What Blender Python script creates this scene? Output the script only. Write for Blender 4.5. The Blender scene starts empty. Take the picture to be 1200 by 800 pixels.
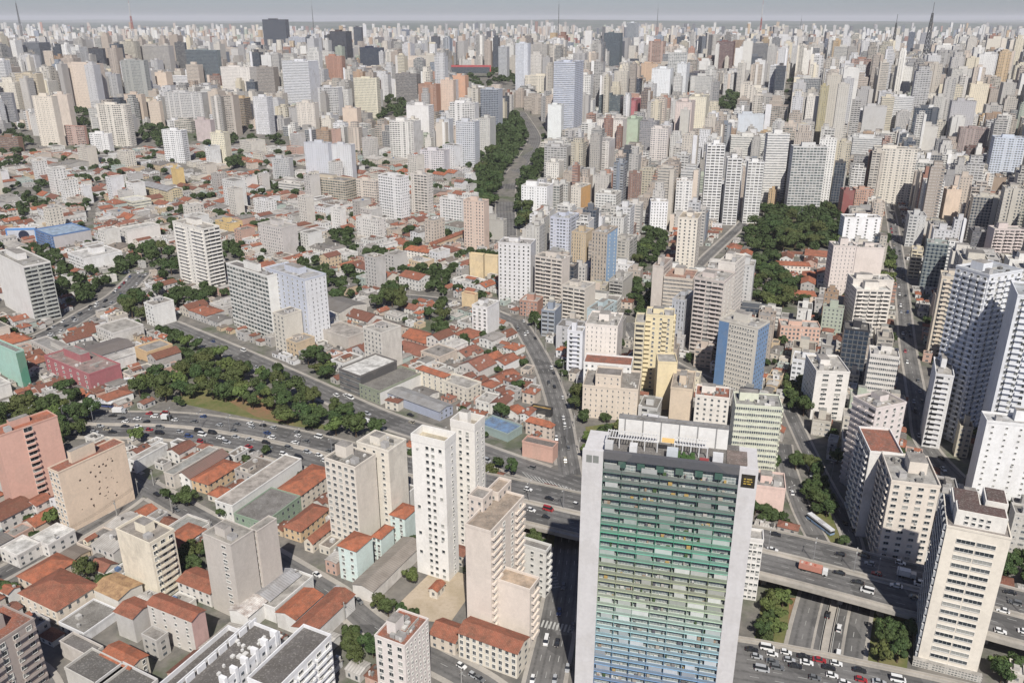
import bpy, math, random
import numpy as np
from mathutils import Matrix, Vector
random.seed(7)
RND = random.Random(11)
scene = bpy.context.scene
COL = scene.collection
# ------------------------------------------------------------------ camera, world, sun, exposure
CAMH = 210.0
F = 972.0
PITCH = math.radians(21.25)
cam = bpy.data.cameras.new("camera")
cam.sensor_width = 36; cam.lens = 29.16; cam.clip_start = 1; cam.clip_end = 90000
camo = bpy.data.objects.new("camera", cam); COL.objects.link(camo)
camo.location = (0, 0, CAMH); camo.rotation_euler = (math.radians(90) - PITCH, 0, 0)
scene.camera = camo
SUN_EL = math.radians(48); SUN_AZ = math.radians(174)      # compass style: 0 = +Y, 180 = behind the camera
world = bpy.data.worlds.new("World"); scene.world = world; world.use_nodes = True
nt = world.node_tree; nt.nodes.clear()
sky = nt.nodes.new("ShaderNodeTexSky"); sky.sky_type = 'NISHITA'; sky.sun_disc = False
sky.sun_elevation = SUN_EL; sky.sun_rotation = SUN_AZ
sky.air_density = 0.85; sky.dust_density = 1.25; sky.ozone_density = 4.2; sky.altitude = 800
bgn = nt.nodes.new("ShaderNodeBackground"); bgn.inputs[1].default_value = 0.066
wo = nt.nodes.new("ShaderNodeOutputWorld")
tint = nt.nodes.new('ShaderNodeMix'); tint.data_type = 'RGBA'; tint.blend_type = 'MULTIPLY'; tint.inputs['Factor'].default_value = 1.0; tint.inputs['B'].default_value = (1.0, .945, 1.03, 1)
nt.links.new(sky.outputs[0], tint.inputs['A']); nt.links.new(tint.outputs['Result'], bgn.inputs[0]); nt.links.new(bgn.outputs[0], wo.inputs[0])
sl = bpy.data.lights.new("sun", 'SUN'); sl.energy = 5.0; sl.angle = math.radians(0.6); sl.color = (1.0, 0.95, 0.87)
so = bpy.data.objects.new("sun", sl); COL.objects.link(so)
sv = Vector((math.sin(SUN_AZ) * math.cos(SUN_EL), math.cos(SUN_AZ) * math.cos(SUN_EL), math.sin(SUN_EL)))
so.rotation_euler = sv.to_track_quat('Z', 'Y').to_euler(); so.location = (0, 0, 400)
scene.view_settings.view_transform = 'Standard'; scene.view_settings.look = 'None'
scene.view_settings.exposure = 0.2; scene.view_settings.gamma = 1.0; scene.view_settings.use_curve_mapping = False
scene.render.engine = 'CYCLES'
cy = scene.cycles
cy.max_bounces = 4; cy.diffuse_bounces = 2; cy.glossy_bounces = 2; cy.volume_bounces = 1; cy.transmission_bounces = 2
cy.caustics_reflective = False; cy.caustics_refractive = False
HAZE_DENSITY = 3.3e-5
# ------------------------------------------------------------------ terrain and projection
def sst(t):
    t = min(1.0, max(0.0, t)); return t * t * (3 - 2 * t)
def terr(x, y):
    h = 62 * sst((y - 950) / 1250.0) - 52 * sst((y - 2500) / 1300.0)
    if y > 4000:
        h += 30 * sst((y - 4000) / 5000.0) * (0.5 + 0.5 * math.sin(x * .0009 + y * .0006))
    if y > 12000:
        h += (95 + 35 * math.sin(x * .00025 + 1.0) + 18 * math.sin(x * .0009)) * sst((y - 13000) / 8000.0)
    return h
cp, sp_ = math.cos(PITCH), math.sin(PITCH)
def ray(px, py):
    X = (px - 600) / F; Yd = (py - 400) / F
    return (X, cp - Yd * sp_, -sp_ - Yd * cp)          # for depth z = 1
def U(px, py, z=0.0):
    r = ray(px, py); t = (z - CAMH) / r[2]
    return (r[0] * t, r[1] * t, z)
def UT(px, py):
    r = ray(px, py); z = 0.0
    for _ in range(25):
        t = (z - CAMH) / min(r[2], -1e-4)
        z = 0.5 * z + 0.5 * terr(r[0] * t, r[1] * t)
    t = (z - CAMH) / min(r[2], -1e-4)
    return (r[0] * t, r[1] * t, z)
def PR(x, y, z):
    dz = z - CAMH
    d = y * cp - dz * sp_
    v = -y * sp_ - dz * cp
    if d < 1: d = 1
    return (600 + F * x / d, 400 + F * v / d, d)
def solve_h(P, ytop):
    x, y, z0 = P; k = (ytop - 400) / F
    # v - h*cp = k*(d - h*sp)
    d = y * cp - (z0 - CAMH) * sp_; v = -y * sp_ - (z0 - CAMH) * cp
    return (v - k * d) / (cp - k * sp_)
# ------------------------------------------------------------------ materials
def lin(c):
    return tuple(((v / 255.0) / 12.92 if v / 255.0 < .04045 else ((v / 255.0 + .055) / 1.055) ** 2.4) for v in c)
def alb(c, k=0.86, sat=.66):
    l = lin(c); g = .3 * l[0] + .55 * l[1] + .15 * l[2]
    return tuple((g + (v - g) * sat) * k for v in l)
class NT:
    def __init__(s, name):
        s.m = bpy.data.materials.new(name); s.m.use_nodes = True; s.t = s.m.node_tree
        s.b = s.t.nodes['Principled BSDF']; s.b.inputs['Specular IOR Level'].default_value = .25
    def n(s, typ, **kw):
        a = s.t.nodes.new(typ)
        for k, v in kw.items(): setattr(a, k, v)
        return a
    def put(s, sock, v):
        if hasattr(v, 'is_output'): s.t.links.new(v, sock)
        elif isinstance(v, (tuple, list)) and len(v) == 3 and sock.type == 'RGBA': sock.default_value = (*v, 1)
        else: sock.default_value = v
    def math(s, op, a, b=0.0, c=None):
        m = s.n('ShaderNodeMath', operation=op); s.put(m.inputs[0], a); s.put(m.inputs[1], b)
        if c is not None: s.put(m.inputs[2], c)
        return m.outputs[0]
    def mix(s, f, a, b, mode='MIX'):
        m = s.n('ShaderNodeMix', data_type='RGBA', blend_type=mode)
        s.put(m.inputs['Factor'], f); s.put(m.inputs['A'], a); s.put(m.inputs['B'], b)
        return m.outputs['Result']
    def noise(s, vec, scale, detail=3.0, rough=.6):
        m = s.n('ShaderNodeTexNoise'); m.inputs['Scale'].default_value = scale; m.inputs['Detail'].default_value = detail
        m.inputs['Roughness'].default_value = rough
        s.t.links.new(vec, m.inputs['Vector']); return m.outputs['Fac']
    def geo(s): return s.n('ShaderNodeNewGeometry').outputs['Position']
    def attr(s, nm='col'): return s.n('ShaderNodeAttribute', attribute_name=nm).outputs['Color']
    def ramp(s, f, stops):
        r = s.n('ShaderNodeValToRGB'); e = r.color_ramp.elements
        while len(e) < len(stops): e.new(.5)
        for q, (p, c) in zip(e, stops): q.position = p; q.color = (*c, 1) if len(c) == 3 else c
        s.t.links.new(f, r.inputs[0]); return r.outputs[0]
    def maprange(s, v, a, b, c, d):
        m = s.n('ShaderNodeMapRange'); s.put(m.inputs[0], v)
        for i, q in enumerate((a, b, c, d)): m.inputs[i + 1].default_value = q
        return m.outputs[0]
def stains(N, base, amt=.28):
    pos = N.geo()
    mp = N.n('ShaderNodeMapping'); mp.inputs['Scale'].default_value = (1, 1, .4); N.t.links.new(pos, mp.inputs[0])
    a = N.noise(mp.outputs[0], .4, 6, .7); b = N.noise(pos, .06, 4)
    f = N.math('MULTIPLY', N.maprange(a, .35, .75, 0, 1), N.maprange(b, .3, .7, .2, 1))
    vz = N.n('ShaderNodeTexVoronoi', feature='F1'); vz.inputs['Scale'].default_value = .16; N.t.links.new(pos, vz.inputs['Vector'])
    pv = N.n('ShaderNodeSeparateColor'); N.t.links.new(vz.outputs['Color'], pv.inputs[0])
    c = N.mix(N.math('MULTIPLY', f, amt), base, (.12, .105, .09))
    c = N.mix(N.math('MULTIPLY', N.math('GREATER_THAN', pv.outputs[0], .8), amt * .35), c, (.34, .31, .27))
    d = N.maprange(N.noise(pos, .9, 2), .2, .8, .93, 1.07)
    vm = N.n('ShaderNodeVectorMath', operation='SCALE'); N.t.links.new(c, vm.inputs[0]); N.t.links.new(d, vm.inputs['Scale'])
    return vm.outputs[0]
MATS = {}
def m_plain(name, amt=.28, rough=.85):
    N = NT(name); N.put(N.b.inputs['Base Color'], stains(N, N.attr(), amt)); N.b.inputs['Roughness'].default_value = rough
    MATS[name] = N.m
def m_facade(name, ww, wh, dark=(.05, .058, .066), light=(.46, .45, .42), pl=.22, vc=.5, rail=0.0, mull=0.0, joint=.0, amt=.25):
    N = NT(name)
    uv = N.n('ShaderNodeUVMap', uv_map='UVMap').outputs[0]
    sp = N.n('ShaderNodeSeparateXYZ'); N.t.links.new(uv, sp.inputs[0])
    u, v = sp.outputs[0], sp.outputs[1]
    fu = N.math('FRACT', u); fv = N.math('FRACT', v)
    mu = N.math('LESS_THAN', N.math('ABSOLUTE', N.math('SUBTRACT', fu, .5)), ww / 2)
    mv = N.math('LESS_THAN', N.math('ABSOLUTE', N.math('SUBTRACT', fv, vc)), wh / 2)
    mask = N.math('MULTIPLY', mu, mv)
    if name in ('punch', 'wide', 'balcony', 'fine', 'slit', 'tall'):      # whole columns of bays are blank wall or differ
        cc_ = N.n('ShaderNodeCombineXYZ'); N.put(cc_.inputs[0], N.math('FLOOR', u)); at_ = N.attr('seed'); s_ = N.n('ShaderNodeSeparateColor'); N.t.links.new(at_, s_.inputs[0]); N.put(cc_.inputs[1], N.math('MULTIPLY', s_.outputs[0], 53.7))
        wc = N.n('ShaderNodeTexWhiteNoise', noise_dimensions='2D'); N.t.links.new(cc_.outputs[0], wc.inputs[0])
        keep = N.math('GREATER_THAN', wc.outputs['Value'], .2)
        mask = N.math('MULTIPLY', mask, keep)
        thin = N.math('MULTIPLY', N.math('MULTIPLY', N.math('LESS_THAN', N.math('ABSOLUTE', N.math('SUBTRACT', fu, .5)), .09), N.math('LESS_THAN', N.math('ABSOLUTE', N.math('SUBTRACT', fv, vc)), .13)), N.math('SUBTRACT', N.math('LESS_THAN', wc.outputs['Value'], .2), N.math('LESS_THAN', wc.outputs['Value'], .08)))
        mask = N.math('MAXIMUM', mask, thin)
    mu2 = N.math('LESS_THAN', N.math('ABSOLUTE', N.math('SUBTRACT', fu, .5)), ww / 2 + .035)
    mv2 = N.math('LESS_THAN', N.math('ABSOLUTE', N.math('SUBTRACT', fv, vc)), wh / 2 + .035)
    ring = N.math('SUBTRACT', N.math('MULTIPLY', mu2, mv2), mask)
    mvs = N.math('LESS_THAN', fv, vc - wh / 2)
    streak = N.math('MULTIPLY', N.math('MULTIPLY', mu, mvs), N.maprange(N.noise(N.geo(), 1.1, 3), .4, .65, 0, .38))
    if mull:
        mm = N.math('GREATER_THAN', N.math('ABSOLUTE', N.math('SUBTRACT', N.math('FRACT', N.math('MULTIPLY', fu, mull)), .5)), .07 * mull / 2)
        mask = N.math('MULTIPLY', mask, mm)
    cell = N.n('ShaderNodeCombineXYZ'); N.put(cell.inputs[0], N.math('FLOOR', u)); N.put(cell.inputs[1], N.math('FLOOR', v))
    oi = N.attr('seed'); ss = N.n('ShaderNodeSeparateColor'); N.t.links.new(oi, ss.inputs[0]); N.put(cell.inputs[2], N.math('MULTIPLY', ss.outputs[0], 97.3))
    wn = N.n('ShaderNodeTexWhiteNoise', noise_dimensions='3D'); N.t.links.new(cell.outputs[0], wn.inputs[0])
    rv = wn.outputs['Value']
    g = N.ramp(rv, [(0, dark), (max(.02, 1 - pl - .3), tuple(x * 1.8 for x in dark)), (1 - pl, tuple(x * 3 for x in dark)), (min(1, 1 - pl + .02), light)])
    # upper half blinds: the lighter colour only covers part of the opening
    bl = N.math('GREATER_THAN', fv, N.math('ADD', vc, N.math('MULTIPLY', N.math('SUBTRACT', wn.outputs['Value'], .6), wh)))
    g = N.mix(bl, N.mix(.75, g, dark), g)
    sc2 = N.n('ShaderNodeSeparateColor'); N.t.links.new(wn.outputs['Color'], sc2.inputs[0])
    if ww < .5:
        mask = N.math('MULTIPLY', mask, N.math('GREATER_THAN', sc2.outputs[1], .04))
    wall = stains(N, N.attr(), amt)
    wall = N.mix(streak, wall, (.13, .12, .1)); wall = N.mix(N.math('MULTIPLY', ring, .35), wall, (.62, .6, .57))
    if ww < .8:
        ac = N.math('MULTIPLY', N.math('MULTIPLY', N.math('LESS_THAN', N.math('ABSOLUTE', N.math('SUBTRACT', fu, .62)), .09), N.math('LESS_THAN', N.math('ABSOLUTE', N.math('SUBTRACT', fv, vc - wh / 2 - .1)), .075)), N.math('GREATER_THAN', sc2.outputs[2], .78))
        wall = N.mix(ac, wall, (.33, .33, .32))
    if joint:
        wall = N.mix(N.math('MULTIPLY', N.math('LESS_THAN', fv, joint), .35), wall, (.14, .13, .12))
    if rail:   # pale railing band below the opening
        mr = N.math('MULTIPLY', mu, N.math('LESS_THAN', N.math('ABSOLUTE', N.math('SUBTRACT', fv, .16)), rail / 2))
        wall = N.mix(N.math('MULTIPLY', mr, .5), wall, (.55, .54, .5))
    N.put(N.b.inputs['Base Color'], N.mix(mask, wall, g))
    N.put(N.b.inputs['Roughness'], N.math('SUBTRACT', .85, N.math('MULTIPLY', mask, .6)))
    MATS[name] = N.m
m_plain('plaster'); m_plain('clean_plaster', .26); m_plain('grimy_plaster', .5)
m_facade('punch', .4, .38); m_facade('wide', .7, .38); m_facade('ribbon', 1.01, .42, pl=.3, mull=3)
m_facade('slit', .2, .34); m_facade('tall', .34, .62, joint=.06); m_facade('balcony', .82, .46, rail=.24, vc=.58, dark=(.03, .032, .035), pl=.3, joint=.05)
m_facade('glass', .9, .84, dark=(.02, .03, .045), light=(.16, .2, .24), pl=.14, mull=2)
m_facade('fine', .55, .5, joint=.08, pl=.3); m_facade('loft', .86, .58, dark=(.05, .06, .06), pl=.35, joint=.07)
m_facade('house', .34, .4, pl=.2, amt=.4)
def m_roof():
    N = NT('roof_concrete'); pos = N.geo(); c = N.attr()
    a = N.noise(pos, .22, 6, .7); b = N.noise(pos, 1.7, 4)
    c = N.mix(N.maprange(a, .35, .65, 0, .7), c, (.08, .073, .064)); c = N.mix(N.maprange(b, .52, .75, 0, .5), c, (.4, .385, .35))
    N.put(N.b.inputs['Base Color'], c); N.b.inputs['Roughness'].default_value = .9; MATS['roof_concrete'] = N.m
    N = NT('roof_tile'); pos = N.geo(); c = N.attr()
    uv = N.n('ShaderNodeUVMap', uv_map='UVMap').outputs[0]
    w = N.n('ShaderNodeTexWave', wave_type='BANDS', bands_direction='X'); w.inputs['Scale'].default_value = .55; w.inputs['Distortion'].default_value = .6
    N.t.links.new(uv, w.inputs[0])
    a = N.noise(pos, .3, 6, .75); b = N.noise(pos, 2.5, 3)
    c = N.mix(N.maprange(a, .38, .66, 0, .8), c, (.11, .06, .042)); c = N.mix(N.maprange(b, .5, .75, 0, .45), c, (.42, .27, .19))
    c = N.mix(N.math('MULTIPLY', N.math('LESS_THAN', w.outputs['Fac'], .3), .3), c, (.11, .05, .03))
    N.put(N.b.inputs['Base Color'], c); N.b.inputs['Roughness'].default_value = .9; MATS['roof_tile'] = N.m
    N = NT('roof_sheet'); pos = N.geo(); c = N.attr()
    uv = N.n('ShaderNodeUVMap', uv_map='UVMap').outputs[0]
    w = N.n('ShaderNodeTexWave', wave_type='BANDS', bands_direction='X'); w.inputs['Scale'].default_value = .3
    N.t.links.new(uv, w.inputs[0])
    c = N.mix(N.maprange(N.noise(pos, .18, 5, .7), .35, .7, 0, .6), c, (.13, .11, .09))
    c = N.mix(N.math('MULTIPLY', N.math('LESS_THAN', w.outputs['Fac'], .25), .3), c, (.08, .08, .08))
    N.put(N.b.inputs['Base Color'], c); N.b.inputs['Roughness'].default_value = .7; MATS['roof_sheet'] = N.m
m_roof()
def m_simple(name, c, rough=.6, metal=0.0, spec=.3):
    N = NT(name); pos = N.geo()
    N.put(N.b.inputs['Base Color'], N.mix(N.maprange(N.noise(pos, 1.3, 3), .35, .75, 0, .3), c, tuple(v * .6 for v in c)))
    N.b.inputs['Roughness'].default_value = rough; N.b.inputs['Metallic'].default_value = metal; N.b.inputs['Specular IOR Level'].default_value = spec
    MATS[name] = N.m; return N.m
m_simple('glass_pane', (.03, .038, .045), .18, spec=.6); m_simple('pane_pale', (.3, .3, .28), .4); m_simple('pane_mid', (.09, .1, .105), .25, spec=.5)
m_simple('frame_white', (.62, .61, .58)); m_simple('frame_grey', (.3, .3, .29)); m_simple('steel', (.25, .25, .26), .5)
m_simple('rubber', (.02, .02, .02), .8); m_simple('bark', (.09, .065, .045), .9); m_simple('rail', (.38, .37, .35), .8)
m_simple('mast_red', (.4, .08, .06)); m_simple('mast_white', (.6, .6, .6)); m_simple('mast_grey', (.12, .125, .13))
m_simple('car_glass', (.02, .023, .027), .12, spec=.7); m_simple('lamp_head', (.5, .5, .48)); m_simple('light_lens', (.6, .55, .5), .3); m_simple('tail_lens', (.35, .02, .02), .3)
PAINT = {}
for nm, c in dict(white=(.66, .66, .65), silver=(.36, .37, .38), grey=(.13, .135, .14), black=(.022, .022, .025), red=(.3, .025, .03), blue=(.04, .07, .18), beige=(.33, .3, .24), green=(.05, .14, .1)).items():
    PAINT[nm] = m_simple('paint_' + nm, c, .3, spec=.6)
def m_asphalt(name, c, c2):
    N = NT(name); pos = N.geo()
    a = N.noise(pos, .07, 6, .75); b = N.noise(pos, .9, 5)
    c = N.mix(N.maprange(a, .4, .6, 0, 1), c, c2)
    if name == 'asphalt':
        sp = N.n('ShaderNodeSeparateXYZ'); N.t.links.new(N.n('ShaderNodeUVMap', uv_map='UVMap').outputs[0], sp.inputs[0])
        fu = N.math('ABSOLUTE', N.math('SUBTRACT', N.math('FRACT', sp.outputs[0]), .5))
        c = N.mix(N.math('MULTIPLY', N.maprange(fu, .02, .2, .55, 0), N.maprange(b, .3, .6, .2, 1)), c, (.04, .04, .04))
        vz = N.n('ShaderNodeTexVoronoi', feature='F1', distance='CHEBYCHEV'); vz.inputs['Scale'].default_value = .09; N.t.links.new(pos, vz.inputs['Vector'])
        pv = N.n('ShaderNodeSeparateColor'); N.t.links.new(vz.outputs['Color'], pv.inputs[0])
        c = N.mix(N.math('MULTIPLY', N.math('GREATER_THAN', pv.outputs[0], .82), .5), c, (.055, .054, .053)); c = N.mix(N.math('MULTIPLY', N.math('LESS_THAN', pv.outputs[0], .1), .4), c, (.17, .165, .16))
    c = N.mix(N.maprange(b, .5, .8, 0, .35), c, tuple(v * .5 for v in c2))
    N.put(N.b.inputs['Base Color'], c); N.b.inputs['Roughness'].default_value = .9; MATS[name] = N.m
m_asphalt('asphalt', (.11, .107, .104), (.16, .155, .15)); m_asphalt('pavement', (.27, .25, .225), (.36, .335, .3)); m_asphalt('sand', (.42, .35, .27), (.34, .28, .2))
m_asphalt('paint_line', (.42, .42, .4), (.25, .25, .24)); m_asphalt('barrier', (.3, .28, .25), (.4, .37, .33)); m_asphalt('grass', (.09, .115, .035), (.17, .15, .07)); m_asphalt('earth_dark', (.05, .06, .025), (.12, .1, .06)); m_asphalt('earth', (.24, .13, .08), (.16, .13, .06))
def m_ground():
    N = NT('ground'); pos = N.geo()
    a = N.noise(pos, .012, 6, .7); b = N.noise(pos, .11, 5, .7); f = N.noise(pos, .0006, 6, .6)
    c = N.mix(N.maprange(b, .35, .68, 0, 1), (.2, .185, .165), (.1, .097, .09))
    c = N.mix(N.maprange(a, .52, .62, 0, .75), c, (.055, .08, .03))
    sp = N.n('ShaderNodeSeparateXYZ'); N.t.links.new(pos, sp.inputs[0])
    far = N.maprange(sp.outputs[1], 5000, 14000, 0, 1)
    c = N.mix(N.math('MULTIPLY', far, N.maprange(f, .42, .52, .25, .95)), c, (.05, .075, .04))
    N.put(N.b.inputs['Base Color'], c); N.b.inputs['Roughness'].default_value = .95; MATS['ground'] = N.m
m_ground()
def m_leaf(name, ca, cb):
    N = NT(name); pos = N.geo()
    oi = N.n('ShaderNodeObjectInfo').outputs['Random']
    c = N.mix(N.maprange(N.noise(pos, .5, 3), .3, .7, 0, 1), ca, cb)
    c = N.mix(N.math('MULTIPLY', N.attr('col'), .55), c, tuple(v * 1.9 for v in cb))
    c = N.mix(N.math('MULTIPLY', N.math('POWER', oi, 1.6), .75), c, (.085, .09, .03))
    N.put(N.b.inputs['Base Color'], c); N.b.inputs['Roughness'].default_value = .75; MATS[name] = N.m
m_leaf('leaf', (.022, .042, .016), (.045, .075, .024)); m_leaf('leaf_light', (.05, .08, .022), (.085, .12, .035)); m_leaf('leaf_purple', (.13, .06, .16), (.2, .1, .24))
# ------------------------------------------------------------------ mesh accumulator
class Acc:
    def __init__(s): s.v = []; s.f = []; s.uv = []; s.c = []; s.m = []; s.mats = []; s.seed = random.random()
    def mi(s, mat):
        if mat not in s.mats: s.mats.append(mat)
        return s.mats.index(mat)
    def poly(s, pts, col=(.5, .5, .5), mat='plaster', uv=None):
        i = len(s.v); s.v.extend(pts); s.f.append(tuple(range(i, i + len(pts))))
        s.uv.append(uv if uv else [(p[0], p[1]) for p in pts]); s.c.append((col, s.seed)); s.m.append(s.mi(mat))
    def box(s, o, U_, V_, lu, lv, z0, z1, col, mat='plaster', top=None, topcol=None, bottom=False):
        """o=(x,y) corner, U_/V_ unit vectors with U_ x V_ pointing up, lengths, z range"""
        a = o; b = (o[0] + U_[0] * lu, o[1] + U_[1] * lu); c = (b[0] + V_[0] * lv, b[1] + V_[1] * lv); d = (o[0] + V_[0] * lv, o[1] + V_[1] * lv)
        q = [a, b, c, d]
        for k in range(4):
            p, r = q[k], q[(k + 1) % 4]; L = lu if k % 2 == 0 else lv
            s.poly([(*p, z0), (*r, z0), (*r, z1), (*p, z1)], col, mat, [(0, 0), (L, 0), (L, z1 - z0), (0, z1 - z0)])
        s.poly([(*p, z1) for p in q], topcol or col, top or mat, [(0, 0), (lu, 0), (lu, lv), (0, lv)])
        if bottom: s.poly([(*p, z0) for p in q[::-1]], col, mat)
    def build(s, name, parent=None, loc=None):
        me = bpy.data.meshes.new(name)
        me.from_pydata(s.v, [], s.f)
        uvl = me.uv_layers.new(name='UVMap')
        flat = [c for f in s.uv for p in f for c in p]
        uvl.data.foreach_set('uv', flat)
        ca = me.color_attributes.new('col', 'FLOAT_COLOR', 'CORNER')
        ca.data.foreach_set('color', [x for f, (c, sd) in zip(s.f, s.c) for _ in f for x in (c[0], c[1], c[2], 1)])
        cb = me.color_attributes.new('seed', 'FLOAT_COLOR', 'CORNER')
        cb.data.foreach_set('color', [x for f, (c, sd) in zip(s.f, s.c) for _ in f for x in (sd, sd, sd, 1)])
        me.polygons.foreach_set('material_index', s.m)
        for m in s.mats: me.materials.append(MATS[m])
        me.update()
        o = bpy.data.objects.new(name, me); COL.objects.link(o)
        if parent: o.parent = parent
        if loc: o.location = loc
        return o
def obj_of(me, name, parent=None, mw=None):
    o = bpy.data.objects.new(name, me); COL.objects.link(o)
    if parent: o.parent = parent
    if mw is not None: o.matrix_local = mw
    return o
def empty(name, loc):
    o = bpy.data.objects.new(name, None); COL.objects.link(o); o.location = loc; o.empty_display_size = 1; return o
REG = []      # things that still need a label: (obj, description, px, py, category, group)
ANCH = []     # landmarks: (short name, px, py)
def tagx(o, label, cat, group=None):
    o['label'] = label; o['category'] = cat
    if group: o['group'] = group
def autotag(o, desc, cat, group, P=None):
    P = P or o.location; q = PR(*P); o['category'] = cat
    if group: o['group'] = group
    REG.append([o, desc, q[0], q[1], q[2]])
def structure(o, k='structure'): o['kind'] = k; return o
# ------------------------------------------------------------------ occupancy (ground footprints) and protected picture cells
FOOT = []
def in_poly(x, y, poly):
    c = False; n = len(poly); j = n - 1
    for i in range(n):
        xi, yi = poly[i]; xj, yj = poly[j]
        if (yi > y) != (yj > y) and x < (xj - xi) * (y - yi) / (yj - yi + 1e-12) + xi: c = not c
        j = i
    return c
CELL = 40.0; GRID = {}
def add_foot(poly, pad=0.0):
    xs = [p[0] for p in poly]; ys = [p[1] for p in poly]
    cx, cy_ = sum(xs) / len(xs), sum(ys) / len(ys)
    if pad:
        poly = [(p[0] + (p[0] - cx) / (math.hypot(p[0] - cx, p[1] - cy_) + .01) * pad, p[1] + (p[1] - cy_) / (math.hypot(p[0] - cx, p[1] - cy_) + .01) * pad) for p in poly]
        xs = [p[0] for p in poly]; ys = [p[1] for p in poly]
    for i in range(int(min(xs) // CELL), int(max(xs) // CELL) + 1):
        for j in range(int(min(ys) // CELL), int(max(ys) // CELL) + 1):
            GRID.setdefault((i, j), []).append(poly)
def edges_cross(A, B):
    def sat(P, Q):
        for i in range(len(P)):
            ex, ey = P[(i + 1) % len(P)][0] - P[i][0], P[(i + 1) % len(P)][1] - P[i][1]
            nx, ny = -ey, ex
            a = [p[0] * nx + p[1] * ny for p in P]; b = [q[0] * nx + q[1] * ny for q in Q]
            if max(a) <= min(b) + 1e-6 or max(b) <= min(a) + 1e-6: return False
        return True
    return sat(A, B) and sat(B, A)      # convex polygons
def collides(poly):
    xs = [p[0] for p in poly]; ys = [p[1] for p in poly]; seen = set()
    for i in range(int(min(xs) // CELL), int(max(xs) // CELL) + 1):
        for j in range(int(min(ys) // CELL), int(max(ys) // CELL) + 1):
            for q in GRID.get((i, j), ()):
                if id(q) in seen: continue
                seen.add(id(q))
                if edges_cross(poly, q): return True
    return False
PW, PH = 300, 200
PROT = np.zeros((PH, PW), np.float32)     # depth of the protected thing in this cell, 0 = free
def hull(pts):
    pts = sorted(set(pts))
    if len(pts) < 3: return pts
    def half(ps):
        r = []
        for p in ps:
            while len(r) > 1 and (r[-1][0] - r[-2][0]) * (p[1] - r[-2][1]) - (r[-1][1] - r[-2][1]) * (p[0] - r[-2][0]) <= 0: r.pop()
            r.append(p)
        return r
    a = half(pts); b = half(pts[::-1]); return a[:-1] + b[:-1]
def cells_of(poly):
    xs = [p[0] / 4 for p in poly]; ys = [p[1] / 4 for p in poly]
    x0, x1 = max(0, int(min(xs))), min(PW - 1, int(max(xs))); y0, y1 = max(0, int(min(ys))), min(PH - 1, int(max(ys)))
    if x1 < x0 or y1 < y0: return None
    gx, gy = np.meshgrid(np.arange(x0, x1 + 1) + .5, np.arange(y0, y1 + 1) + .5)
    m = np.ones(gx.shape, bool); n = len(xs)
    area = sum(xs[i] * ys[(i + 1) % n] - xs[(i + 1) % n] * ys[i] for i in range(n)); sg = 1 if area > 0 else -1
    for i in range(n):
        ax, ay, bx, by = xs[i], ys[i], xs[(i + 1) % n], ys[(i + 1) % n]
        m &= (((bx - ax) * (gy - ay) - (by - ay) * (gx - ax)) * sg >= -.3)
    return (slice(y0, y1 + 1), slice(x0, x1 + 1)), m
def sil(poly, z0, z1):
    return hull([PR(p[0], p[1], z)[:2] for p in poly for z in (z0, z1)])
def protect(poly_px, depth):
    r = cells_of(poly_px)
    if r is None: return
    s, m = r; cur = PROT[s]
    cur[m & ((cur == 0) | (cur > depth))] = depth
def blocked(poly, z0, z1):
    d = PR(*poly[0], z0)[2]; r = cells_of(sil(poly, z0, z1))
    if r is None: return 0.0
    s, m = r
    n = (m & (PROT[s] > d * 1.01)).sum(); return n / 1.0
# ------------------------------------------------------------------ windows as objects
def window_meshes(w, h, fr='frame_white', pane='glass_pane', bars=1):
    A = Acc(); t = .09; d = .2
    X, Y = (1, 0), (0, 1)
    A.box((-w / 2 - t, -d), X, Y, w + 2 * t, d, h, h + t, (.5,) * 3, fr, bottom=True)
    A.box((-w / 2 - t, -d - .06), X, Y, w + 2 * t, d + .06, -t, 0, (.5,) * 3, fr, bottom=True)
    A.box((-w / 2 - t, -d), X, Y, t, d, 0, h, (.5,) * 3, fr); A.box((w / 2, -d), X, Y, t, d, 0, h, (.5,) * 3, fr)
    for b in range(1, bars + 1):
        A.box((-w / 2 + w * b / (bars + 1) - .03, -.06), X, Y, .06, .05, 0, h, (.5,) * 3, fr)
    fo = A.build('window_tmp'); fm = fo.data; bpy.data.objects.remove(fo)
    B = Acc(); B.poly([(-w / 2, -.025, 0), (w / 2, -.025, 0), (w / 2, -.025, h), (-w / 2, -.025, h)], (.1,) * 3, pane)
    po = B.build('pane_tmp'); pm = po.data; bpy.data.objects.remove(po)
    return fm, pm
WCACHE = {}
def wmesh(w, h, fr, pane, bars):
    k = (round(w, 1), round(h, 1), fr, pane, bars)
    if k not in WCACHE: WCACHE[k] = window_meshes(k[0], k[1], fr, pane, bars)
    return WCACHE[k]
def face_frame(a, b):
    """matrix taking local x along wall a->b, local -y outwards"""
    dx, dy = b[0] - a[0], b[1] - a[1]; L = math.hypot(dx, dy); dx /= L; dy /= L
    return dx, dy, L
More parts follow.
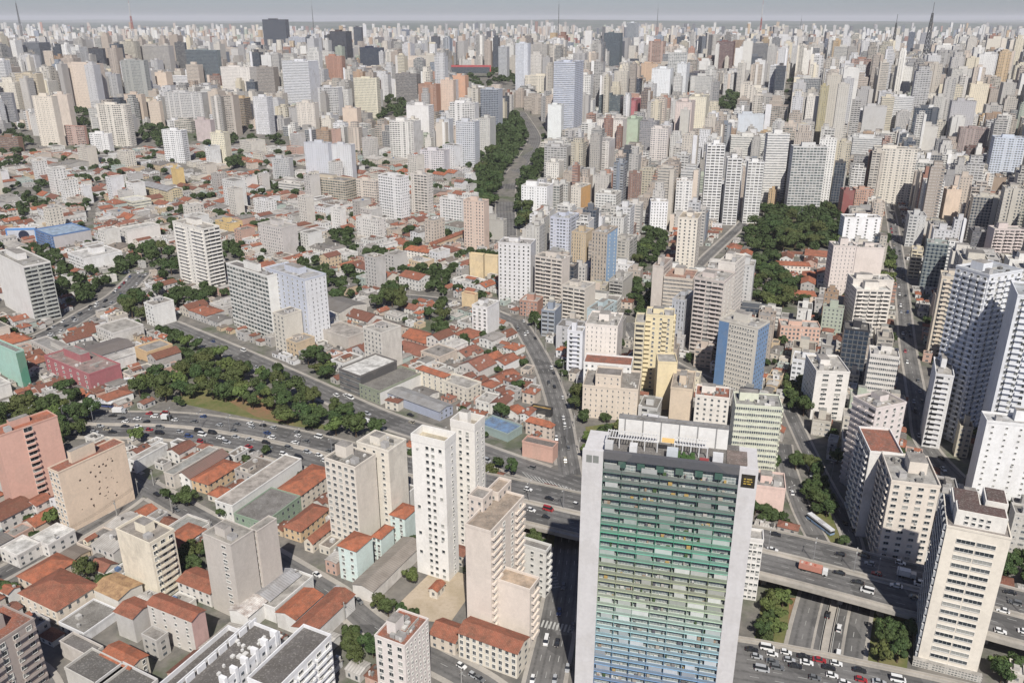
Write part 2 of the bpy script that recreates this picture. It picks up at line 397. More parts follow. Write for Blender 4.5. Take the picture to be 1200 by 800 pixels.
def put_windows(root, a, b, z0, z1, cols, rows, w=1.4, h=1.3, fr='frame_white', bars=1, budget=None, centre=None, sill=.95, balc=None, skip=None):
    """individual windows on the wall a->b (local coordinates of root; outside to the right of a->b)"""
    dx, dy, L = face_frame(a, b)
    M0 = Matrix(((dx, -dy, 0, 0), (dy, dx, 0, 0), (0, 0, 1, 0), (0, 0, 0, 1)))
    fh = (z1 - z0) / rows
    for r in range(rows):
        for c in range(cols):
            t = (c + .5) / cols if centre is None else centre[c]
            if skip and random.random() < skip[c]: continue
            pane = random.choices(['glass_pane', 'pane_mid', 'pane_pale'], [6, 3, 1.4])[0]
            fm, pm = wmesh(w, h, fr, pane, bars)
            mw = Matrix.Translation((a[0] + dx * L * t, a[1] + dy * L * t, z0 + r * fh + sill)) @ M0
            if budget[0] > 0:
                o = obj_of(fm, 'window', root, mw); obj_of(pm, 'pane', o); budget[0] -= 1
            else: budget[1].append((fm, mw)); budget[1].append((pm, mw))
            if balc and c in balc: budget[2].append((t * L, z0 + r * fh, dx, dy, a))
def merge_rest(root, lst, name):
    if not lst: return
    V = []; Fc = []; mi = []; mats = []; n = 0; CA = []; CS = []; UVs = []
    for me, mw in lst:
        k = len(me.vertices); co = np.empty(k * 3); me.vertices.foreach_get('co', co); co = co.reshape(-1, 3)
        M = np.array(mw); co = co @ M[:3, :3].T + M[:3, 3]; V.append(co)
        for p in me.polygons:
            Fc.append([n + q for q in p.vertices]); m = me.materials[p.material_index]
            if m not in mats: mats.append(m)
            mi.append(mats.index(m))
        nl = len(me.loops)
        for nm, L_ in (('col', CA), ('seed', CS)):
            b = np.empty(nl * 4); me.color_attributes[nm].data.foreach_get('color', b); L_.append(b)
        b = np.empty(nl * 2); me.uv_layers['UVMap'].data.foreach_get('uv', b); UVs.append(b)
        n += k
    me = bpy.data.meshes.new(name); me.from_pydata(np.concatenate(V).tolist(), [], Fc)
    me.uv_layers.new(name='UVMap').data.foreach_set('uv', np.concatenate(UVs))
    for nm, L_ in (('col', CA), ('seed', CS)): me.color_attributes.new(nm, 'FLOAT_COLOR', 'CORNER').data.foreach_set('color', np.concatenate(L_))
    for m in mats: me.materials.append(m)
    me.polygons.foreach_set('material_index', mi)
    o = obj_of(me, name, root); structure(o, 'stuff')
# ------------------------------------------------------------------ buildings
FLOOR = 3.0
BAY = dict(punch=3.0, wide=3.4, ribbon=3.0, slit=3.2, tall=2.4, balcony=4.4, glass=3.0, fine=2.6, loft=3.8, house=3.6)
def wallquad(A, p, r, z0, z1, col, style):
    L = math.hypot(r[0] - p[0], r[1] - p[1])
    if style in BAY:
        nb = max(1, round(L / BAY[style])); nf = max(1, round((z1 - z0) / FLOOR))
        uv = [(0, 0), (nb, 0), (nb, nf), (0, nf)]
    else: uv = [(0, 0), (L, 0), (L, z1 - z0), (0, z1 - z0)]; 
    A.poly([(*p, z0), (*r, z0), (*r, z1), (*p, z1)], col, style, uv)
def rect(C, u, v, Lu, Lv):
    # near, right, far, left
    return [C, (C[0] + v[0] * Lv, C[1] + v[1] * Lv), (C[0] + v[0] * Lv + u[0] * Lu, C[1] + v[1] * Lv + u[1] * Lu), (C[0] + u[0] * Lu, C[1] + u[1] * Lu)]
def flat_roof(A, q, h, col, rcol, par=1.0, mat='roof_concrete', t=.25):
    cx = sum(p[0] for p in q) / 4; cy_ = sum(p[1] for p in q) / 4
    def ins(d): 
        out = []
        for k in range(4):
            p, n1, n0 = q[k], q[(k + 1) % 4], q[k - 1]
            e1 = Vector((n1[0] - p[0], n1[1] - p[1])).normalized(); e0 = Vector((n0[0] - p[0], n0[1] - p[1])).normalized()
            out.append((p[0] + (e1[0] + e0[0]) * d, p[1] + (e1[1] + e0[1]) * d))
        return out
    i_ = ins(t); o_ = ins(-.12)
    for k in range(4):
        a, b, c, d = o_[k], o_[(k + 1) % 4], i_[(k + 1) % 4], i_[k]
        A.poly([(*a, h + par), (*b, h + par), (*c, h + par), (*d, h + par)], col, 'plaster')
        A.poly([(*a, h - .15), (*b, h - .15), (*b, h + par), (*a, h + par)], col, 'plaster')
        A.poly([(*c, h), (*d, h), (*d, h + par), (*c, h + par)], col, 'plaster')
    A.poly([(*p, h + .02) for p in i_], rcol, mat, [(0, 0), (10, 0), (10, 10), (0, 10)])
def pitched(A, q, h, rise, col, kind='gable', wcol=(.5, .5, .5), over=.5, mat='roof_tile'):
    """q near,right,far,left; ridge along the longer side"""
    L1 = math.dist(q[0], q[1]); L2 = math.dist(q[1], q[2])
    if L2 > L1: q = [q[1], q[2], q[3], q[0]]; L1, L2 = L2, L1
    d = Vector((q[1][0] - q[0][0], q[1][1] - q[0][1])) / L1; e = Vector((q[3][0] - q[0][0], q[3][1] - q[0][1])) / L2
    def P(a, b, z): return (q[0][0] + d[0] * a + e[0] * b, q[0][1] + d[1] * a + e[1] * b, z)
    o = over; s = min(L2 / 2, L1 * .45) if kind == 'hip' else 0; zz = h - rise * o / (L2 / 2)
    ra, rb = (s if s else -o), (L1 - s if s else L1 + o)
    r0, r1 = P(ra, L2 / 2, h + rise), P(rb, L2 / 2, h + rise)
    a, b, c, g = P(-o, -o, zz), P(L1 + o, -o, zz), P(L1 + o, L2 + o, zz), P(-o, L2 + o, zz)
    A.poly([a, b, r1, r0], col, mat, [(0, 0), (L1, 0), (L1, L2 / 2), (0, L2 / 2)])
    A.poly([c, g, r0, r1], col, mat, [(0, 0), (L1, 0), (L1, L2 / 2), (0, L2 / 2)])
    if kind == 'hip':
        A.poly([b, c, r1], col, mat, [(0, 0), (L2, 0), (L2 / 2, s)]); A.poly([g, a, r0], col, mat, [(0, 0), (L2, 0), (L2 / 2, s)])
    else:
        A.poly([P(0, 0, h), P(0, L2, h), P(0, L2 / 2, h + rise - .02)], wcol, 'plaster'); A.poly([P(L1, 0, h), P(L1, L2, h), P(L1, L2 / 2, h + rise - .02)], wcol, 'plaster')
    A.poly([P(0, 0, h - .02), P(L1, 0, h - .02), P(L1, L2, h - .02), P(0, L2, h - .02)], wcol, 'plaster')
def solve_len(C, z, d, xt, default):
    """length along direction d so that the point at height z lands on picture column xt"""
    k = (xt - 600) / F; dd = C[1] * cp - (z - CAMH) * sp_
    den = d[0] - k * d[1] * cp
    if abs(den) < 1e-4: return default
    t = (k * dd - C[0]) / den
    return t if 2.0 < t < 140 else default
def rooftop(root, q, h, col, rng, big=False):
    """lift house / water tank boxes, dishes on the roof as one part each"""
    L1 = math.dist(q[0], q[1]); L2 = math.dist(q[1], q[2])
    d = ((q[1][0] - q[0][0]) / L1, (q[1][1] - q[0][1]) / L1); e = ((q[3][0] - q[0][0]) / L2, (q[3][1] - q[0][1]) / L2)
    def at(a, b): return (q[0][0] + d[0] * a + e[0] * b, q[0][1] + d[1] * a + e[1] * b)
    if min(L1, L2) < 7: return
    a = L1 * rng.uniform(.28, .4); b = L2 * rng.uniform(.3, .42); lh = rng.uniform(3, 5.5)
    A = Acc(); A.box(at(L1 * rng.uniform(.2, .45), L2 * rng.uniform(.3, .5)), d, e, a, b, h, h + lh, col, 'plaster', 'roof_concrete', (.3, .28, .26)); A.build('lift_house', root)
    if rng.random() < .7:
        A = Acc(); A.box(at(L1 * rng.uniform(.08, .2), L2 * rng.uniform(.1, .2)), d, e, 2.6, 2.6, h, h + rng.uniform(1.6, 3), (.42, .41, .4), 'plaster', 'roof_concrete', (.35, .34, .33)); A.build('water_tank', root)
    if L1 > 12 and L2 > 10 and rng.random() < .8:
        A = Acc()
        for _ in range(rng.randint(6, 14)):
            g = rng.choice([.5, .3, .12, .6, .2]); A.box(at(rng.uniform(1, L1 - 3), rng.uniform(1, L2 - 3)), d, e, rng.uniform(.5, 2.2), rng.uniform(.5, 1.8), h, h + rng.uniform(.3, 1.5), (g, g * .98, g * .94), 'plaster')
        for _ in range(3):
            A.box(at(rng.uniform(1, L1 * .5), rng.uniform(1, L2 - 2)), d, e, L1 * rng.uniform(.2, .45), .18, h, h + rng.uniform(.3, 1.2), (.4, .39, .36), 'plaster')
        structure(A.build('roof_clutter', root), 'stuff')
def balconies(root, a, b, z0, z1, rows, spans, col, depth=1.1, budget=None):
    """balcony slabs with parapets on wall a->b; spans = [(t0,t1)] fractions"""
    dx, dy, L = face_frame(a, b); fh = (z1 - z0) / rows
    M0 = Matrix(((dx, -dy, 0, 0), (dy, dx, 0, 0), (0, 0, 1, 0), (0, 0, 0, 1)))
    for (t0, t1) in spans:
        w = (t1 - t0) * L; A = Acc()
        A.box((0, -depth), (1, 0), (0, 1), w, depth, -.12, .0, col, 'plaster', bottom=True)
        A.box((0, -depth), (1, 0), (0, 1), w, .12, 0, .95, col, 'plaster'); A.box((0, -depth + .12), (1, 0), (0, 1), .12, depth - .12, 0, .95, col, 'plaster'); A.box((w - .12, -depth + .12), (1, 0), (0, 1), .12, depth - .12, 0, .95, col, 'plaster')
        bo = A.build('balcony', root); me = bo.data; first = True
        for r in range(rows):
            mw = Matrix.Translation((a[0] + dx * L * t0, a[1] + dy * L * t0, z0 + r * fh + .05)) @ M0
            if first: bo.matrix_local = mw; first = False
            elif budget[0] > 0: obj_of(me, 'balcony', root, mw); budget[0] -= 1
            else: budget[1].append((me, mw))
_AC = []
def AC_MESH():
    if not _AC:
        A = Acc(); A.box((-.42, -.42), (1, 0), (0, 1), .84, .42, 0, .6, (.42, .42, .4), 'plaster', bottom=True); o = A.build('ac'); _AC.append(o.data); bpy.data.objects.remove(o)
    return _AC[0]
def auto_spans(L):
    n = max(1, int(L / 7.5)); return [((i + .18) / n, (i + .82) / n) for i in range(n)]
def tower(name, case, th, xl, xc, xr, yc, yb, col, s1='punch', s2='plaster', roof='flat', rcol=(.26, .25, .235), label=None, cat='tower', short=None,
          D1=14.0, D2=14.0, geo1=None, geo2=None, bal1=None, bal2=None, col2=None, h=None, par=1.0, top=True, fr='frame_white', desc=None, group=None, base_z=None, rise=2.2, force=None):
    """s1 = style of the left-going face, s2 = of the right-going one; geo = (cols, w, h) gives windows as objects"""
    if h is None:
        xb = 600 + (xc - 600) * (2899 - yb) / (2899 - yc)
        P = UT(xb, yb); h = solve_h(P, yc)
    else:
        z = 0.0
        for _ in range(12):
            Q = U(xc, yc, z + h); z = terr(Q[0], Q[1])
        P = (Q[0], Q[1], z)
    h -= par if roof == 'flat' else 0
    t = math.radians(th); X = (math.cos(t), math.sin(t)); Y = (-math.sin(t), math.cos(t))
    u, v = ((-X[0], -X[1]), Y) if case == 'R' else (Y, X)
    Lu = D1 if xl is None else solve_len(P, P[2] + h, u, xl, D1); Lv = D2 if xr is None else solve_len(P, P[2] + h, v, xr, D2)
    if xc > 600 and not force:
        if case == 'R': Lv = min(Lv, 26 if (yc or 0) > 200 else 60); Lu = min(Lu, 46 if yc > 200 else 90)
        else: Lu = min(Lu, 24)
    if force: Lu, Lv = (force[0] or Lu), (force[1] or Lv)
    c1 = alb(col); c2 = alb(col2) if col2 else c1
    root = empty(name, P)
    q = rect((0, 0), u, v, Lu, Lv)
    A = Acc()
    if case == 'L':  # u is +Y (away-left), v is X
        pass
    sty = [s2, 'plaster' if s1 == 'plaster' else s2, s1 if s2 == 'plaster' else s2, s1]; cc = [c2, c1, c2, c1]
    # faces: 0 near->right (face2), 1 right->far, 2 far->left, 3 left->near (face1)
    for k in range(4):
        s = sty[k]
        if (k == 0 and geo2) or (k == 3 and geo1): s = 'clean_plaster'
        if s == 'plaster' and RND.random() < .3: s = 'grimy_plaster'
        if k in (1, 2): s = 'punch' if s not in ('glass', 'ribbon') else s
        wallquad(A, q[k], q[(k + 1) % 4], -1.0 if s in ('plaster', 'clean_plaster', 'grimy_plaster') else 0.0, h, cc[k], s)
    A.build('wall', root)
    nf = max(1, round(h / FLOOR)); budget = [100, [], []]; bb = [99, []]
    if geo1: put_windows(root, q[3], q[0], 0, h - .3, geo1[0], nf, geo1[1], geo1[2], fr, geo1[3] if len(geo1) > 3 else 1, budget, centre=geo1[4] if len(geo1) > 4 else None, skip=geo1[5] if len(geo1) > 5 else None)
    if geo2: put_windows(root, q[0], q[1], 0, h - .3, geo2[0], nf, geo2[1], geo2[2], fr, geo2[3] if len(geo2) > 3 else 1, budget, centre=geo2[4] if len(geo2) > 4 else None, skip=geo2[5] if len(geo2) > 5 else None)
    merge_rest(root, budget[1], 'window_rows')
    for (ge, fa, fb) in ((geo1, q[3], q[0]), (geo2, q[0], q[1])):
        if not ge or yc < 280: continue
        dx, dy, L = face_frame(fa, fb); M0 = Matrix(((dx, -dy, 0, 0), (dy, dx, 0, 0), (0, 0, 1, 0), (0, 0, 0, 1)))
        for _ in range(RND.randint(4, 11)):
            cx_ = (RND.randrange(ge[0]) + .5) / ge[0] if len(ge) < 5 else ge[4][RND.randrange(ge[0])]
            t = cx_ * L + ge[1] * .5 * RND.choice([-.4, .1, .5]); z = RND.randrange(nf) * (h - .3) / nf + .2
            obj_of(AC_MESH(), 'air_conditioner', root, Matrix.Translation((fa[0] + dx * t, fa[1] + dy * t, z)) @ M0)
    if bal1: balconies(root, q[3], q[0], FLOOR, h, nf - 1, bal1, tuple(min(.8, x * 1.08) for x in c1), budget=bb)
    if bal2: balconies(root, q[0], q[1], FLOOR, h, nf - 1, bal2, tuple(min(.8, x * 1.08) for x in c2), budget=bb)
    dist = PR(*P)[2]
    if dist < 900 and h > 12:
        if s1 == 'balcony' and not bal1: balconies(root, q[3], q[0], FLOOR, h, nf - 1, auto_spans(Lu), tuple(min(.8, x * 1.05) for x in c1), budget=bb)
        if s2 == 'balcony' and not bal2: balconies(root, q[0], q[1], FLOOR, h, nf - 1, auto_spans(Lv), tuple(min(.8, x * 1.05) for x in c2), budget=bb)
    merge_rest(root, bb[1], 'balcony_rows')
    A = Acc()
    if roof == 'flat': flat_roof(A, q, h, tuple(x * .96 for x in c1), rcol, par)
    elif roof in ('gable', 'hip'): pitched(A, q, h, rise, rcol, roof, c1)
    elif roof in ('sgable', 'ship'): pitched(A, q, h, rise, rcol, roof[1:], c1, mat='roof_sheet')
    A.build('roof', root)
    if top and roof == 'flat': rooftop(root, q, h, tuple(x * .98 for x in c1), RND)
    wq = [(p[0] + P[0], p[1] + P[1]) for p in q]
    add_foot(wq, 1.0); protect(sil(wq, P[2] + h * .15, P[2] + h), PR(*P)[2])
    if short: ANCH.append((short, xc, (yc + yb) / 2 if yb else yc))
    if label: tagx(root, label, cat, group)
    else: autotag(root, desc or describe(col, h, roof, max(Lu, Lv), s1, rcol), cat, group or 'apartment and office blocks across the city', (P[0], P[1], P[2] + h * .7))
    root['_h'] = h; del root['_h']
    return root, q, h, P, u, v
def cname(c):
    r, g, b = c; m = max(c); 
    if m < 105: return 'dark blue' if b > r + 12 else ('dark brown' if r > b + 12 else 'dark grey')
    if r > 200 and g > 195 and b > 190: return 'white' if m > 228 else 'pale grey'
    if b > r + 14: return 'pale blue' if m > 190 else 'blue grey'
    if g > r + 8: return 'pale green'
    if r > b + 70: return 'yellow' if g > 175 else ('orange' if r > 185 else 'brick brown')
    if r > b + 32: return 'peach' if r - g > 28 else 'tan'
    if r > b + 12: return 'cream' if m > 215 else 'beige'
    return 'grey' if m < 180 else 'pale grey'
def describe(col, h, roof, L, style, rcol):
    c = cname(col)
    if h < 14:
        r = {'gable': 'tiled gable roof', 'hip': 'tiled hip roof', 'flat': 'flat roof', 'sgable': 'sheet metal roof', 'ship': 'sheet metal roof'}[roof]
        return f"{'long' if L > 30 else 'small' if L < 16 else 'low'} {c} building with {r}"
    s = {'glass': 'glass office tower', 'ribbon': 'block banded with windows', 'balcony': 'block with balconies', 'wide': 'block with wide windows', 'fine': 'block with close windows'}.get(style, 'apartment block')
    return f"{'tall' if h > 55 else 'mid-height' if h > 28 else 'short'} {c} {s}"
m_facade('glazing', .94, .8, dark=(.09, .115, .115), light=(.4, .42, .41), pl=.42, vc=.45, mull=3)
BAY['glazing'] = 3.2
# ------------------------------------------------------------------ ground sheet
def build_ground():
    ys = [-300, 0, 150, 250, 400, 600, 800] + list(range(900, 4100, 100)) + list(range(4300, 12000, 500)) + list(range(12000, 46001, 1700))
    n = 40; V = []; Fc = []
    for y in ys:
        w = 700 + abs(y) * 1.15
        for i in range(n + 1):
            x = -w + 2 * w * i / n; V.append((x, y, terr(x, y)))
    for j in range(len(ys) - 1):
        for i in range(n):
            a = j * (n + 1) + i; Fc.append((a, a + 1, a + n + 2, a + n + 1))
    me = bpy.data.meshes.new('ground'); me.from_pydata(V, [], Fc); me.materials.append(MATS['ground'])
    for p in me.polygons: p.use_smooth = True
    o = bpy.data.objects.new('ground', me); COL.objects.link(o); structure(o)
build_ground()
# ------------------------------------------------------------------ roads
def spline(pts, n=8):
    out = []; P = [pts[0]] + pts + [pts[-1]]
    for i in range(1, len(P) - 2):
        for k in range(n):
            t = k / n; p0, p1, p2, p3 = P[i - 1], P[i], P[i + 1], P[i + 2]
            out.append(tuple(.5 * (2 * p1[j] + (p2[j] - p0[j]) * t + (2 * p0[j] - 5 * p1[j] + 4 * p2[j] - p3[j]) * t * t + (3 * p1[j] - p0[j] - 3 * p2[j] + p3[j]) * t ** 3) for j in range(3)))
    out.append(tuple(pts[-1])); return out
def offs(C, d):
    out = []
    for i, p in enumerate(C):
        a, b = C[max(0, i - 1)], C[min(len(C) - 1, i + 1)]; L = math.hypot(b[0] - a[0], b[1] - a[1]) + 1e-9
        out.append((p[0] + (b[1] - a[1]) / L * d, p[1] - (b[0] - a[0]) / L * d, p[2]))      # + = right of travel
    return out
def strip(A, C, d0, d1, dz, mat, z1=None, nl=1):
    a, b = offs(C, d0), offs(C, d1)
    for i in range(len(C) - 1):
        A.poly([(a[i][0], a[i][1], a[i][2] + dz), (b[i][0], b[i][1], b[i][2] + dz), (b[i + 1][0], b[i + 1][1], b[i + 1][2] + dz), (a[i + 1][0], a[i + 1][1], a[i + 1][2] + dz)][::-1], (.5,) * 3, mat, [(0, i), (nl, i), (nl, i + 1), (0, i + 1)][::-1])
def wallstrip(A, C, d, t, z0, z1, mat):
    a, b = offs(C, d - t / 2), offs(C, d + t / 2)
    for i in range(len(C) - 1):
        A.poly([(*a[i][:2], a[i][2] + z1), (*a[i + 1][:2], a[i + 1][2] + z1), (*b[i + 1][:2], b[i + 1][2] + z1), (*b[i][:2], b[i][2] + z1)][::-1], (.5,) * 3, mat)
        for s in (a, b):
            A.poly([(*s[i][:2], s[i][2] + z0), (*s[i + 1][:2], s[i + 1][2] + z0), (*s[i + 1][:2], s[i + 1][2] + z1), (*s[i][:2], s[i][2] + z1)], (.5,) * 3, mat)
def dashes(A, C, d, dz, on=3.0, off=6.0, w=.1):
    O = offs(C, d); acc = 0.0; 
    for i in range(len(O) - 1):
        L = math.dist(O[i], O[i + 1]); s = 0.0
        if L < .01: continue
        dx, dy, dzz = ((O[i + 1][k] - O[i][k]) / L for k in range(3))
        while s < L:
            ph = acc % (on + off)
            step = (on - ph) if ph < on else (on + off - ph)
            e = min(L, s + step)
            if ph < on:
                p0 = (O[i][0] + dx * s, O[i][1] + dy * s, O[i][2] + dzz * s + dz); p1 = (O[i][0] + dx * e, O[i][1] + dy * e, O[i][2] + dzz * e + dz)
                A.poly([(p0[0] + dy * w, p0[1] - dx * w, p0[2]), (p1[0] + dy * w, p1[1] - dx * w, p1[2]), (p1[0] - dy * w, p1[1] + dx * w, p1[2]), (p0[0] - dy * w, p0[1] + dx * w, p0[2])], (.5,) * 3, 'paint_line')
            acc += e - s + 1e-6; s = e + 1e-6
ROADS = {}; WALKS = []
def road(key, name, px, width, lanes=2, walk=2.2, zf=None, dz=.02, foot=True, solid=(), prot=True):
    pts = []
    for p in px:
        z = p[2] if len(p) > 2 else None
        pts.append(U(p[0], p[1], z) if z is not None else UT(p[0], p[1]))
    C = spline(pts); ROADS[key] = (C, width, lanes)
    if dz < .05: dz += .005 * len(ROADS)
    wz = .12 + .006 * len(ROADS)
    A = Acc(); strip(A, C, -width / 2, width / 2, dz, 'asphalt', nl=lanes); structure(A.build(name))
    A = Acc()
    for k in range(1, lanes):
        d = -width / 2 + width * k / lanes
        dashes(A, C, d, dz + .004, 3, 5)
    for s in solid: dashes(A, C, s, dz + .004, 50, .01, .1)
    if A.f: structure(A.build('lane_markings'))
    if walk: WALKS.append((key, C, width, walk, wz))
    if foot:
        w = width / 2 + walk + .4
        a, b = offs(C, -w), offs(C, w)
        for i in range(len(C) - 1):
            add_foot([a[i][:2], b[i][:2], b[i + 1][:2], a[i + 1][:2]])
            if prot: protect(hull([PR(*q)[:2] for q in (a[i], b[i], b[i + 1], a[i + 1])]), PR(*C[i])[2])
    return C
# the expressway: at grade on the left, a viaduct on the right
VZ = 9.0
HW = [(-60, 497, 0), (40, 496, 0), (110, 497, 0), (200, 499, 0), (270, 508, 0), (350, 524, 0), (430, 545, 1), (520, 566, 3), (620, 588, 6), (700, 606, 8), (800, 626, VZ), (900, 646, VZ), (1000, 671, VZ), (1050, 684, VZ), (1120, 701, VZ), (1200, 722, VZ), (1300, 745, VZ)]
CH = road('expressway', 'expressway_road', HW, 31.0, lanes=8, walk=0, dz=.1)
A = Acc(); strip(A, CH, -2.0, 2.0, .13, 'barrier'); wallstrip(A, CH, 0, .7, .1, 1.0, 'barrier'); strip(A, CH, 15.5, 17.5, .14, 'barrier'); wallstrip(A, CH, 15.7, .3, -.3, 1.0, 'barrier')
strip(A, CH, -17.5, -15.5, .14, 'barrier'); wallstrip(A, CH, -15.7, .3, -.3, 1.0, 'barrier'); structure(A.build('expressway_kerb'))
i0 = next(i for i, p in enumerate(CH) if p[2] > 3)
DK = CH[i0:]
A = Acc(); wallstrip(A, DK, 16.8, 1.6, -1.6, .08, 'barrier'); wallstrip(A, DK, -16.8, 1.6, -1.6, .08, 'barrier'); strip(A, DK, 16.8, -16.8, -1.5, 'barrier')
vd = A.build('viaduct'); tagx(vd, 'concrete viaduct deck carrying the expressway over the lower avenue', 'viaduct')
pier = None
for i in range(3, len(DK), 7):
    p = DK[i]
    for d in (-9, 9):
        q = offs(DK, d)[i]
        A = Acc(); A.box((-1, -1), (1, 0), (0, 1), 2, 2, 0, p[2] - 1.6, (.5,) * 3, 'barrier')
        if pier is None: pier = A.build('pier', vd, (q[0], q[1], 0))
        else:
            c = pier.copy(); COL.objects.link(c); c.location = (q[0], q[1], 0)
road('ramp_left', 'avenue_road', [(196, 380), (215, 388), (300, 424), (380, 460), (450, 491), (520, 514), (600, 543), (690, 573)], 15, lanes=4)
road('centre', 'street_road', [(606, 375), (622, 400), (640, 435), (655, 480), (662, 520), (668, 556)], 11, lanes=3, walk=1.6)
road('crossing', 'avenue_road', [(668, 618), (664, 660), (658, 700), (650, 745), (640, 790), (628, 850)], 12.5, lanes=4, walk=1.5)
road('left_low', 'street_road', [(-40, 695), (0, 673), (60, 641), (110, 612), (152, 585), (172, 562)], 9, lanes=2)
road('left_cross', 'street_road', [(140, 552), (175, 573), (215, 596), (290, 637), (350, 672), (400, 703), (440, 735), (500, 768), (560, 800), (600, 830)], 9.5, lanes=2)
road('house_street', 'street_road', [(-30, 755), (40, 790), (60, 830)], 7)
BZ = 5.0
CB = road('bridge', 'bridge_road', [(820, 771, BZ), (870, 776, BZ), (920, 785, BZ), (970, 795, BZ), (1020, 806, BZ), (1080, 819, BZ), (1160, 838, BZ)], 20, lanes=5, walk=0, dz=.05)
A = Acc(); wallstrip(A, CB, -10.6, .35, -1.0, 1.0, 'barrier'); strip(A, CB, -12.2, -10.0, .1, 'pavement'); wallstrip(A, CB, -12.2, .3, -1.3, .9, 'barrier'); strip(A, CB, 10.5, -12.2, -1.2, 'barrier')
tagx(A.build('road_bridge'), 'low road bridge with pale parapet in front of the lower avenue', 'bridge')
road('avenue', 'lower_avenue_road', [(962, 830), (965, 780), (968, 757), (975, 722), (985, 680)], 25, lanes=6, walk=1.5, solid=(-2, 2))
CA_ = ROADS['avenue'][0]
A = Acc(); strip(A, CA_, -1.3, 1.3, .12, 'barrier'); wallstrip(A, CA_, -1.4, .25, 0, .9, 'barrier'); wallstrip(A, CA_, 1.4, .25, 0, .9, 'barrier'); strip(A, CA_, -4.9, -4.0, .1, 'pavement'); strip(A, CA_, 4.9, 6.0, .1, 'pavement'); structure(A.build('median'))
road('avenue_up', 'upper_avenue_road', [(985, 690), (962, 640), (942, 602), (930, 570), (922, 545), (918, 520)], 8, lanes=2, walk=1)
road('avenue_right', 'upper_avenue_road', [(1003, 690), (1000, 640), (987, 605), (968, 570), (950, 535), (936, 505), (922, 475)], 7, lanes=2, walk=1.2)
road('right_dark', 'street_road', [(1120, 560), (1085, 520), (1077, 480), (1070, 440), (1063, 400), (1058, 350), (1052, 300), (1046, 262), (1040, 230)], 9, lanes=2, walk=1.5)
road('valley', 'valley_road', [(592, 285), (593, 262), (592, 235), (597, 212), (609, 194), (621, 177), (626, 162), (619, 147), (609, 132)], 22, lanes=6, walk=1)
road('mid_street', 'street_road', [(735, 378), (752, 402), (790, 428), (840, 452), (870, 470)], 9)
road('upper_left', 'street_road', [(440, 345), (500, 350), (560, 360), (606, 378)], 9)
road('plaza', 'street_road', [(40, 400), (70, 385), (105, 365), (140, 345), (165, 320)], 16, lanes=4)
road('far_left', 'street_road', [(0, 225), (100, 222), (220, 205), (330, 200), (440, 195)], 10)
road('far_right', 'street_road', [(800, 330), (830, 300), (870, 262), (890, 235)], 9)
def seg_d(p, a, b):
    L2 = (b[0] - a[0]) ** 2 + (b[1] - a[1]) ** 2 + 1e-9; t = max(0, min(1, ((p[0] - a[0]) * (b[0] - a[0]) + (p[1] - a[1]) * (b[1] - a[1])) / L2))
    return math.hypot(p[0] - a[0] - t * (b[0] - a[0]), p[1] - a[1] - t * (b[1] - a[1]))
def dense(C, step=3.0):
    out = []
    for a, b in zip(C, C[1:]):
        n = max(1, int(math.dist(a, b) / step)) if b[1] < 700 else 1
        out += [tuple(a[k] + (b[k] - a[k]) * i / n for k in range(3)) for i in range(n)]
    return out + [C[-1]]
for key, C, width, walk, wz in WALKS:
    D = dense(C); A = Acc()
    for s in (-1, 1):
        c = s * (width / 2 + walk / 2); O = offs(D, c); run = []
        for i, p in enumerate(O):
            clear = all(k2 == key or R2[0][0][2] > 3 or min(seg_d(p, R2[0][m], R2[0][m + 1]) for m in range(len(R2[0]) - 1)) > R2[1] / 2 + .4 for k2, R2 in ROADS.items() if k2 != 'expressway') and (p[1] > 700 or min(seg_d(p, CH[m], CH[m + 1]) for m in range(len(CH) - 1)) > 16.5 or p[0] > 60)
            if clear: run.append(i)
            if (not clear or i == len(O) - 1) and run:
                seg = D[run[0]:run[-1] + 1]
                if len(seg) > 1: strip(A, seg, c - walk / 2, c + walk / 2, wz, 'pavement'); wallstrip(A, seg, s * (width / 2 + .06), .12, 0, wz + .005, 'barrier')
                run = []
    if A.f: structure(A.build('pavement'))
# zebra crossings on the avenue beside the green balcony tower
for (pa, pb, n) in (((634, 730), (674, 738), 9), ((640, 663), (652, 690), 8), ((660, 700), (676, 645), 0)):
    if not n: continue
    a, b = U(*pa), U(*pb); A = Acc(); L = math.dist(a, b); dx, dy = (b[0] - a[0]) / L, (b[1] - a[1]) / L
    for k in range(n):
        t = L * (k + .2) / n; p = (a[0] + dx * t, a[1] + dy * t)
        A.poly([(p[0] + dy * 2, p[1] - dx * 2, .15), (p[0] + dx * .7 + dy * 2, p[1] + dy * .7 - dx * 2, .15), (p[0] + dx * .7 - dy * 2, p[1] + dy * .7 + dx * 2, .15), (p[0] - dy * 2, p[1] + dx * 2, .15)], (.5,) * 3, 'paint_line')
    structure(A.build('crosswalk_marking'))
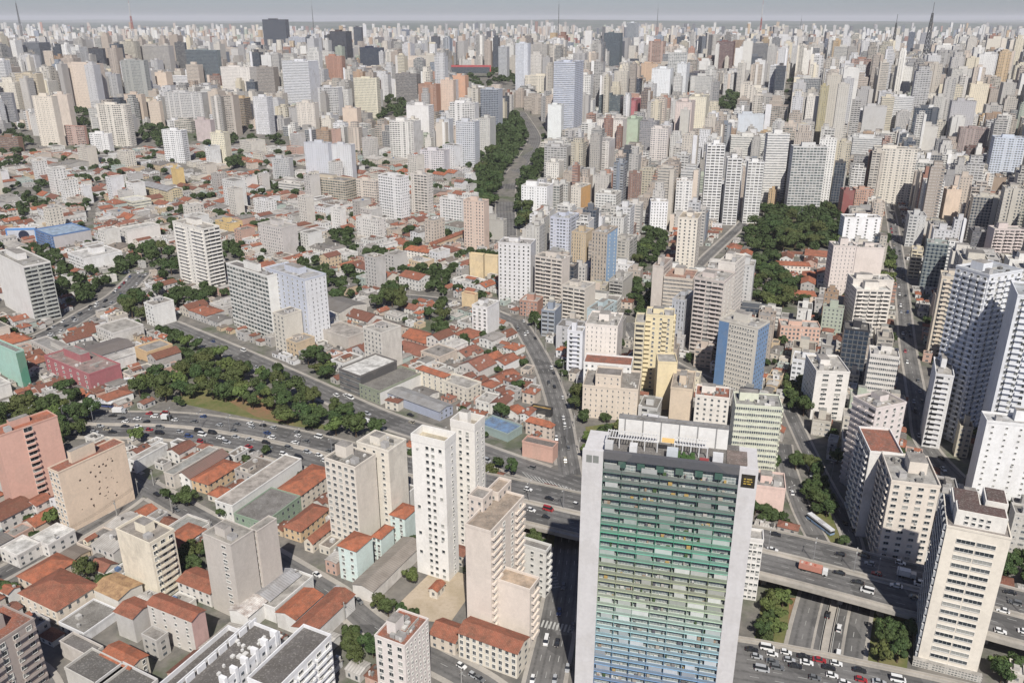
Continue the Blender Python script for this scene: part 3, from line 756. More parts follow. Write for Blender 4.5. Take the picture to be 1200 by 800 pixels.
# chevrons between ramp and expressway
A = Acc()
for k in range(16):
    x = 612 + k * 4.6; y = 553 + k * 1.55; a = U(x, y, 0); b = U(x + 7, y + 7, 0)
    A.poly([(a[0], a[1], .05), (a[0] + .5, a[1], .05), (b[0] + .5, b[1], .05), (b[0], b[1], .05)][::-1], (.5,) * 3, 'paint_line')
structure(A.build('chevron_marking'))
PATCHES = []
def patch(name, px, mat, z=.012, foot=False, depth_prot=True):
    A = Acc(); P = [UT(*p) for p in px]
    A.poly([(p[0], p[1], p[2] + z) for p in P], (.5,) * 3, mat); o = A.build(name); structure(o)
    me = o.data
    if me.polygons[0].normal.z < 0: me.flip_normals()
    PATCHES.append([p[:2] for p in P])
patch('grass', [(200, 470), (230, 452), (330, 480), (400, 505), (350, 500), (290, 489)], 'grass')
patch('earth_bank', [(268, 470), (300, 462), (335, 478), (345, 497), (300, 488)], 'earth', .016)
patch('grass', [(640, 615), (670, 612), (662, 655), (640, 640)], 'grass')
patch('grass', [(686, 500), (740, 492), (735, 535), (690, 545)], 'grass')
patch('sand_lot', [(461, 713), (512, 663), (545, 672), (548, 700), (527, 730), (500, 727)], 'sand')
patch('grass', [(893, 705), (925, 705), (930, 770), (880, 768)], 'grass')
patch('earth', [(925, 700), (934, 700), (930, 765), (922, 765)], 'earth', .018)
patch('grass', [(1010, 705), (1070, 715), (1062, 790), (1006, 770)], 'grass')
patch('grass', [(960, 575), (972, 590), (990, 640), (980, 645), (950, 600)], 'grass')
patch('park_ground', [(875, 245), (985, 245), (992, 285), (905, 297), (875, 285)], 'earth_dark')
PATCHES.pop()


# ------------------------------------------------------------------ landmark: the slab with green to blue balconies
def green_tower():
    H = 91.0; C = U(867, 548.5, H); P = (C[0], C[1], 0); th = math.radians(-14)
    X = (math.cos(th), math.sin(th)); u = (-X[0], -X[1]); v = (-X[1], X[0])
    root = empty('apartment_tower', P)
    k = PR(*C)[2]
    W = solve_len(P, H, u, 683, 54); Dp = 15.0
    # right end wall reaches picture column 889 at the roof
    We = solve_len(P, H, X, 889, 6); wl = 6.2; zt = H
    grey = alb((208, 205, 206), .86)
    def L(a, b): return (u[0] * a + v[0] * b, u[1] * a + v[1] * b)     # a leftwards from C, b away
    for nm, a0, a1 in (('side_wall', -We, 0), ('side_wall', W - wl, W)):
        A = Acc(); A.box(L(a1, -.5), X, v, a1 - a0, 1.3, 0, zt + .4, grey, 'clean_plaster'); A.box(L(a1, .8), X, v, a1 - a0, Dp - .8, 0, H - .9, grey, 'clean_plaster'); A.build(nm, root)
    A = Acc(); o = L(W - wl, 1.15); A.box(o, X, v, W - wl, Dp - 1.15, 0, H - 1.2, alb((190, 196, 192)), 'glazing'); A.build('core_wall', root)
    span = W - wl; nb = 7; bw = span / nb; nf = 29; fh = (H - 4.2) / nf
    def colr(f):       # f = 0 bottom .. 1 top, railing colour (a painted gradient of the real balconies)
        st = [(0, (60, 100, 155)), (.14, (85, 135, 180)), (.24, (125, 175, 200)), (.34, (150, 198, 200)), (.44, (170, 195, 165)), (.54, (152, 160, 120)), (.6, (132, 148, 108)), (.65, (80, 165, 140)), (.74, (35, 155, 115)), (.83, (30, 110, 88)), (1, (22, 72, 60))]
        for (a, ca), (b, cb) in zip(st, st[1:]):
            if f <= b:
                t = (f - a) / (b - a); return alb(tuple(ca[i] + (cb[i] - ca[i]) * t for i in range(3)), .82, .98)
        return alb(st[-1][1], .82, .98)
    rest = []; bud = 98
    M0 = Matrix(((X[0], v[0], 0, 0), (X[1], v[1], 0, 0), (0, 0, 1, 0), (0, 0, 0, 1)))
    for f in range(nf - 1, -1, -1):
        c = colr((f + .5) / nf); A = Acc()
        A.box((0.03, -.35), (1, 0), (0, 1), bw - .06, 1.48, -.14, 0, tuple(.4 + x * .4 for x in c), 'clean_plaster', bottom=True)
        A.box((0.03, -.44), (1, 0), (0, 1), bw - .06, .12, -.2, .08, tuple(min(.8, x * 1.25 + .1) for x in c), 'clean_plaster')
        A.box((0.03, -.38), (1, 0), (0, 1), bw - .06, .05, .1, .98, tuple(x * .38 + .13 for x in c), 'clean_plaster')
        A.box((0.03, -.4), (1, 0), (0, 1), bw - .06, .1, .98, 1.05, tuple(x * .8 + .12 for x in c), 'clean_plaster')
        bm = A.build('balcony'); me = bm.data; bpy.data.objects.remove(bm)
        for b in range(nb):
            p = L(W - wl - b * bw, 0); mw = Matrix.Translation((p[0], p[1], .9 + f * fh)) @ M0
            if bud > 0: obj_of(me, 'balcony', root, mw); bud -= 1
            else: rest.append((me, mw))
    merge_rest(root, rest, 'balcony_rows')
    # things on the balconies and enclosed balconies
    rr = random.Random(5); A = Acc(); A2 = Acc()
    for f in range(nf):
        for b in range(nb):
            z = .9 + f * fh; a0 = W - wl - b * bw
            A2.box(L(a0 - .04, -.3), X, v, .12, 1.4, z - .1, z + fh, tuple(x * .8 + .05 for x in colr((f + .5) / nf)), 'clean_plaster')
            if rr.random() < .24:
                kk = rr.uniform(.2, .5); g = tuple(kk + .22 * x for x in colr((f + .5) / nf)); w = rr.uniform(.5, .95) * bw
                A.box(L(a0 - rr.uniform(.1, bw - w), -.28), X, v, w, .06, z + 1.06, z + fh - .32, g, 'clean_plaster')
            for _ in range(rr.randint(0, 3)):
                g = rr.choice([(.5, .5, .48), (.12, .12, .12), (.3, .22, .16), (.6, .6, .58), (.06, .1, .04), (.4, .42, .4), (.35, .32, .28), (.1, .1, .12), (.2, .2, .2), (.42, .4, .38), (.4, .28, .1)])
                w = rr.uniform(.3, 1.3); h_ = rr.uniform(.5, 1.9)
                A.box(L(a0 - rr.uniform(.3, bw - w - .2), rr.uniform(.0, .5)), X, v, w, rr.uniform(.3, .5), z, z + h_, g, 'clean_plaster')
    structure(A.build('balcony_furniture', root), 'stuff')
    A2.build('divider_fins', root)['kind'] = 'stuff'
    A = Acc(); o = L(W - wl, -.55); A.box(o, X, v, W - wl, 1.6, H - 1.9, H + .5, alb((88, 90, 98)), 'clean_plaster', bottom=True); A.build('fascia', root)
    for b in range(1, 7):
        A = Acc(); A.box(L(W - wl - b * bw + 1.1, -.2), X, v, 2.2, 1.3, H - 4.4, H - 1.9, alb((50, 100, 88)), 'clean_plaster'); A.build('column', root)
    A = Acc(); A.box(L(W - wl, .8), X, v, W - wl, Dp - .9, H - 1.2, H - .6, alb((120, 115, 112)), 'roof_concrete'); A.build('roof', root)
    A = Acc(); A.box(L(W * .80, Dp - 3.6), X, v, W * .72, .5, H - .6, H + 6.3, alb((232, 230, 226)), 'clean_plaster'); A.box(L(W * .80, Dp - 3.9), X, v, W * .72, 1.6, H + 6.3, H + 7.0, alb((150, 148, 148)), 'roof_concrete')
    for k_ in range(6): A.box(L(W * (.76 - .12 * k_), Dp - 3.75), X, v, .35, .2, H - .6, H + 6.3, alb((150, 150, 150)), 'clean_plaster')
    A.build('screen_wall', root)
    A = Acc()
    for a0, w in ((W * .86, W * .34), (W * .42, W * .22)):
        n = int(w / .8)
        for i in range(n): A.box(L(a0 - i * .8, 4.6), X, v, .22, 4.6, H + 2.9, H + 3.15, (.6, .6, .6), 'clean_plaster', bottom=True)
        for bb in (4.6, 9.0): A.box(L(a0, bb), X, v, w, .25, H + 2.65, H + 2.9, (.6, .6, .6), 'clean_plaster')
        for i in range(5): A.box(L(a0 - i * (w - .4) / 4, 4.6), X, v, .3, .3, H - .6, H + 2.7, (.55, .55, .55), 'clean_plaster')
    A.build('pergola', root)
    for a0, w, c in ((W * .86, 2.3, (200, 200, 200)), (W * .70, 2.2, (215, 215, 215)), (W * .46, 3.2, (190, 198, 205)), (W * .17, 2.9, (215, 216, 220))):
        A = Acc(); A.box(L(a0, 1.3), X, v, w, 2.6, H - .6, H + 2.3, alb(c), 'clean_plaster'); A.build('roof_cabin', root)
    A = Acc(); A.box(L(W * .50, 4.2), X, v, 3.6, 2.4, H + 3.3, H + 3.6, alb((245, 190, 40), .9), 'clean_plaster', bottom=True); A.build('awning', root)
    A = Acc(); A.box(L(W * .25, 1.8), X, v, 2.6, 1.0, H - .6, H + .5, alb((170, 45, 50)), 'clean_plaster'); A.build('sofa', root)
    A = Acc(); A.box(L(W * .40, 1.2), X, v, 5.5, 3.0, H - .6, H - .1, (.05, .1, .03), 'clean_plaster')
    rr2 = random.Random(2)
    for _ in range(14): A.box(L(W * (.40 - .1 * rr2.random()), 1.3 + 3 * rr2.random()), X, v, .8, .7, H - .2, H + .2 + rr2.random(), (.05, .1, .03), 'clean_plaster')
    A.build('planter', root)
    A = Acc(); A.box(L(W * .08, 3.0), X, v, 5.8, 8.0, H - .6, H - .3, alb((140, 118, 108)), 'roof_concrete'); A.build('terrace', root)
    # dark plaque with gilded lettering lines on the right end wall
    A = Acc(); A.box(L(-.7, -.62), X, v, 3.8, .12, H - 5.6, H - 1.4, (.02, .018, .012), 'clean_plaster', bottom=True); pl = A.build('plaque', root)
    A = Acc()
    for r, segs in enumerate(((.6, 1.4), (.5, .9, .5), (.8, 1.0))):
        s = .7
        for w in segs: A.box(L(-.7 - s, -.68), X, v, w, .06, H - 3.0 - r * .75, H - 2.7 - r * .75, (.45, .32, .06), 'clean_plaster', bottom=True); s += w + .25
    A.build('plaque_lines', pl)
    tagx(root, 'huge slab tower with balconies shading green to blue between blank grey end walls', 'apartment tower')
    A = Acc()
    for a0 in (1.2, 3.2):
        A.box(L(W - a0, -.56), X, v, 1.7, .06, H - 3.6, H - 1.2, (.2, .21, .2), 'clean_plaster', bottom=True)
    A.build('vent_grille', root)
    q = [L(-We, 0), L(-We, Dp), L(W, Dp), L(W, 0)]
    wq = [(p[0] + P[0], p[1] + P[1]) for p in q]; add_foot(wq, 2.0); protect(sil(wq, 0, H), PR(*P)[2])
    ANCH.append(('the green balcony tower', 780, 660))
green_tower()
# ------------------------------------------------------------------ landmark: the white tower on the right by the viaduct
def white_right():
    root, q, h, P, u, v = tower('office_tower', 'L', -23, 1100, 1110, 1185, 615, 776, (238, 226, 205), 'plaster', 'clean_plaster', rcol=(.3, .27, .25), par=.6, top=False, force=(21, None),
        label='cream white office tower with paired window strips beside the viaduct', cat='office tower', short='the cream viaduct tower')
    a, b = q[0], q[1]; dx, dy, L = face_frame(a, b); n = 17; fh = (h - 3) / n
    M0 = Matrix(((dx, -dy, 0, 0), (dy, dx, 0, 0), (0, 0, 1, 0), (0, 0, 0, 1))); k = 0
    for r in range(n):
        for t in (.34, .66):
            fm, pm = wmesh(L * .29, 1.35, 'frame_white', ['glass_pane', 'pane_mid', 'pane_pale'][(r * 7 + int(t * 10)) % 3 if random.random() < .7 else 0], 3)
            o = obj_of(fm, 'window', root, Matrix.Translation((a[0] + dx * L * t, a[1] + dy * L * t, 1.2 + r * fh)) @ M0); obj_of(pm, 'pane', o)
    # louvred left face: a slab and a fin at each storey
    a, b = q[3], q[0]; dx, dy, L = face_frame(a, b)
    M1 = Matrix(((dx, -dy, 0, 0), (dy, dx, 0, 0), (0, 0, 1, 0), (0, 0, 0, 1)))
    A = Acc(); A.box((0, -1.0), (1, 0), (0, 1), L - .5, 1.0, 0, .25, alb((205, 205, 205)), 'clean_plaster', bottom=True); A.box((0, -1.0), (1, 0), (0, 1), L - .5, .1, .25, 1.1, alb((190, 195, 200)), 'clean_plaster')
    for i in range(6): A.box((i * (L - .7) / 5, -.9), (1, 0), (0, 1), .25, .9, 1.1, fh - .02, alb((170, 175, 180)), 'clean_plaster')
    A.box((0, -.06), (1, 0), (0, 1), L - .5, .05, 1.1, fh - .02, (.05, .06, .08), 'clean_plaster')
    bo = A.build('balcony', root); me = bo.data
    for r in range(n + 1):
        mw = Matrix.Translation((a[0], a[1], .5 + r * fh)) @ M1
        if r == 0: bo.matrix_local = mw
        else: obj_of(me, 'balcony', root, mw)
    # white penthouse tiers with brown roofs
    X = (v[0], v[1]); Y = (u[0], u[1])
    def at(s, t): return (v[0] * s + u[0] * t, v[1] * s + u[1] * t)
    Lv = math.dist(q[0], q[1]); Lu = math.dist(q[0], q[3])
    for (s, t, w, d, z, hh) in ((Lv * .12, Lu * .12, Lv * .8, Lu * .3, h, 5.5), (Lv * .1, Lu * .45, Lv * .45, Lu * .5, h, 4.2), (Lv * .6, Lu * .5, Lv * .36, Lu * .45, h, 6.5)):
        A = Acc(); A.box(at(s, t), X, Y, w, d, z, z + hh, alb((235, 230, 220)), 'clean_plaster'); A.box(at(s + .5, t + .5), X, Y, w - 1, d - 1, z + hh, z + hh + .3, alb((105, 75, 70)), 'roof_concrete'); A.build('penthouse', root)
    fm, pm = wmesh(1.0, .9, 'frame_white', 'glass_pane', 0)
    for r in range(2):
        for i in range(4):
            s = Lv * .3 + i * 2.1; p = at(s, Lu * .12)
            Mx = Matrix(((X[0], Y[0], 0, 0), (X[1], Y[1], 0, 0), (0, 0, 1, 0), (0, 0, 0, 1)))
            o = obj_of(fm, 'window', root, Matrix.Translation((p[0], p[1], h + 1.0 + r * 2.0)) @ Mx); obj_of(pm, 'pane', o)
    A = Acc(); A.box(at(-1.5, -2.0), X, Y, Lv + 3, 2.0, 0, 2.6, alb((200, 195, 185)), 'wide', 'roof_concrete', (.4, .38, .35)); A.build('podium', root)
white_right()
# ------------------------------------------------------------------ catalogue of the near and middle buildings
T = tower
TILE = alb((212, 120, 80), .62, .88); TILE2 = alb((192, 112, 82), .6, .85); TDARK = alb((138, 84, 66), .7, .85); GREY = (.23, .22, .205); DK_ = (.12, .115, .11); LT = (.42, .4, .37); WHT = (.66, .65, .62)
# --- foreground left
T('apartment_block', 'R', -26, -60, -24, 40, 765, 860, (176, 160, 150), rcol=TILE2, h=26, geo2=(4, 1.7, 1.6), bal2=[(.04, .3), (.58, .97)], par=.8, s2='balcony',
  label='brown block with white balconies and a green roof pool at the left frame edge', cat='apartment block', short='the brown balcony block')
rs = T('apartment_block', 'R', -38, -40, -4, 67, 511, 600, (222, 162, 136), 'plaster', 'clean_plaster', rcol=TILE, par=.6, col2=(234, 172, 146), bal2=[(.42, .56)], geo2=(1, 3.6, 2.2, 1, (.49,)), force=(10, None),
  label='salmon pink apartment block with a recessed balcony column and orange roof tiles', cat='apartment block', short='the salmon pink block')
PB = T('apartment_block', 'R', -31, 56, 68, 146, 553, 624, (232, 205, 172), 'house', 'plaster', rcol=TILE2, geo1=(3, 1.3, 1.5), par=.5, col2=(240, 208, 172), 
  label='peach block with a huge blank side wall and terracotta roof pieces', cat='apartment block', short='the peach blank-walled block')
def vent_holes():
    root, q, h, P, u, v = PB; r3 = random.Random(3); L = math.dist(q[0], q[1]); n = (v[1], -v[0])
    for _ in range(34):
        s = L * r3.uniform(.2, .78); z = h * r3.uniform(.2, .86); w = r3.choice([.35, .5, .5, .8])
        A = Acc(); A.box((q[0][0] + v[0] * s + n[0] * .04, q[0][1] + v[1] * s + n[1] * .04), v, u, w, .04, z, z + w, (.07, .05, .04), 'clean_plaster'); A.build('vent_hole', root)
vent_holes()
T('apartment_block', 'R', -30, 136, 175, 204, 636, 690, (240, 226, 196), 'plaster', 'balcony', rcol=(.3, .27, .24), geo2=(3, 1.8, 1.5), h=27, label='cream block with planted roof terraces and dark balcony windows', cat='apartment block', short='the cream terraced block')
T('apartment_block', 'R', -30, 237, 270, 297, 638, 700, (205, 195, 183), 'plaster', 'plaster', rcol=(.32, .3, .27), geo1=(1, 2.2, 1.0, 1, (.74,)), h=34, par=.4, label='weathered beige block with one curved column of windows', cat='apartment block', short='the weathered beige block')
T('apartment_block', 'R', -30, 292, 301, 324, 622, 688, (208, 196, 184), 'punch', 'plaster', rcol=(.32, .3, .27), h=33, par=.4, geo1=(1, 1.6, 1.2), label='blank beige slab standing just behind the weathered beige block', cat='apartment block')
T('apartment_block', 'R', -26, 172, 224, 240, 727, 780, (214, 206, 196), 'house', 'plaster', 'gable', rcol=TILE2, h=15, geo1=(4, 1.1, 1.2), col2=(220, 170, 160), top=False, rise=1.0, label='narrow four storey house with pink end wall and terracotta roof', cat='apartment block')
T('house', 'R', -26, 134, 155, 178, 724, 760, (200, 196, 190), 'plaster', 'plaster', 'gable', rcol=TILE2, h=11, top=False, rise=1.2, label='grey rendered house with faded terracotta gable roof', cat='house')
T('house', 'R', -28, 22, 66, 114, 715, 740, (232, 215, 190), 'house', 'house', 'hip', rcol=TILE2, h=7.5, top=False, rise=3.2, geo1=(6, 1.0, 1.6), label='largest red tiled house at lower left with broad hip roof', cat='house', short='the broad red-roofed house')
T('house', 'R', -28, 20, 42, 88, 684, 700, (225, 205, 180), 'house', 'house', 'hip', rcol=TILE, h=7, top=False, rise=2.6, label='red tiled hip roofed house touching the largest red house', cat='house')
T('house', 'R', -28, 108, 138, 166, 702, 722, (222, 216, 205), 'plaster', 'plaster', 'gable', rcol=(.42, .28, .15), h=7, top=False, rise=1.2, label='house with ochre sheet roof and pale blank wall', cat='house')
T('house', 'R', -28, 70, 104, 121, 768, 780, (210, 200, 190), 'plaster', 'house', 'flat', rcol=(.16, .15, .145), h=7, top=False, label='house with dark grey flat roof and low parapet', cat='house')
T('house', 'R', -28, 118, 152, 173, 783, 800, (215, 205, 185), 'plaster', 'house', 'gable', rcol=TILE, h=8.5, top=False, rise=1.1, geo2=(2, 1.2, 1.5), label='cream house with split orange gable roof facing the white complex', cat='house')
T('workshop', 'R', -28, 76, 117, 150, 803, 825, (205, 200, 190), 'plaster', 'house', 'flat', rcol=DK_, h=9, top=False, label='workshop with a wide dark flat roof at the bottom edge', cat='workshop')
T('workshop', 'R', -28, 110, 150, 185, 822, 845, (215, 212, 208), 'plaster', 'house', 'flat', rcol=DK_, h=9, top=False, label='dark roofed workshop with white rim in the bottom left corner', cat='workshop')
T('house', 'R', -28, 166, 183, 197, 750, 770, (195, 190, 182), 'house', 'house', 'flat', rcol=(.3, .28, .26), h=9, label='small grey house with a slatted roof canopy', cat='house')
# white complex at the bottom
VB = T('apartment_block', 'R', -26, 207, 243, 328, 817, 860, (236, 236, 238), 'punch', 'punch', rcol=(.13, .12, .115), h=27, par=1.3, top=False, label='white bar with long dark roof dotted with small white vents', cat='apartment block', short='the white dark-roofed bar')

T('apartment_block', 'R', -26, 183, 206, 291, 815, 860, (236, 236, 238), 'punch', 'punch', rcol=(.12, .11, .105), h=24.5, par=1.8, top=False, label='narrow lower wing with dark roof and white rim left of the white bar', cat='apartment block')
T('apartment_block', 'R', -26, 290, 323, 388, 807, 860, (240, 240, 242), 'wide', 'wide', rcol=(.13, .12, .115), h=25, par=1.2, top=False, geo2=(6, 2.0, 1.3), bal2=[(.05, .3), (.36, .62), (.68, .95)], label='white balcony block with dark roof right of the long dark roofed bar', cat='apartment block')
def roof_things():
    root, q, h, P, u, v = VB; r3 = random.Random(8); Lu_, Lv_ = math.dist(q[0], q[3]), math.dist(q[0], q[1])
    def at(s, t): return (q[0][0] + v[0] * s + u[0] * t, q[0][1] + v[1] * s + u[1] * t)
    for _ in range(16):
        A = Acc(); w = r3.uniform(.7, 1.5); A.box(at(r3.uniform(.2, .9) * Lv_, r3.uniform(.15, .85) * Lu_), v, u, w, w, h, h + r3.uniform(.4, 1.0), (.6, .59, .57), 'clean_plaster'); A.build('roof_vent', root)
    for k in range(7):
        A = Acc(); A.box(at(Lv_ * (k + .5) / 7, -.3), v, u, 1.2, 2.4, h - 3, h + 2.6, alb((240, 240, 242)), 'clean_plaster'); A.build('parapet_fin', root)
        A = Acc(); A.box(at(Lv_ * (k + .5) / 7, Lu_ - 2.0), v, u, 3.2, .5, h, h + 2.2, alb((232, 232, 234)), 'clean_plaster'); A.build('parapet_fin', root)
roof_things()
T('apartment_block', 'R', -26, 439, 474, 502, 756, 840, (228, 216, 208), 'house', 'plaster', rcol=TILE2, h=27, geo1=(3, 1.6, 1.6), geo2=(6, .9, 1.1), par=.7, label='pale pink block with red roof ring around a white stair head', cat='apartment block', short='the pale pink red-topped block')
T('row_house', 'R', -27, 537, 606, 650, 765, 790, (232, 220, 196), 'house', 'house', 'gable', rcol=TILE2, h=11, geo1=(9, 1.2, 1.7), top=False, force=(None, 9), rise=1.6, label='long cream three storey house with red roof beside the sand lot street', cat='row house', short='the long cream red-roofed house')
T('house', 'R', -27, 504, 533, 548, 752, 765, (228, 210, 185), 'house', 'house', 'gable', rcol=TILE2, h=6, top=False, label='small red roofed house against the long cream house', cat='house')
# tower pair, cream pair, stepped cream tower
T('apartment_tower', 'R', -26, 482, 521, 534, 517, 681, (244, 240, 232), 'plaster', 'plaster', rcol=(.5, .44, .33), geo1=(4, 1.3, 1.4, 0, (.16, .47, .64, .86), (.65, 0, 0, .5)), geo2=(1, 1.1, 1.0, 0, (.6,)), par=3.0, top=False, label='slender white tower with open cream crown, nearer of the white pair', cat='apartment tower', short='the slender white tower')
T('apartment_tower', 'R', -26, 528, 556, 568, 497, 655, (240, 234, 224), 'plaster', 'plaster', rcol=(.45, .4, .33), geo1=(2, 1.2, 1.2, 0, (.4, .7)), geo2=(2, 1.1, 1.1), par=3.0, label='slender white tower with slotted crown, farther of the white pair', cat='apartment tower')
T('apartment_block', 'R', -30, 380, 416, 440, 547, 625, (230, 218, 200), 'house', 'plaster', rcol=(.17, .16, .15), geo1=(5, 1.7, 1.6, 2), par=.8, h=41, label='cream block with grey square roof and full grid of windows', cat='apartment block', short='the cream grey-roofed block')
T('apartment_block', 'R', -30, 418, 455, 476, 528, 607, (236, 226, 208), 'punch', 'plaster', rcol=(.5, .47, .42), geo1=(3, 1.3, 1.2, 1, (.25, .55, .82)), par=.8, h=42, label='cream block with whitish cluttered roof behind the grey roofed one', cat='apartment block')
T('apartment_block', 'R', -27, 545, 575, 614, 622, 752, (232, 215, 198), 'plaster', 'balcony', rcol=(.36, .29, .23), geo2=(4, 1.5, 1.4), bal2=[(.02, .28), (.72, .98)], par=.9, top=False, label='stepped cream block with brown roof terrace and blank left wall', cat='apartment block', short='the stepped cream block')
T('apartment_block', 'R', -27, 549, 566, 577, 584, 600, (230, 212, 195), 'house', 'house', rcol=(.3, .28, .26), h=52, top=False, label='upper stair tier of the stepped cream block', cat='apartment block')
T('apartment_block', 'R', -27, 570, 584, 599, 577, 600, (230, 212, 195), 'house', 'house', rcol=(.36, .29, .23), h=50, top=False, label='rear terrace tier above the stepped cream block', cat='apartment block')
T('apartment_block', 'R', -27, 572, 621, 632, 690, 759, (234, 217, 200), 'plaster', 'balcony', rcol=(.5, .38, .28), top=False, label='peach white lower block with an orange tiled terrace strip', cat='apartment block')
T('apartment_block', 'R', -27, 608, 640, 646, 645, 705, (222, 220, 214), 'house', 'balcony', rcol=(.24, .23, .22), geo1=(3, 1.2, 1.2), h=22, label='pale grey block with dark flat roof beside the zebra crossing', cat='apartment block')
for k, (xl, xc, xr, yc, yb, w) in enumerate([(396, 417, 436, 645, 684, 'nearest'), (436, 446, 461, 630, 657, 'middle'), (457, 474, 489, 607, 640, 'farthest')]):
    T('apartment_block', 'R', -27, xl, xc, xr, yc, yb, (212, 236, 230), 'house', 'plaster', 'hip', rcol=TILE, geo1=(2, 1.2, 1.3), top=False, rise=1.6, label=f'mint coloured block with orange hip roof, {w} of the three mint blocks', cat='apartment block', short='the nearest mint block' if k == 0 else None)
T('warehouse', 'R', -27, 413, 437, 495, 692, 702, (226, 220, 212), 'plaster', 'plaster', 'sgable', rcol=(.28, .25, .22), h=6, top=False, rise=1.2, label='long grey sheet roofed shed beside the sand lot', cat='warehouse', short='the long grey shed')
T('house', 'R', -27, 503, 512, 521, 692, 702, (236, 225, 205), 'house', 'house', 'gable', rcol=TILE, h=4, top=False, rise=.8, label='tiny orange roofed gatehouse on the sand lot', cat='house')
# between the two streets, left
for a in [(150, 158, 196, 540, 556, 'flat', LT, 7, 'white', 'long pale roofed house with awnings beside the expressway'), (192, 203, 256, 556, 572, 'flat', (.3, .3, .28), 8, 'beige', 'beige hall with long blank side wall and grey roof terrace'),
          (206, 222, 268, 560, 575, 'sgable', (.2, .12, .1), 6, 'white', 'white house with ribbed brown sheet roof'), (224, 244, 282, 567, 580, 'hip', TILE, 6, 'yellow', 'yellow walled house with bright orange hip roof'),
          (252, 272, 353, 592, 612, 'flat', (.42, .38, .34), 9, 'white', 'long white warehouse with cream roof ridge'), (274, 309, 352, 612, 630, 'flat', (.2, .19, .18), 8, 'green', 'green walled warehouse with stained dark grey roof'),
          (325, 352, 392, 580, 596, 'hip', TILE, 8, 'cream', 'cream house with bright orange hip roof right of the long warehouse'), (332, 352, 386, 622, 634, 'hip', TILE2, 6, 'yellow', 'house with dull red hip roof behind the cream grey roofed block'),
          (356, 366, 395, 636, 645, 'gable', TILE2, 5, 'cream', 'narrow house with red gable roof right of the street trees')]:
    xl, xc, xr, yc, yb, rf, rc, hh, cn, lab = a
    cc = dict(white=(236, 234, 228), beige=(208, 198, 184), yellow=(230, 190, 130), green=(140, 170, 140), cream=(232, 218, 195))[cn]
    T('warehouse' if 'warehouse' in lab or 'hall' in lab else 'house', 'R', -26, xl, xc, xr, yc, yb, cc, 'house', 'plaster' if cn in ('white', 'beige') else 'house', rf, rcol=rc, h=hh, top=False, label=lab, cat='warehouse' if 'warehouse' in lab or 'hall' in lab else 'house', par=.5)
for a in [(272, 290, 330, 702, 'gable', TILE, 'long orange gable roofed house beside the blank beige slab'), (290, 316, 352, 703, 'sgable', (.34, .34, .35), 'long white shed with grey sheet roof by the street corner'), (314, 322, 367, 712, 'flat', LT, 'white shed with pale flat roof and round dormer'),
          (330, 346, 378, 725, 'gable', TILE, 'white walled shed with clean orange roof'), (338, 366, 415, 742, 'gable', TILE2, 'long red roofed hall above the street corner'), (262, 290, 312, 722, 'gable', WHT, 'small white gabled house among the sheds')]:
    xl, xc, xr, yc, rf, rc, lab = a
    T('house', 'R', -27, xl, xc, xr, yc, yc + 12, (232, 230, 226), 'plaster', 'plaster', rf, rcol=rc, h=7, top=False, label=lab, cat='house', rise=1.3, force=(9, None))
for a in [(190, 210, 241, 640, 'hip', TILE, 'orange hip roofed house behind the cream terraced block'), (195, 222, 248, 628, 'flat', (.3, .3, .28), 'grey flat roofed shed behind the weathered beige block'), (0, 0, 40, 610, 'gable', TDARK, 'low dark roofed shed left of the peach blank walled block'),
          (30, 42, 60, 592, 'gable', TILE2, 'small white house with red roof against the peach block'), (36, 56, 88, 638, 'flat', WHT, 'white shed with pale terrace roof on the lower left street'), (0, 20, 48, 650, 'flat', WHT, 'long white shed on the lower left street'), (208, 246, 268, 695, 'gable', TILE2, 'red gable roof under the weathered beige block')]:
    xl, xc, xr, yc, rf, rc, lab = a
    T('house', 'R', -27, xl - .5, xc, xr, yc, yc + 12, (228, 222, 214), 'house', 'house', rf, rcol=rc, h=6.5, top=False, label=lab, cat='house', rise=1.4)
# --- along the avenue, middle left
T('workshop', 'R', -38, 397, 422, 465, 440, 456, (112, 108, 106), 'ribbon', 'plaster', rcol=WHT, h=14, top=False, col2=(92, 90, 90), label='dark grey building with white roof and balcony rows on the avenue', cat='workshop', short='the dark building with white roof')
T('workshop', 'R', -38, 421, 445, 494, 458, 466, (150, 160, 130), 'house', 'plaster', rcol=(.19, .18, .165), h=9, top=False, col2=(225, 222, 215), label='workshop with brown grey roof and olive front on the avenue', cat='workshop')
T('house', 'R', -38, 487, 520, 528, 442, 460, (238, 226, 200), 'house', 'house', 'hip', rcol=TILE, h=11, geo1=(5, 1.1, 1.1), top=False, rise=1.6, label='cream house with vivid orange hip roof behind the blue wall', cat='house', short='the vivid orange-roofed house')
T('house', 'R', -38, 516, 548, 564, 455, 470, (232, 222, 200), 'house', 'house', 'flat', rcol=LT, h=9, top=False, label='cream house with pale roof right of the vivid orange roof', cat='house')
T('warehouse', 'R', -38, 446, 515, 545, 482, 492, (170, 180, 205), 'plaster', 'house', 'sgable', rcol=(.3, .3, .3), h=6, top=False, force=(None, 11), rise=1.2, label='blue painted wall and shed along the avenue', cat='warehouse')
T('warehouse', 'R', -38, 560, 595, 612, 508, 520, (150, 175, 170), 'plaster', 'plaster', 'flat', rcol=(.14, .24, .4), h=5, top=False, label='shed with bright blue roof by the ramp', cat='warehouse', short='the blue-roofed shed')
T('house', 'R', -25, 612, 648, 654, 524, 545, (222, 165, 140), 'plaster', 'plaster', 'flat', rcol=(.16, .14, .13), h=9, top=False, label='salmon walled house with graffiti and dark roof at the ramp corner', cat='house', short='the salmon graffiti house')
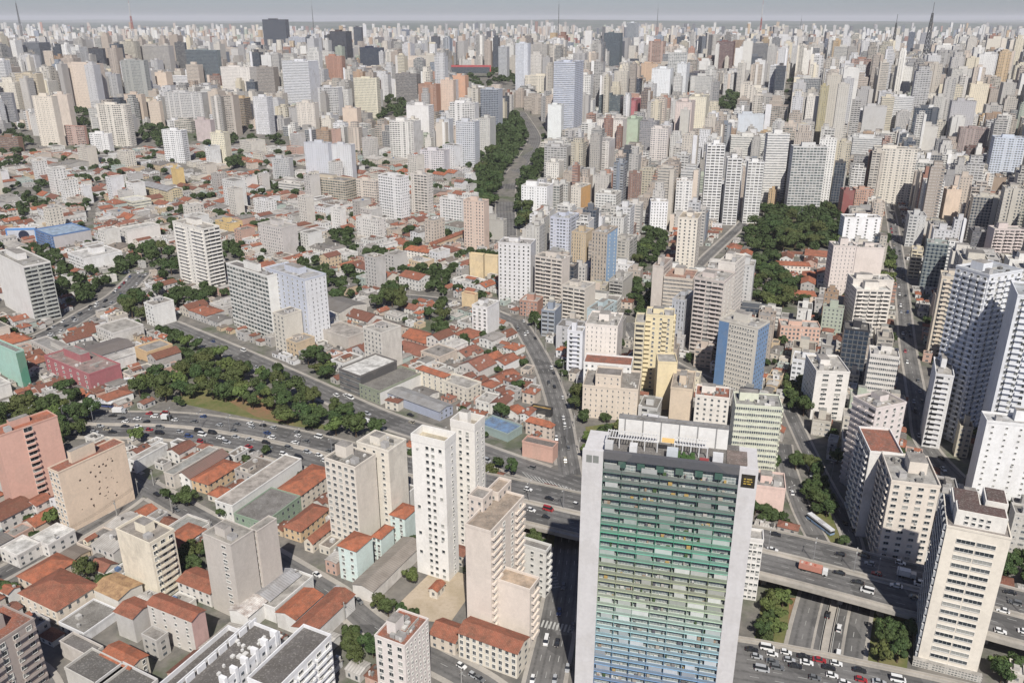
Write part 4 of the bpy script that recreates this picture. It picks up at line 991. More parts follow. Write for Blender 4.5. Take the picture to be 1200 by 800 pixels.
T('house', 'R', -30, 616, 646, 650, 500, 510, (222, 200, 180), 'house', 'house', 'hip', rcol=TILE, h=8, top=False, rise=2.2, label='orange hip roofed house behind the salmon graffiti house', cat='house')
T('shop', 'R', -25, 622, 645, 648, 480, 486, (60, 60, 62), 'plaster', 'plaster', 'flat', rcol=(.5, .3, .05), h=5, top=False, label='small dark kiosk with yellow and red roof edge', cat='shop')
T('apartment_block', 'R', -35, 52, 104, 141, 438, 465, (196, 100, 108), 'ribbon', 'plaster', rcol=(.3, .22, .2), h=11, geo1=(6, 2.0, 1.2), label='pinkish red block with bands of windows above the tree line', cat='workshop', short='the pinkish red block')
T('apartment_block', 'R', -35, -30, 18, 28, 412, 455, (160, 215, 195), 'plaster', 'plaster', rcol=(.24, .23, .22), h=24, col2=(60, 160, 125), label='mint green block with darker green side at the left edge', cat='apartment block', short='the mint green block')
T('workshop', 'R', -38, 36, 80, 100, 420, 432, (205, 198, 190), 'house', 'house', rcol=(.3, .29, .28), h=8, label='grey building with blue tanks on its roof', cat='workshop')
T('workshop', 'R', -38, 92, 112, 158, 418, 442, (235, 232, 228), 'plaster', 'plaster', 'sgable', rcol=(.17, .15, .14), h=10, top=False, rise=1.5, label='white hall with dark sheet gable roof', cat='workshop')
T('workshop', 'R', -38, 158, 172, 202, 412, 424, (232, 188, 120), 'plaster', 'plaster', 'flat', rcol=(.3, .28, .26), h=10, top=False, label='ochre walled hall with grey roof beside the park trees', cat='workshop')
T('workshop', 'R', -38, 112, 132, 168, 390, 402, (220, 215, 208), 'house', 'plaster', 'flat', rcol=(.36, .34, .31), h=9, top=False, label='wide flat hall with pale roof behind the white hall', cat='workshop')
T('apartment_block', 'R', -42, -8, 27, 59, 312, 374, (236, 232, 226), 'plaster', 'balcony', rcol=(.3, .29, .27), col2=(176, 180, 172), h=44, label='grey block with horizontal slots and a white fin, left edge', cat='apartment block', short='the slotted grey block')
RB = T('warehouse', 'R', 6, 6, 41, 43, 267, 293, (190, 196, 210), 'plaster', 'plaster', rcol=(.3, .45, .6), h=14, top=False, label='pale box with blue trim and large round dark window', cat='warehouse', short='the blue-trimmed box')
def round_window(rt, t, z, r):
    root, q, h, P, u, v = rt; a, b = q[3], q[0]; dx, dy, L = face_frame(a, b); A = Acc(); n = 28
    c = (a[0] + dx * L * t + dy * .12, a[1] + dy * L * t - dx * .12)
    A.poly([(c[0] + dx * r * math.cos(6.283 * k / n), c[1] + dy * r * math.cos(6.283 * k / n), z + r * math.sin(6.283 * k / n)) for k in range(n)], (.02, .025, .05), 'clean_plaster'); A.build('round_window', root)
    for (t0, t1, z0, z1) in ((0, 1, h - .9, h + .9), (0, .04, 0, h), (.96, 1, 0, h)):
        A = Acc(); A.box((a[0] + dx * L * t0 + dy * .2, a[1] + dy * L * t0 - dx * .2), (dx, dy), (-dy, dx), L * (t1 - t0), .19, z0, z1, alb((90, 150, 215), .8, 1), 'clean_plaster'); A.build('blue_trim', root)
round_window(RB, .58, RB[2] * .5, RB[2] * .4)
T('warehouse', 'R', -40, 41, 62, 106, 276, 297, (70, 130, 200), 'wide', 'plaster', rcol=(.3, .4, .52), col2=(198, 192, 192), h=15, top=False, label='hall with vivid blue roof trim and columned blue front', cat='warehouse')
T('workshop', 'R', -40, 79, 98, 143, 303, 322, (240, 238, 236), 'wide', 'plaster', rcol=(.5, .49, .47), h=13, label='white three storey workshop left of the slim white tower', cat='workshop')
T('workshop', 'R', -40, 138, 148, 187, 270, 291, (232, 226, 218), 'wide', 'plaster', rcol=(.5, .49, .46), h=14, top=False, label='white windowless box behind the three storey workshop', cat='workshop')
T('school', 'R', -40, 163, 196, 213, 224, 241, (222, 200, 140), 'wide', 'wide', rcol=(.3, .3, .31), h=14, roof='sgable', top=False, rise=3, label='cream and yellow hall with big grey curved roof', cat='hall', short='the grey curved-roof hall')
T('workshop', 'R', -40, 140, 155, 177, 236, 249, (232, 228, 200), 'ribbon', 'ribbon', rcol=WHT, h=11, top=False, label='cream block with bright white roof left of the curved roof hall', cat='workshop')
T('apartment_block', 'R', -40, 200, 207, 215, 198, 221, (236, 195, 90), 'plaster', 'plaster', h=24, label='narrow yellow blank block behind the curved roof hall', cat='apartment block', rcol=GREY)
T('workshop', 'R', -40, 252, 268, 284, 262, 273, (236, 195, 95), 'punch', 'plaster', h=12, label='yellow block right of the slim white tower', cat='workshop', rcol=GREY)
T('apartment_tower', 'R', -38, 202, 238, 257, 268, 341, (240, 234, 222), 'balcony', 'balcony', rcol=(.4, .37, .33), geo1=(5, 1.3, 1.3), bal1=[(.08, .38), (.6, .95)], bal2=[(.2, .9)], label='slim white tower with balcony columns rising alone over the houses', cat='apartment tower', short='the slim white tower')
T('apartment_block', 'R', -40, 265, 313, 326, 323, 399, (236, 234, 226), 'loft', 'plaster', rcol=(.16, .15, .145), label='white slab with dark flat roof, left half of the blue white slab', cat='apartment block', short='the white and blue slab')
T('apartment_block', 'R', -40, 311, 357, 382, 327, 408, (202, 209, 226), 'fine', 'slit', rcol=(.42, .42, .43), col2=(228, 229, 232), geo1=(8, 1.2, 1.2, 0), label='pale blue slab with slotted white end wall', cat='apartment block')
T('apartment_tower', 'R', -35, 443, 468, 479, 208, 261, (240, 238, 236), 'wide', 'punch', label='bright white tower with rows of wide windows above the tiled houses', cat='apartment tower', rcol=GREY, short='the bright white tower')
T('apartment_block', 'R', -30, 481, 500, 507, 205, 254, (228, 218, 205), 'balcony', 'punch', rcol=GREY)
T('apartment_block', 'R', -30, 515, 541, 547, 234, 266, (232, 230, 226), 'wide', 'plaster', rcol=GREY)
T('apartment_block', 'R', -25, 543, 567, 573, 236, 294, (228, 196, 172), 'punch', 'plaster', rcol=(.3, .26, .23), label='peach tower with a column of small windows near the valley road', cat='apartment tower', short='the peach tower')
T('apartment_block', 'R', -25, 569, 590, 594, 258, 282, (190, 186, 176), 'plaster', 'punch', rcol=GREY)
T('apartment_block', 'R', -35, 387, 398, 405, 245, 272, (236, 232, 224), 'punch', 'plaster', rcol=GREY); T('apartment_block', 'R', -35, 417, 442, 452, 258, 283, (230, 224, 216), 'punch', 'punch', rcol=LT)
T('apartment_block', 'R', -35, 302, 330, 348, 267, 301, (214, 206, 200), 'punch', 'grimy_plaster', rcol=LT, label='grey beige block with black gap between two blank wings', cat='apartment block')
T('school', 'R', -28, 361, 404, 417, 212, 236, (214, 196, 165), 'loft', 'loft', rcol=GREY, label='tan framed block behind the school yard trees', cat='school'); T('apartment_block', 'R', -28, 326, 352, 361, 216, 229, (226, 220, 210), 'ribbon', 'ribbon', rcol=LT)
T('apartment_block', 'R', -28, 417, 440, 446, 212, 237, (226, 210, 190), 'wide', 'wide', rcol=LT)
T('house', 'R', -30, 474, 500, 506, 296, 305, (240, 232, 220), 'house', 'house', 'hip', rcol=TILE, h=8, top=False, rise=3.5, label='white villa with tall orange hip roof among the houses', cat='house'); T('house', 'R', -30, 502, 505, 547, 287, 294, (232, 196, 150), 'house', 'plaster', 'gable', rcol=TILE2, h=7, top=False, label='long orange walled shed behind the white villa', cat='house')
T('workshop', 'R', -38, 375, 408, 432, 395, 412, (205, 195, 182), 'plaster', 'plaster', 'flat', rcol=(.36, .33, .3), h=11, top=False, label='big beige box with flat grey roof right of the pale blue slab', cat='workshop')
T('apartment_block', 'R', -28, 553, 571, 585, 360, 393, (238, 236, 234), 'wide', 'plaster', rcol=LT, geo1=(3, 1.8, 1.2), label='small white block with balcony windows standing over a red yard', cat='apartment block', short='the small white block')
T('apartment_block', 'R', -28, 541, 556, 560, 345, 367, (236, 200, 135), 'plaster', 'plaster', rcol=TILE2, label='small ochre block with red roof', cat='apartment block')
T('apartment_block', 'R', -20, 550, 566, 568, 298, 332, (238, 206, 140), 'plaster', 'plaster', rcol=LT); T('apartment_block', 'R', -20, 567, 583, 585, 300, 325, (236, 206, 145), 'plaster', 'plaster', rcol=LT)
T('apartment_block', 'R', -15, 584, 622, 628, 286, 356, (222, 220, 220), 'punch', 'plaster', rcol=(.36, .34, .33), geo1=(7, 1.2, 1.2, 0), label='pale grey tower with seven window columns at the head of the centre street', cat='apartment block', short='the pale grey seven-column tower')
# --- centre
T('apartment_block', 'R', -20, 611, 641, 648, 219, 254, (244, 244, 244), 'punch', 'plaster', rcol=LT, label='brilliant white stepped block beside the valley road', cat='apartment block', short='the brilliant white block')
T('apartment_block', 'R', -30, 669, 681, 696, 219, 251, (228, 218, 200), 'punch', 'plaster', rcol=LT, col2=(238, 172, 60), label='cream block with vivid orange side wall', cat='apartment block', short='the orange-sided block')
T('apartment_block', 'R', -20, 698, 722, 734, 228, 257, (226, 226, 220), 'wide', 'wide', rcol=LT)
T('apartment_block', 'R', -25, 645, 667, 685, 256, 303, (206, 212, 232), 'wide', 'wide', rcol=(.4, .42, .45), label='blue white block with lilac window grid', cat='apartment block', short='the blue-white gridded block')
T('apartment_block', 'R', -25, 670, 687, 696, 273, 320, (214, 186, 140), 'tall', 'plaster', rcol=(.33, .3, .27), label='tan slab with vertical ribs beside the blue edged tower', cat='apartment block')
T('apartment_tower', 'R', -25, 694, 712, 727, 273, 343, (190, 172, 150), 'tall', 'punch', rcol=(.36, .34, .32), col2=(150, 195, 235), geo2=(2, 1.3, 1.2), label='brown ribbed tower with sky blue side wall', cat='apartment tower', short='the sky-blue-sided tower')
T('apartment_block', 'R', -25, 719, 738, 747, 282, 312, (190, 186, 176), 'wide', 'wide', rcol=LT); T('apartment_block', 'R', -25, 714, 730, 748, 329, 354, (180, 176, 168), 'balcony', 'plaster', rcol=LT, col2=(196, 190, 178))
T('apartment_block', 'R', -30, 627, 659, 668, 304, 363, (224, 210, 194), 'balcony', 'plaster', rcol=GREY); T('apartment_block', 'R', -30, 659, 686, 698, 338, 380, (226, 214, 196), 'balcony', 'plaster', rcol=LT)
T('apartment_block', 'R', -30, 688, 706, 729, 364, 393, (190, 214, 218), 'plaster', 'wide', rcol=GREY, label='pale turquoise block with tiered front', cat='apartment block', short='the pale turquoise block')
T('apartment_block', 'L', -5, 752, 763, 783, 236, 274, (240, 240, 242), 'plaster', 'punch', rcol=LT); T('apartment_tower', 'R', -10, 737, 752, 759, 203, 246, (150, 110, 95), 'tall', 'tall', rcol=GREY, col2=(90, 95, 190))
T('apartment_tower', 'R', -20, 795, 818, 825, 256, 316, (236, 224, 204), 'punch', 'fine', rcol=(.42, .36, .28), geo1=(4, 1.3, 1.3), label='round cornered cream tower standing before the tiled houses', cat='apartment tower', short='the lone cream tower')
T('apartment_tower', 'R', -10, 793, 812, 817, 212, 266, (232, 230, 226), 'wide', 'plaster', rcol=(.2, .12, .1)); T('apartment_tower', 'R', -8, 829, 850, 854, 170, 262, (238, 238, 238), 'balcony', 'slit', rcol=GREY, label='tall white tower, leftmost of the three white towers by the park', cat='apartment tower', short='the three white park towers')
T('apartment_tower', 'R', -8, 853, 870, 875, 186, 264, (232, 232, 232), 'balcony', 'slit', rcol=GREY); T('apartment_tower', 'R', -8, 877, 896, 901, 190, 262, (236, 236, 234), 'balcony', 'slit', rcol=GREY)
T('apartment_block', 'R', -25, 765, 778, 796, 312, 372, (214, 200, 186), 'plaster', 'wide', rcol=(.28, .22, .19)); T('apartment_block', 'R', -20, 778, 812, 822, 327, 376, (216, 200, 180), 'ribbon', 'wide', rcol=(.35, .2, .15), label='stepped beige block topped by a red brown roof deck', cat='apartment block', short='the stepped beige block')
T('apartment_block', 'R', -30, 814, 849, 878, 330, 400, (214, 198, 188), 'balcony', 'plaster', rcol=LT, col2=(236, 224, 208), geo2=(3, 1.1, 1.1), h=52, label='large cream white block with balconied brown front left of the blue edged slab', cat='apartment block')
T('apartment_block', 'R', -30, 788, 803, 816, 352, 405, (190, 194, 202), 'tall', 'slit', rcol=LT); T('apartment_block', 'R', -30, 842, 862, 878, 308, 340, (238, 228, 214), 'plaster', 'punch', rcol=LT, h=55)
rt = T('apartment_block', 'R', -40, 843, 889, 902, 384, 468, (214, 206, 190), 'slit', 'punch', rcol=(.42, .4, .37), geo1=(10, .8, 1.0, 0, tuple(.3 + .066 * i for i in range(10))), col2=(110, 155, 205), label='beige slab with small windows between bright blue ends', cat='apartment block', short='the blue-edged slab')
def strip_panel(rt, face, t0, t1, c, name='painted_stripe'):
    root, q, h, P, u, v = rt; a, b = (q[3], q[0]) if face == 1 else (q[0], q[1]); dx, dy, L = face_frame(a, b)
    A = Acc(); o = (a[0] + dx * L * t0 + dy * .08, a[1] + dy * L * t0 - dx * .08)
    A.box(o, (dx, dy), (-dy, dx), L * (t1 - t0), .07, 0, h + .2, alb(c), 'clean_plaster'); A.build(name, root)
strip_panel(rt, 1, 0, .26, (85, 140, 195))
T('apartment_tower', 'R', -12, 757, 790, 797, 370, 462, (236, 216, 158), 'slit', 'balcony', rcol=LT, geo1=(3, 1.2, 1.2, 1, (.3, .55, .82)), bal1=[(.0, .2), (.62, .78)], h=48, label='pale yellow tower with balconies on its left face', cat='apartment tower', short='the pale yellow tower')
T('apartment_block', 'R', -5, 771, 794, 797, 424, 466, (240, 216, 155), 'plaster', 'plaster', rcol=LT, h=30, top=False, label='plain pale yellow annex in front of the pale yellow tower', cat='apartment block')
T('apartment_block', 'R', -12, 744, 756, 758, 378, 460, (222, 206, 160), 'balcony', 'plaster', rcol=LT, h=44, label='ribbed yellow balcony wing left of the pale yellow tower', cat='apartment block')
T('apartment_block', 'R', -14, 878, 895, 899, 632, 745, (232, 228, 222), 'punch', 'plaster', rcol=LT, h=28, geo1=(3, 1.1, 1.0), force=(None, 7), label='slim white block squeezed between the balcony tower and the low road bridge', cat='apartment block')
T('apartment_block', 'R', -15, 665, 683, 686, 388, 440, (226, 228, 236), 'balcony', 'plaster', rcol=LT, geo1=(2, 1.5, 1.2)); T('apartment_block', 'R', -15, 686, 724, 731, 382, 430, (240, 228, 218), 'slit', 'plaster', rcol=LT)
T('apartment_block', 'R', -12, 683, 748, 752, 456, 488, (228, 208, 184), 'slit', 'plaster', rcol=(.26, .24, .22), h=20, label='stepped peach block with grey roofs behind the garden', cat='apartment block'); T('apartment_block', 'R', -12, 698, 728, 730, 440, 470, (228, 208, 184), 'slit', 'plaster', rcol=(.22, .2, .19), h=27, top=False)
T('apartment_block', 'R', -12, 684, 740, 742, 428, 447, (238, 236, 232), 'house', 'plaster', rcol=TILE2, h=24, top=False); T('apartment_block', 'R', -15, 786, 812, 818, 456, 498, (226, 200, 165), 'plaster', 'plaster', rcol=(.36, .31, .26), h=24)
T('apartment_block', 'R', -15, 815, 855, 866, 466, 505, (238, 230, 218), 'house', 'plaster', rcol=TILE2, h=24); T('apartment_block', 'R', -10, 862, 917, 924, 477, 640, (222, 226, 196), 'ribbon', 'balcony', rcol=(.3, .3, .28), h=45, par=.6, label='pale green stepped block behind the balcony tower right edge', cat='apartment block', short='the pale green block')
T('apartment_block', 'R', -14, 880, 921, 924, 572, 606, (240, 200, 185), 'plaster', 'plaster', rcol=(.3, .28, .27), h=14, label='blank pink annex below the pale green block', cat='apartment block')
# --- right side
T('apartment_block', 'R', -5, 990, 1033, 1040, 255, 291, (244, 244, 246), 'punch', 'plaster', rcol=LT, geo1=(4, 1.5, 1.3), label='bright white block at the edge of the park', cat='apartment block', short='the bright white park block')
T('apartment_block', 'R', -5, 977, 1004, 1008, 288, 346, (228, 212, 202), 'slit', 'plaster', rcol=GREY, label='pinkish cream tower below the bright white block', cat='apartment block'); T('apartment_block', 'R', -5, 1004, 1037, 1041, 290, 335, (230, 214, 204), 'plaster', 'plaster', rcol=GREY)
T('apartment_block', 'R', -5, 1004, 1045, 1052, 340, 375, (236, 226, 212), 'balcony', 'plaster', rcol=WHT, h=36); T('apartment_block', 'R', -5, 1000, 1048, 1055, 328, 352, (226, 216, 204), 'plaster', 'plaster', rcol=LT, h=40)
T('apartment_block', 'L', -23, 1080, 1087, 1112, 284, 335, (160, 175, 170), 'plaster', 'glass', rcol=GREY, h=40, label='teal glass fronted block on the right', cat='office block', short='the teal glass block'); T('apartment_block', 'L', -23, 1062, 1069, 1082, 292, 326, (232, 214, 170), 'plaster', 'balcony', rcol=LT)
T('apartment_block', 'L', -23, 1090, 1104, 1138, 323, 440, (226, 208, 180), 'plaster', 'wide', rcol=LT, geo2=(4, 1.8, 1.4), bal2=[(.1, .36), (.64, .9)], h=56, label='tall beige block with balconies left of the blue white tower', cat='apartment tower', short='the tall beige balcony block')
T('apartment_tower', 'L', 24, 1128, 1160, 1189, 322, 540, (228, 231, 237), 'balcony', 'balcony', rcol=(.4, .42, .44), h=93, geo1=(5, 1.4, 1.4), geo2=(5, 1.4, 1.4), bal1=[(.04, .22), (.3, .47), (.55, .72), (.8, .97)], bal2=[(.02, .2), (.3, .48), (.52, .7), (.8, .98)], force=(19, 24), label='very tall blue white tower with two faces of jagged balcony columns', cat='apartment tower', short='the very tall blue-white tower')
T('apartment_tower', 'L', -23, 1184, 1193, 1270, 345, 560, (228, 231, 237), 'plaster', 'balcony', rcol=(.4, .42, .44), h=93, geo2=(6, 1.4, 1.4), bal2=[(.1, .25), (.3, .45)], label='very tall white tower cut by the right frame edge', cat='apartment tower')
T('apartment_block', 'L', -23, 1086, 1097, 1118, 437, 508, (232, 232, 234), 'plaster', 'balcony', rcol=LT, h=42, label='white block with curved balconies at the foot of the blue white tower', cat='apartment block')
T('apartment_block', 'L', -15, 1150, 1157, 1240, 492, 578, (240, 240, 240), 'plaster', 'plaster', rcol=(.5, .5, .5), geo2=(5, .8, .7, 0), h=45, label='white blank podium tower with tiny paired windows', cat='apartment block', short='the white tiny-windowed block')
T('apartment_block', 'L', -5, 1158, 1166, 1202, 268, 306, (226, 206, 200), 'plaster', 'balcony', rcol=LT); T('apartment_block', 'R', -5, 1110, 1128, 1134, 222, 266, (232, 202, 172), 'plaster', 'slit', rcol=LT)
T('apartment_block', 'L', -23, 924, 929, 953, 420, 450, (232, 234, 240), 'plaster', 'wide', rcol=LT); T('apartment_block', 'L', -5, 944, 957, 996, 434, 491, (234, 228, 220), 'punch', 'slit', rcol=LT, geo2=(2, 3.0, 1.2, 2, (.3, .72)), label='white block with slot windows right of the park trees', cat='apartment block', short='the white slot-windowed block')
T('office_tower', 'L', -20, 984, 990, 1019, 384, 446, (60, 62, 70), 'glass', 'glass', rcol=DK_, h=34, label='dark navy glass office building', cat='office tower', short='the dark navy office building'); T('apartment_block', 'L', -20, 1011, 1020, 1054, 414, 452, (232, 226, 218), 'ribbon', 'ribbon', rcol=LT, h=32)
T('apartment_block', 'L', 22, 1000, 1027, 1062, 478, 560, (226, 212, 206), 'balcony', 'slit', rcol=(.33, .3, .27), h=46, geo2=(4, 1.3, 1.3), bal1=[(.02, .3), (.35, .63), (.68, .97)], label='stepped pinkish white block with shaded balcony side by the upper avenue', cat='apartment block', short='the stepped pinkish block')
T('apartment_block', 'L', -10, 1006, 1020, 1058, 528, 575, (236, 232, 226), 'balcony', 'plaster', rcol=TILE2, h=42, top=False, label='white block with clean red flat roof behind the viaduct', cat='apartment block')
T('apartment_block', 'L', -14, 1024, 1045, 1102, 562, 650, (232, 218, 200), 'balcony', 'punch', rcol=(.36, .35, .33), h=42, geo2=(4, 1.9, 1.3), label='beige block with clustered roof tanks behind the viaduct', cat='apartment block', short='the beige block behind the viaduct')
T('apartment_block', 'L', -20, 1185, 1190, 1240, 600, 650, (205, 200, 190), 'plaster', 'wide', rcol=GREY, h=22)
T('house', 'R', -10, 912, 950, 966, 312, 318, (236, 222, 205), 'house', 'house', 'hip', rcol=TILE, h=7, top=False, rise=2, label='long orange roofed villa among park trees, the farther one', cat='house', short='the orange park villas'); T('house', 'R', -10, 930, 957, 971, 347, 354, (230, 200, 170), 'house', 'house', 'hip', rcol=TILE, h=7, top=False, rise=2, label='orange roofed villa among park trees, the nearer one', cat='house')
T('apartment_block', 'R', -10, 915, 962, 967, 384, 404, (230, 178, 150), 'fine', 'fine', rcol=LT, h=13, label='low salmon brick block with white roof terraces', cat='apartment block')
T('apartment_block', 'R', -5, 989, 1002, 1004, 223, 253, (160, 80, 75), 'plaster', 'plaster', rcol=GREY); T('apartment_block', 'R', -5, 1003, 1024, 1030, 222, 249, (205, 150, 120), 'fine', 'fine', rcol=LT)
T('apartment_tower', 'R', -5, 930, 970, 973, 172, 253, (214, 214, 212), 'loft', 'plaster', rcol=GREY, label='wide grey gridded tower with yellow centre line beside the park', cat='apartment tower', short='the grey gridded tower'); T('apartment_tower', 'R', -5, 900, 926, 929, 157, 237, (232, 230, 226), 'ribbon', 'plaster', rcol=GREY)
T('office_tower', 'R', -8, 857, 897, 900, 160, 202, (226, 224, 216), 'ribbon', 'plaster', rcol=LT); T('office_tower', 'R', -8, 865, 896, 898, 134, 160, (206, 216, 228), 'plaster', 'plaster', rcol=GREY)
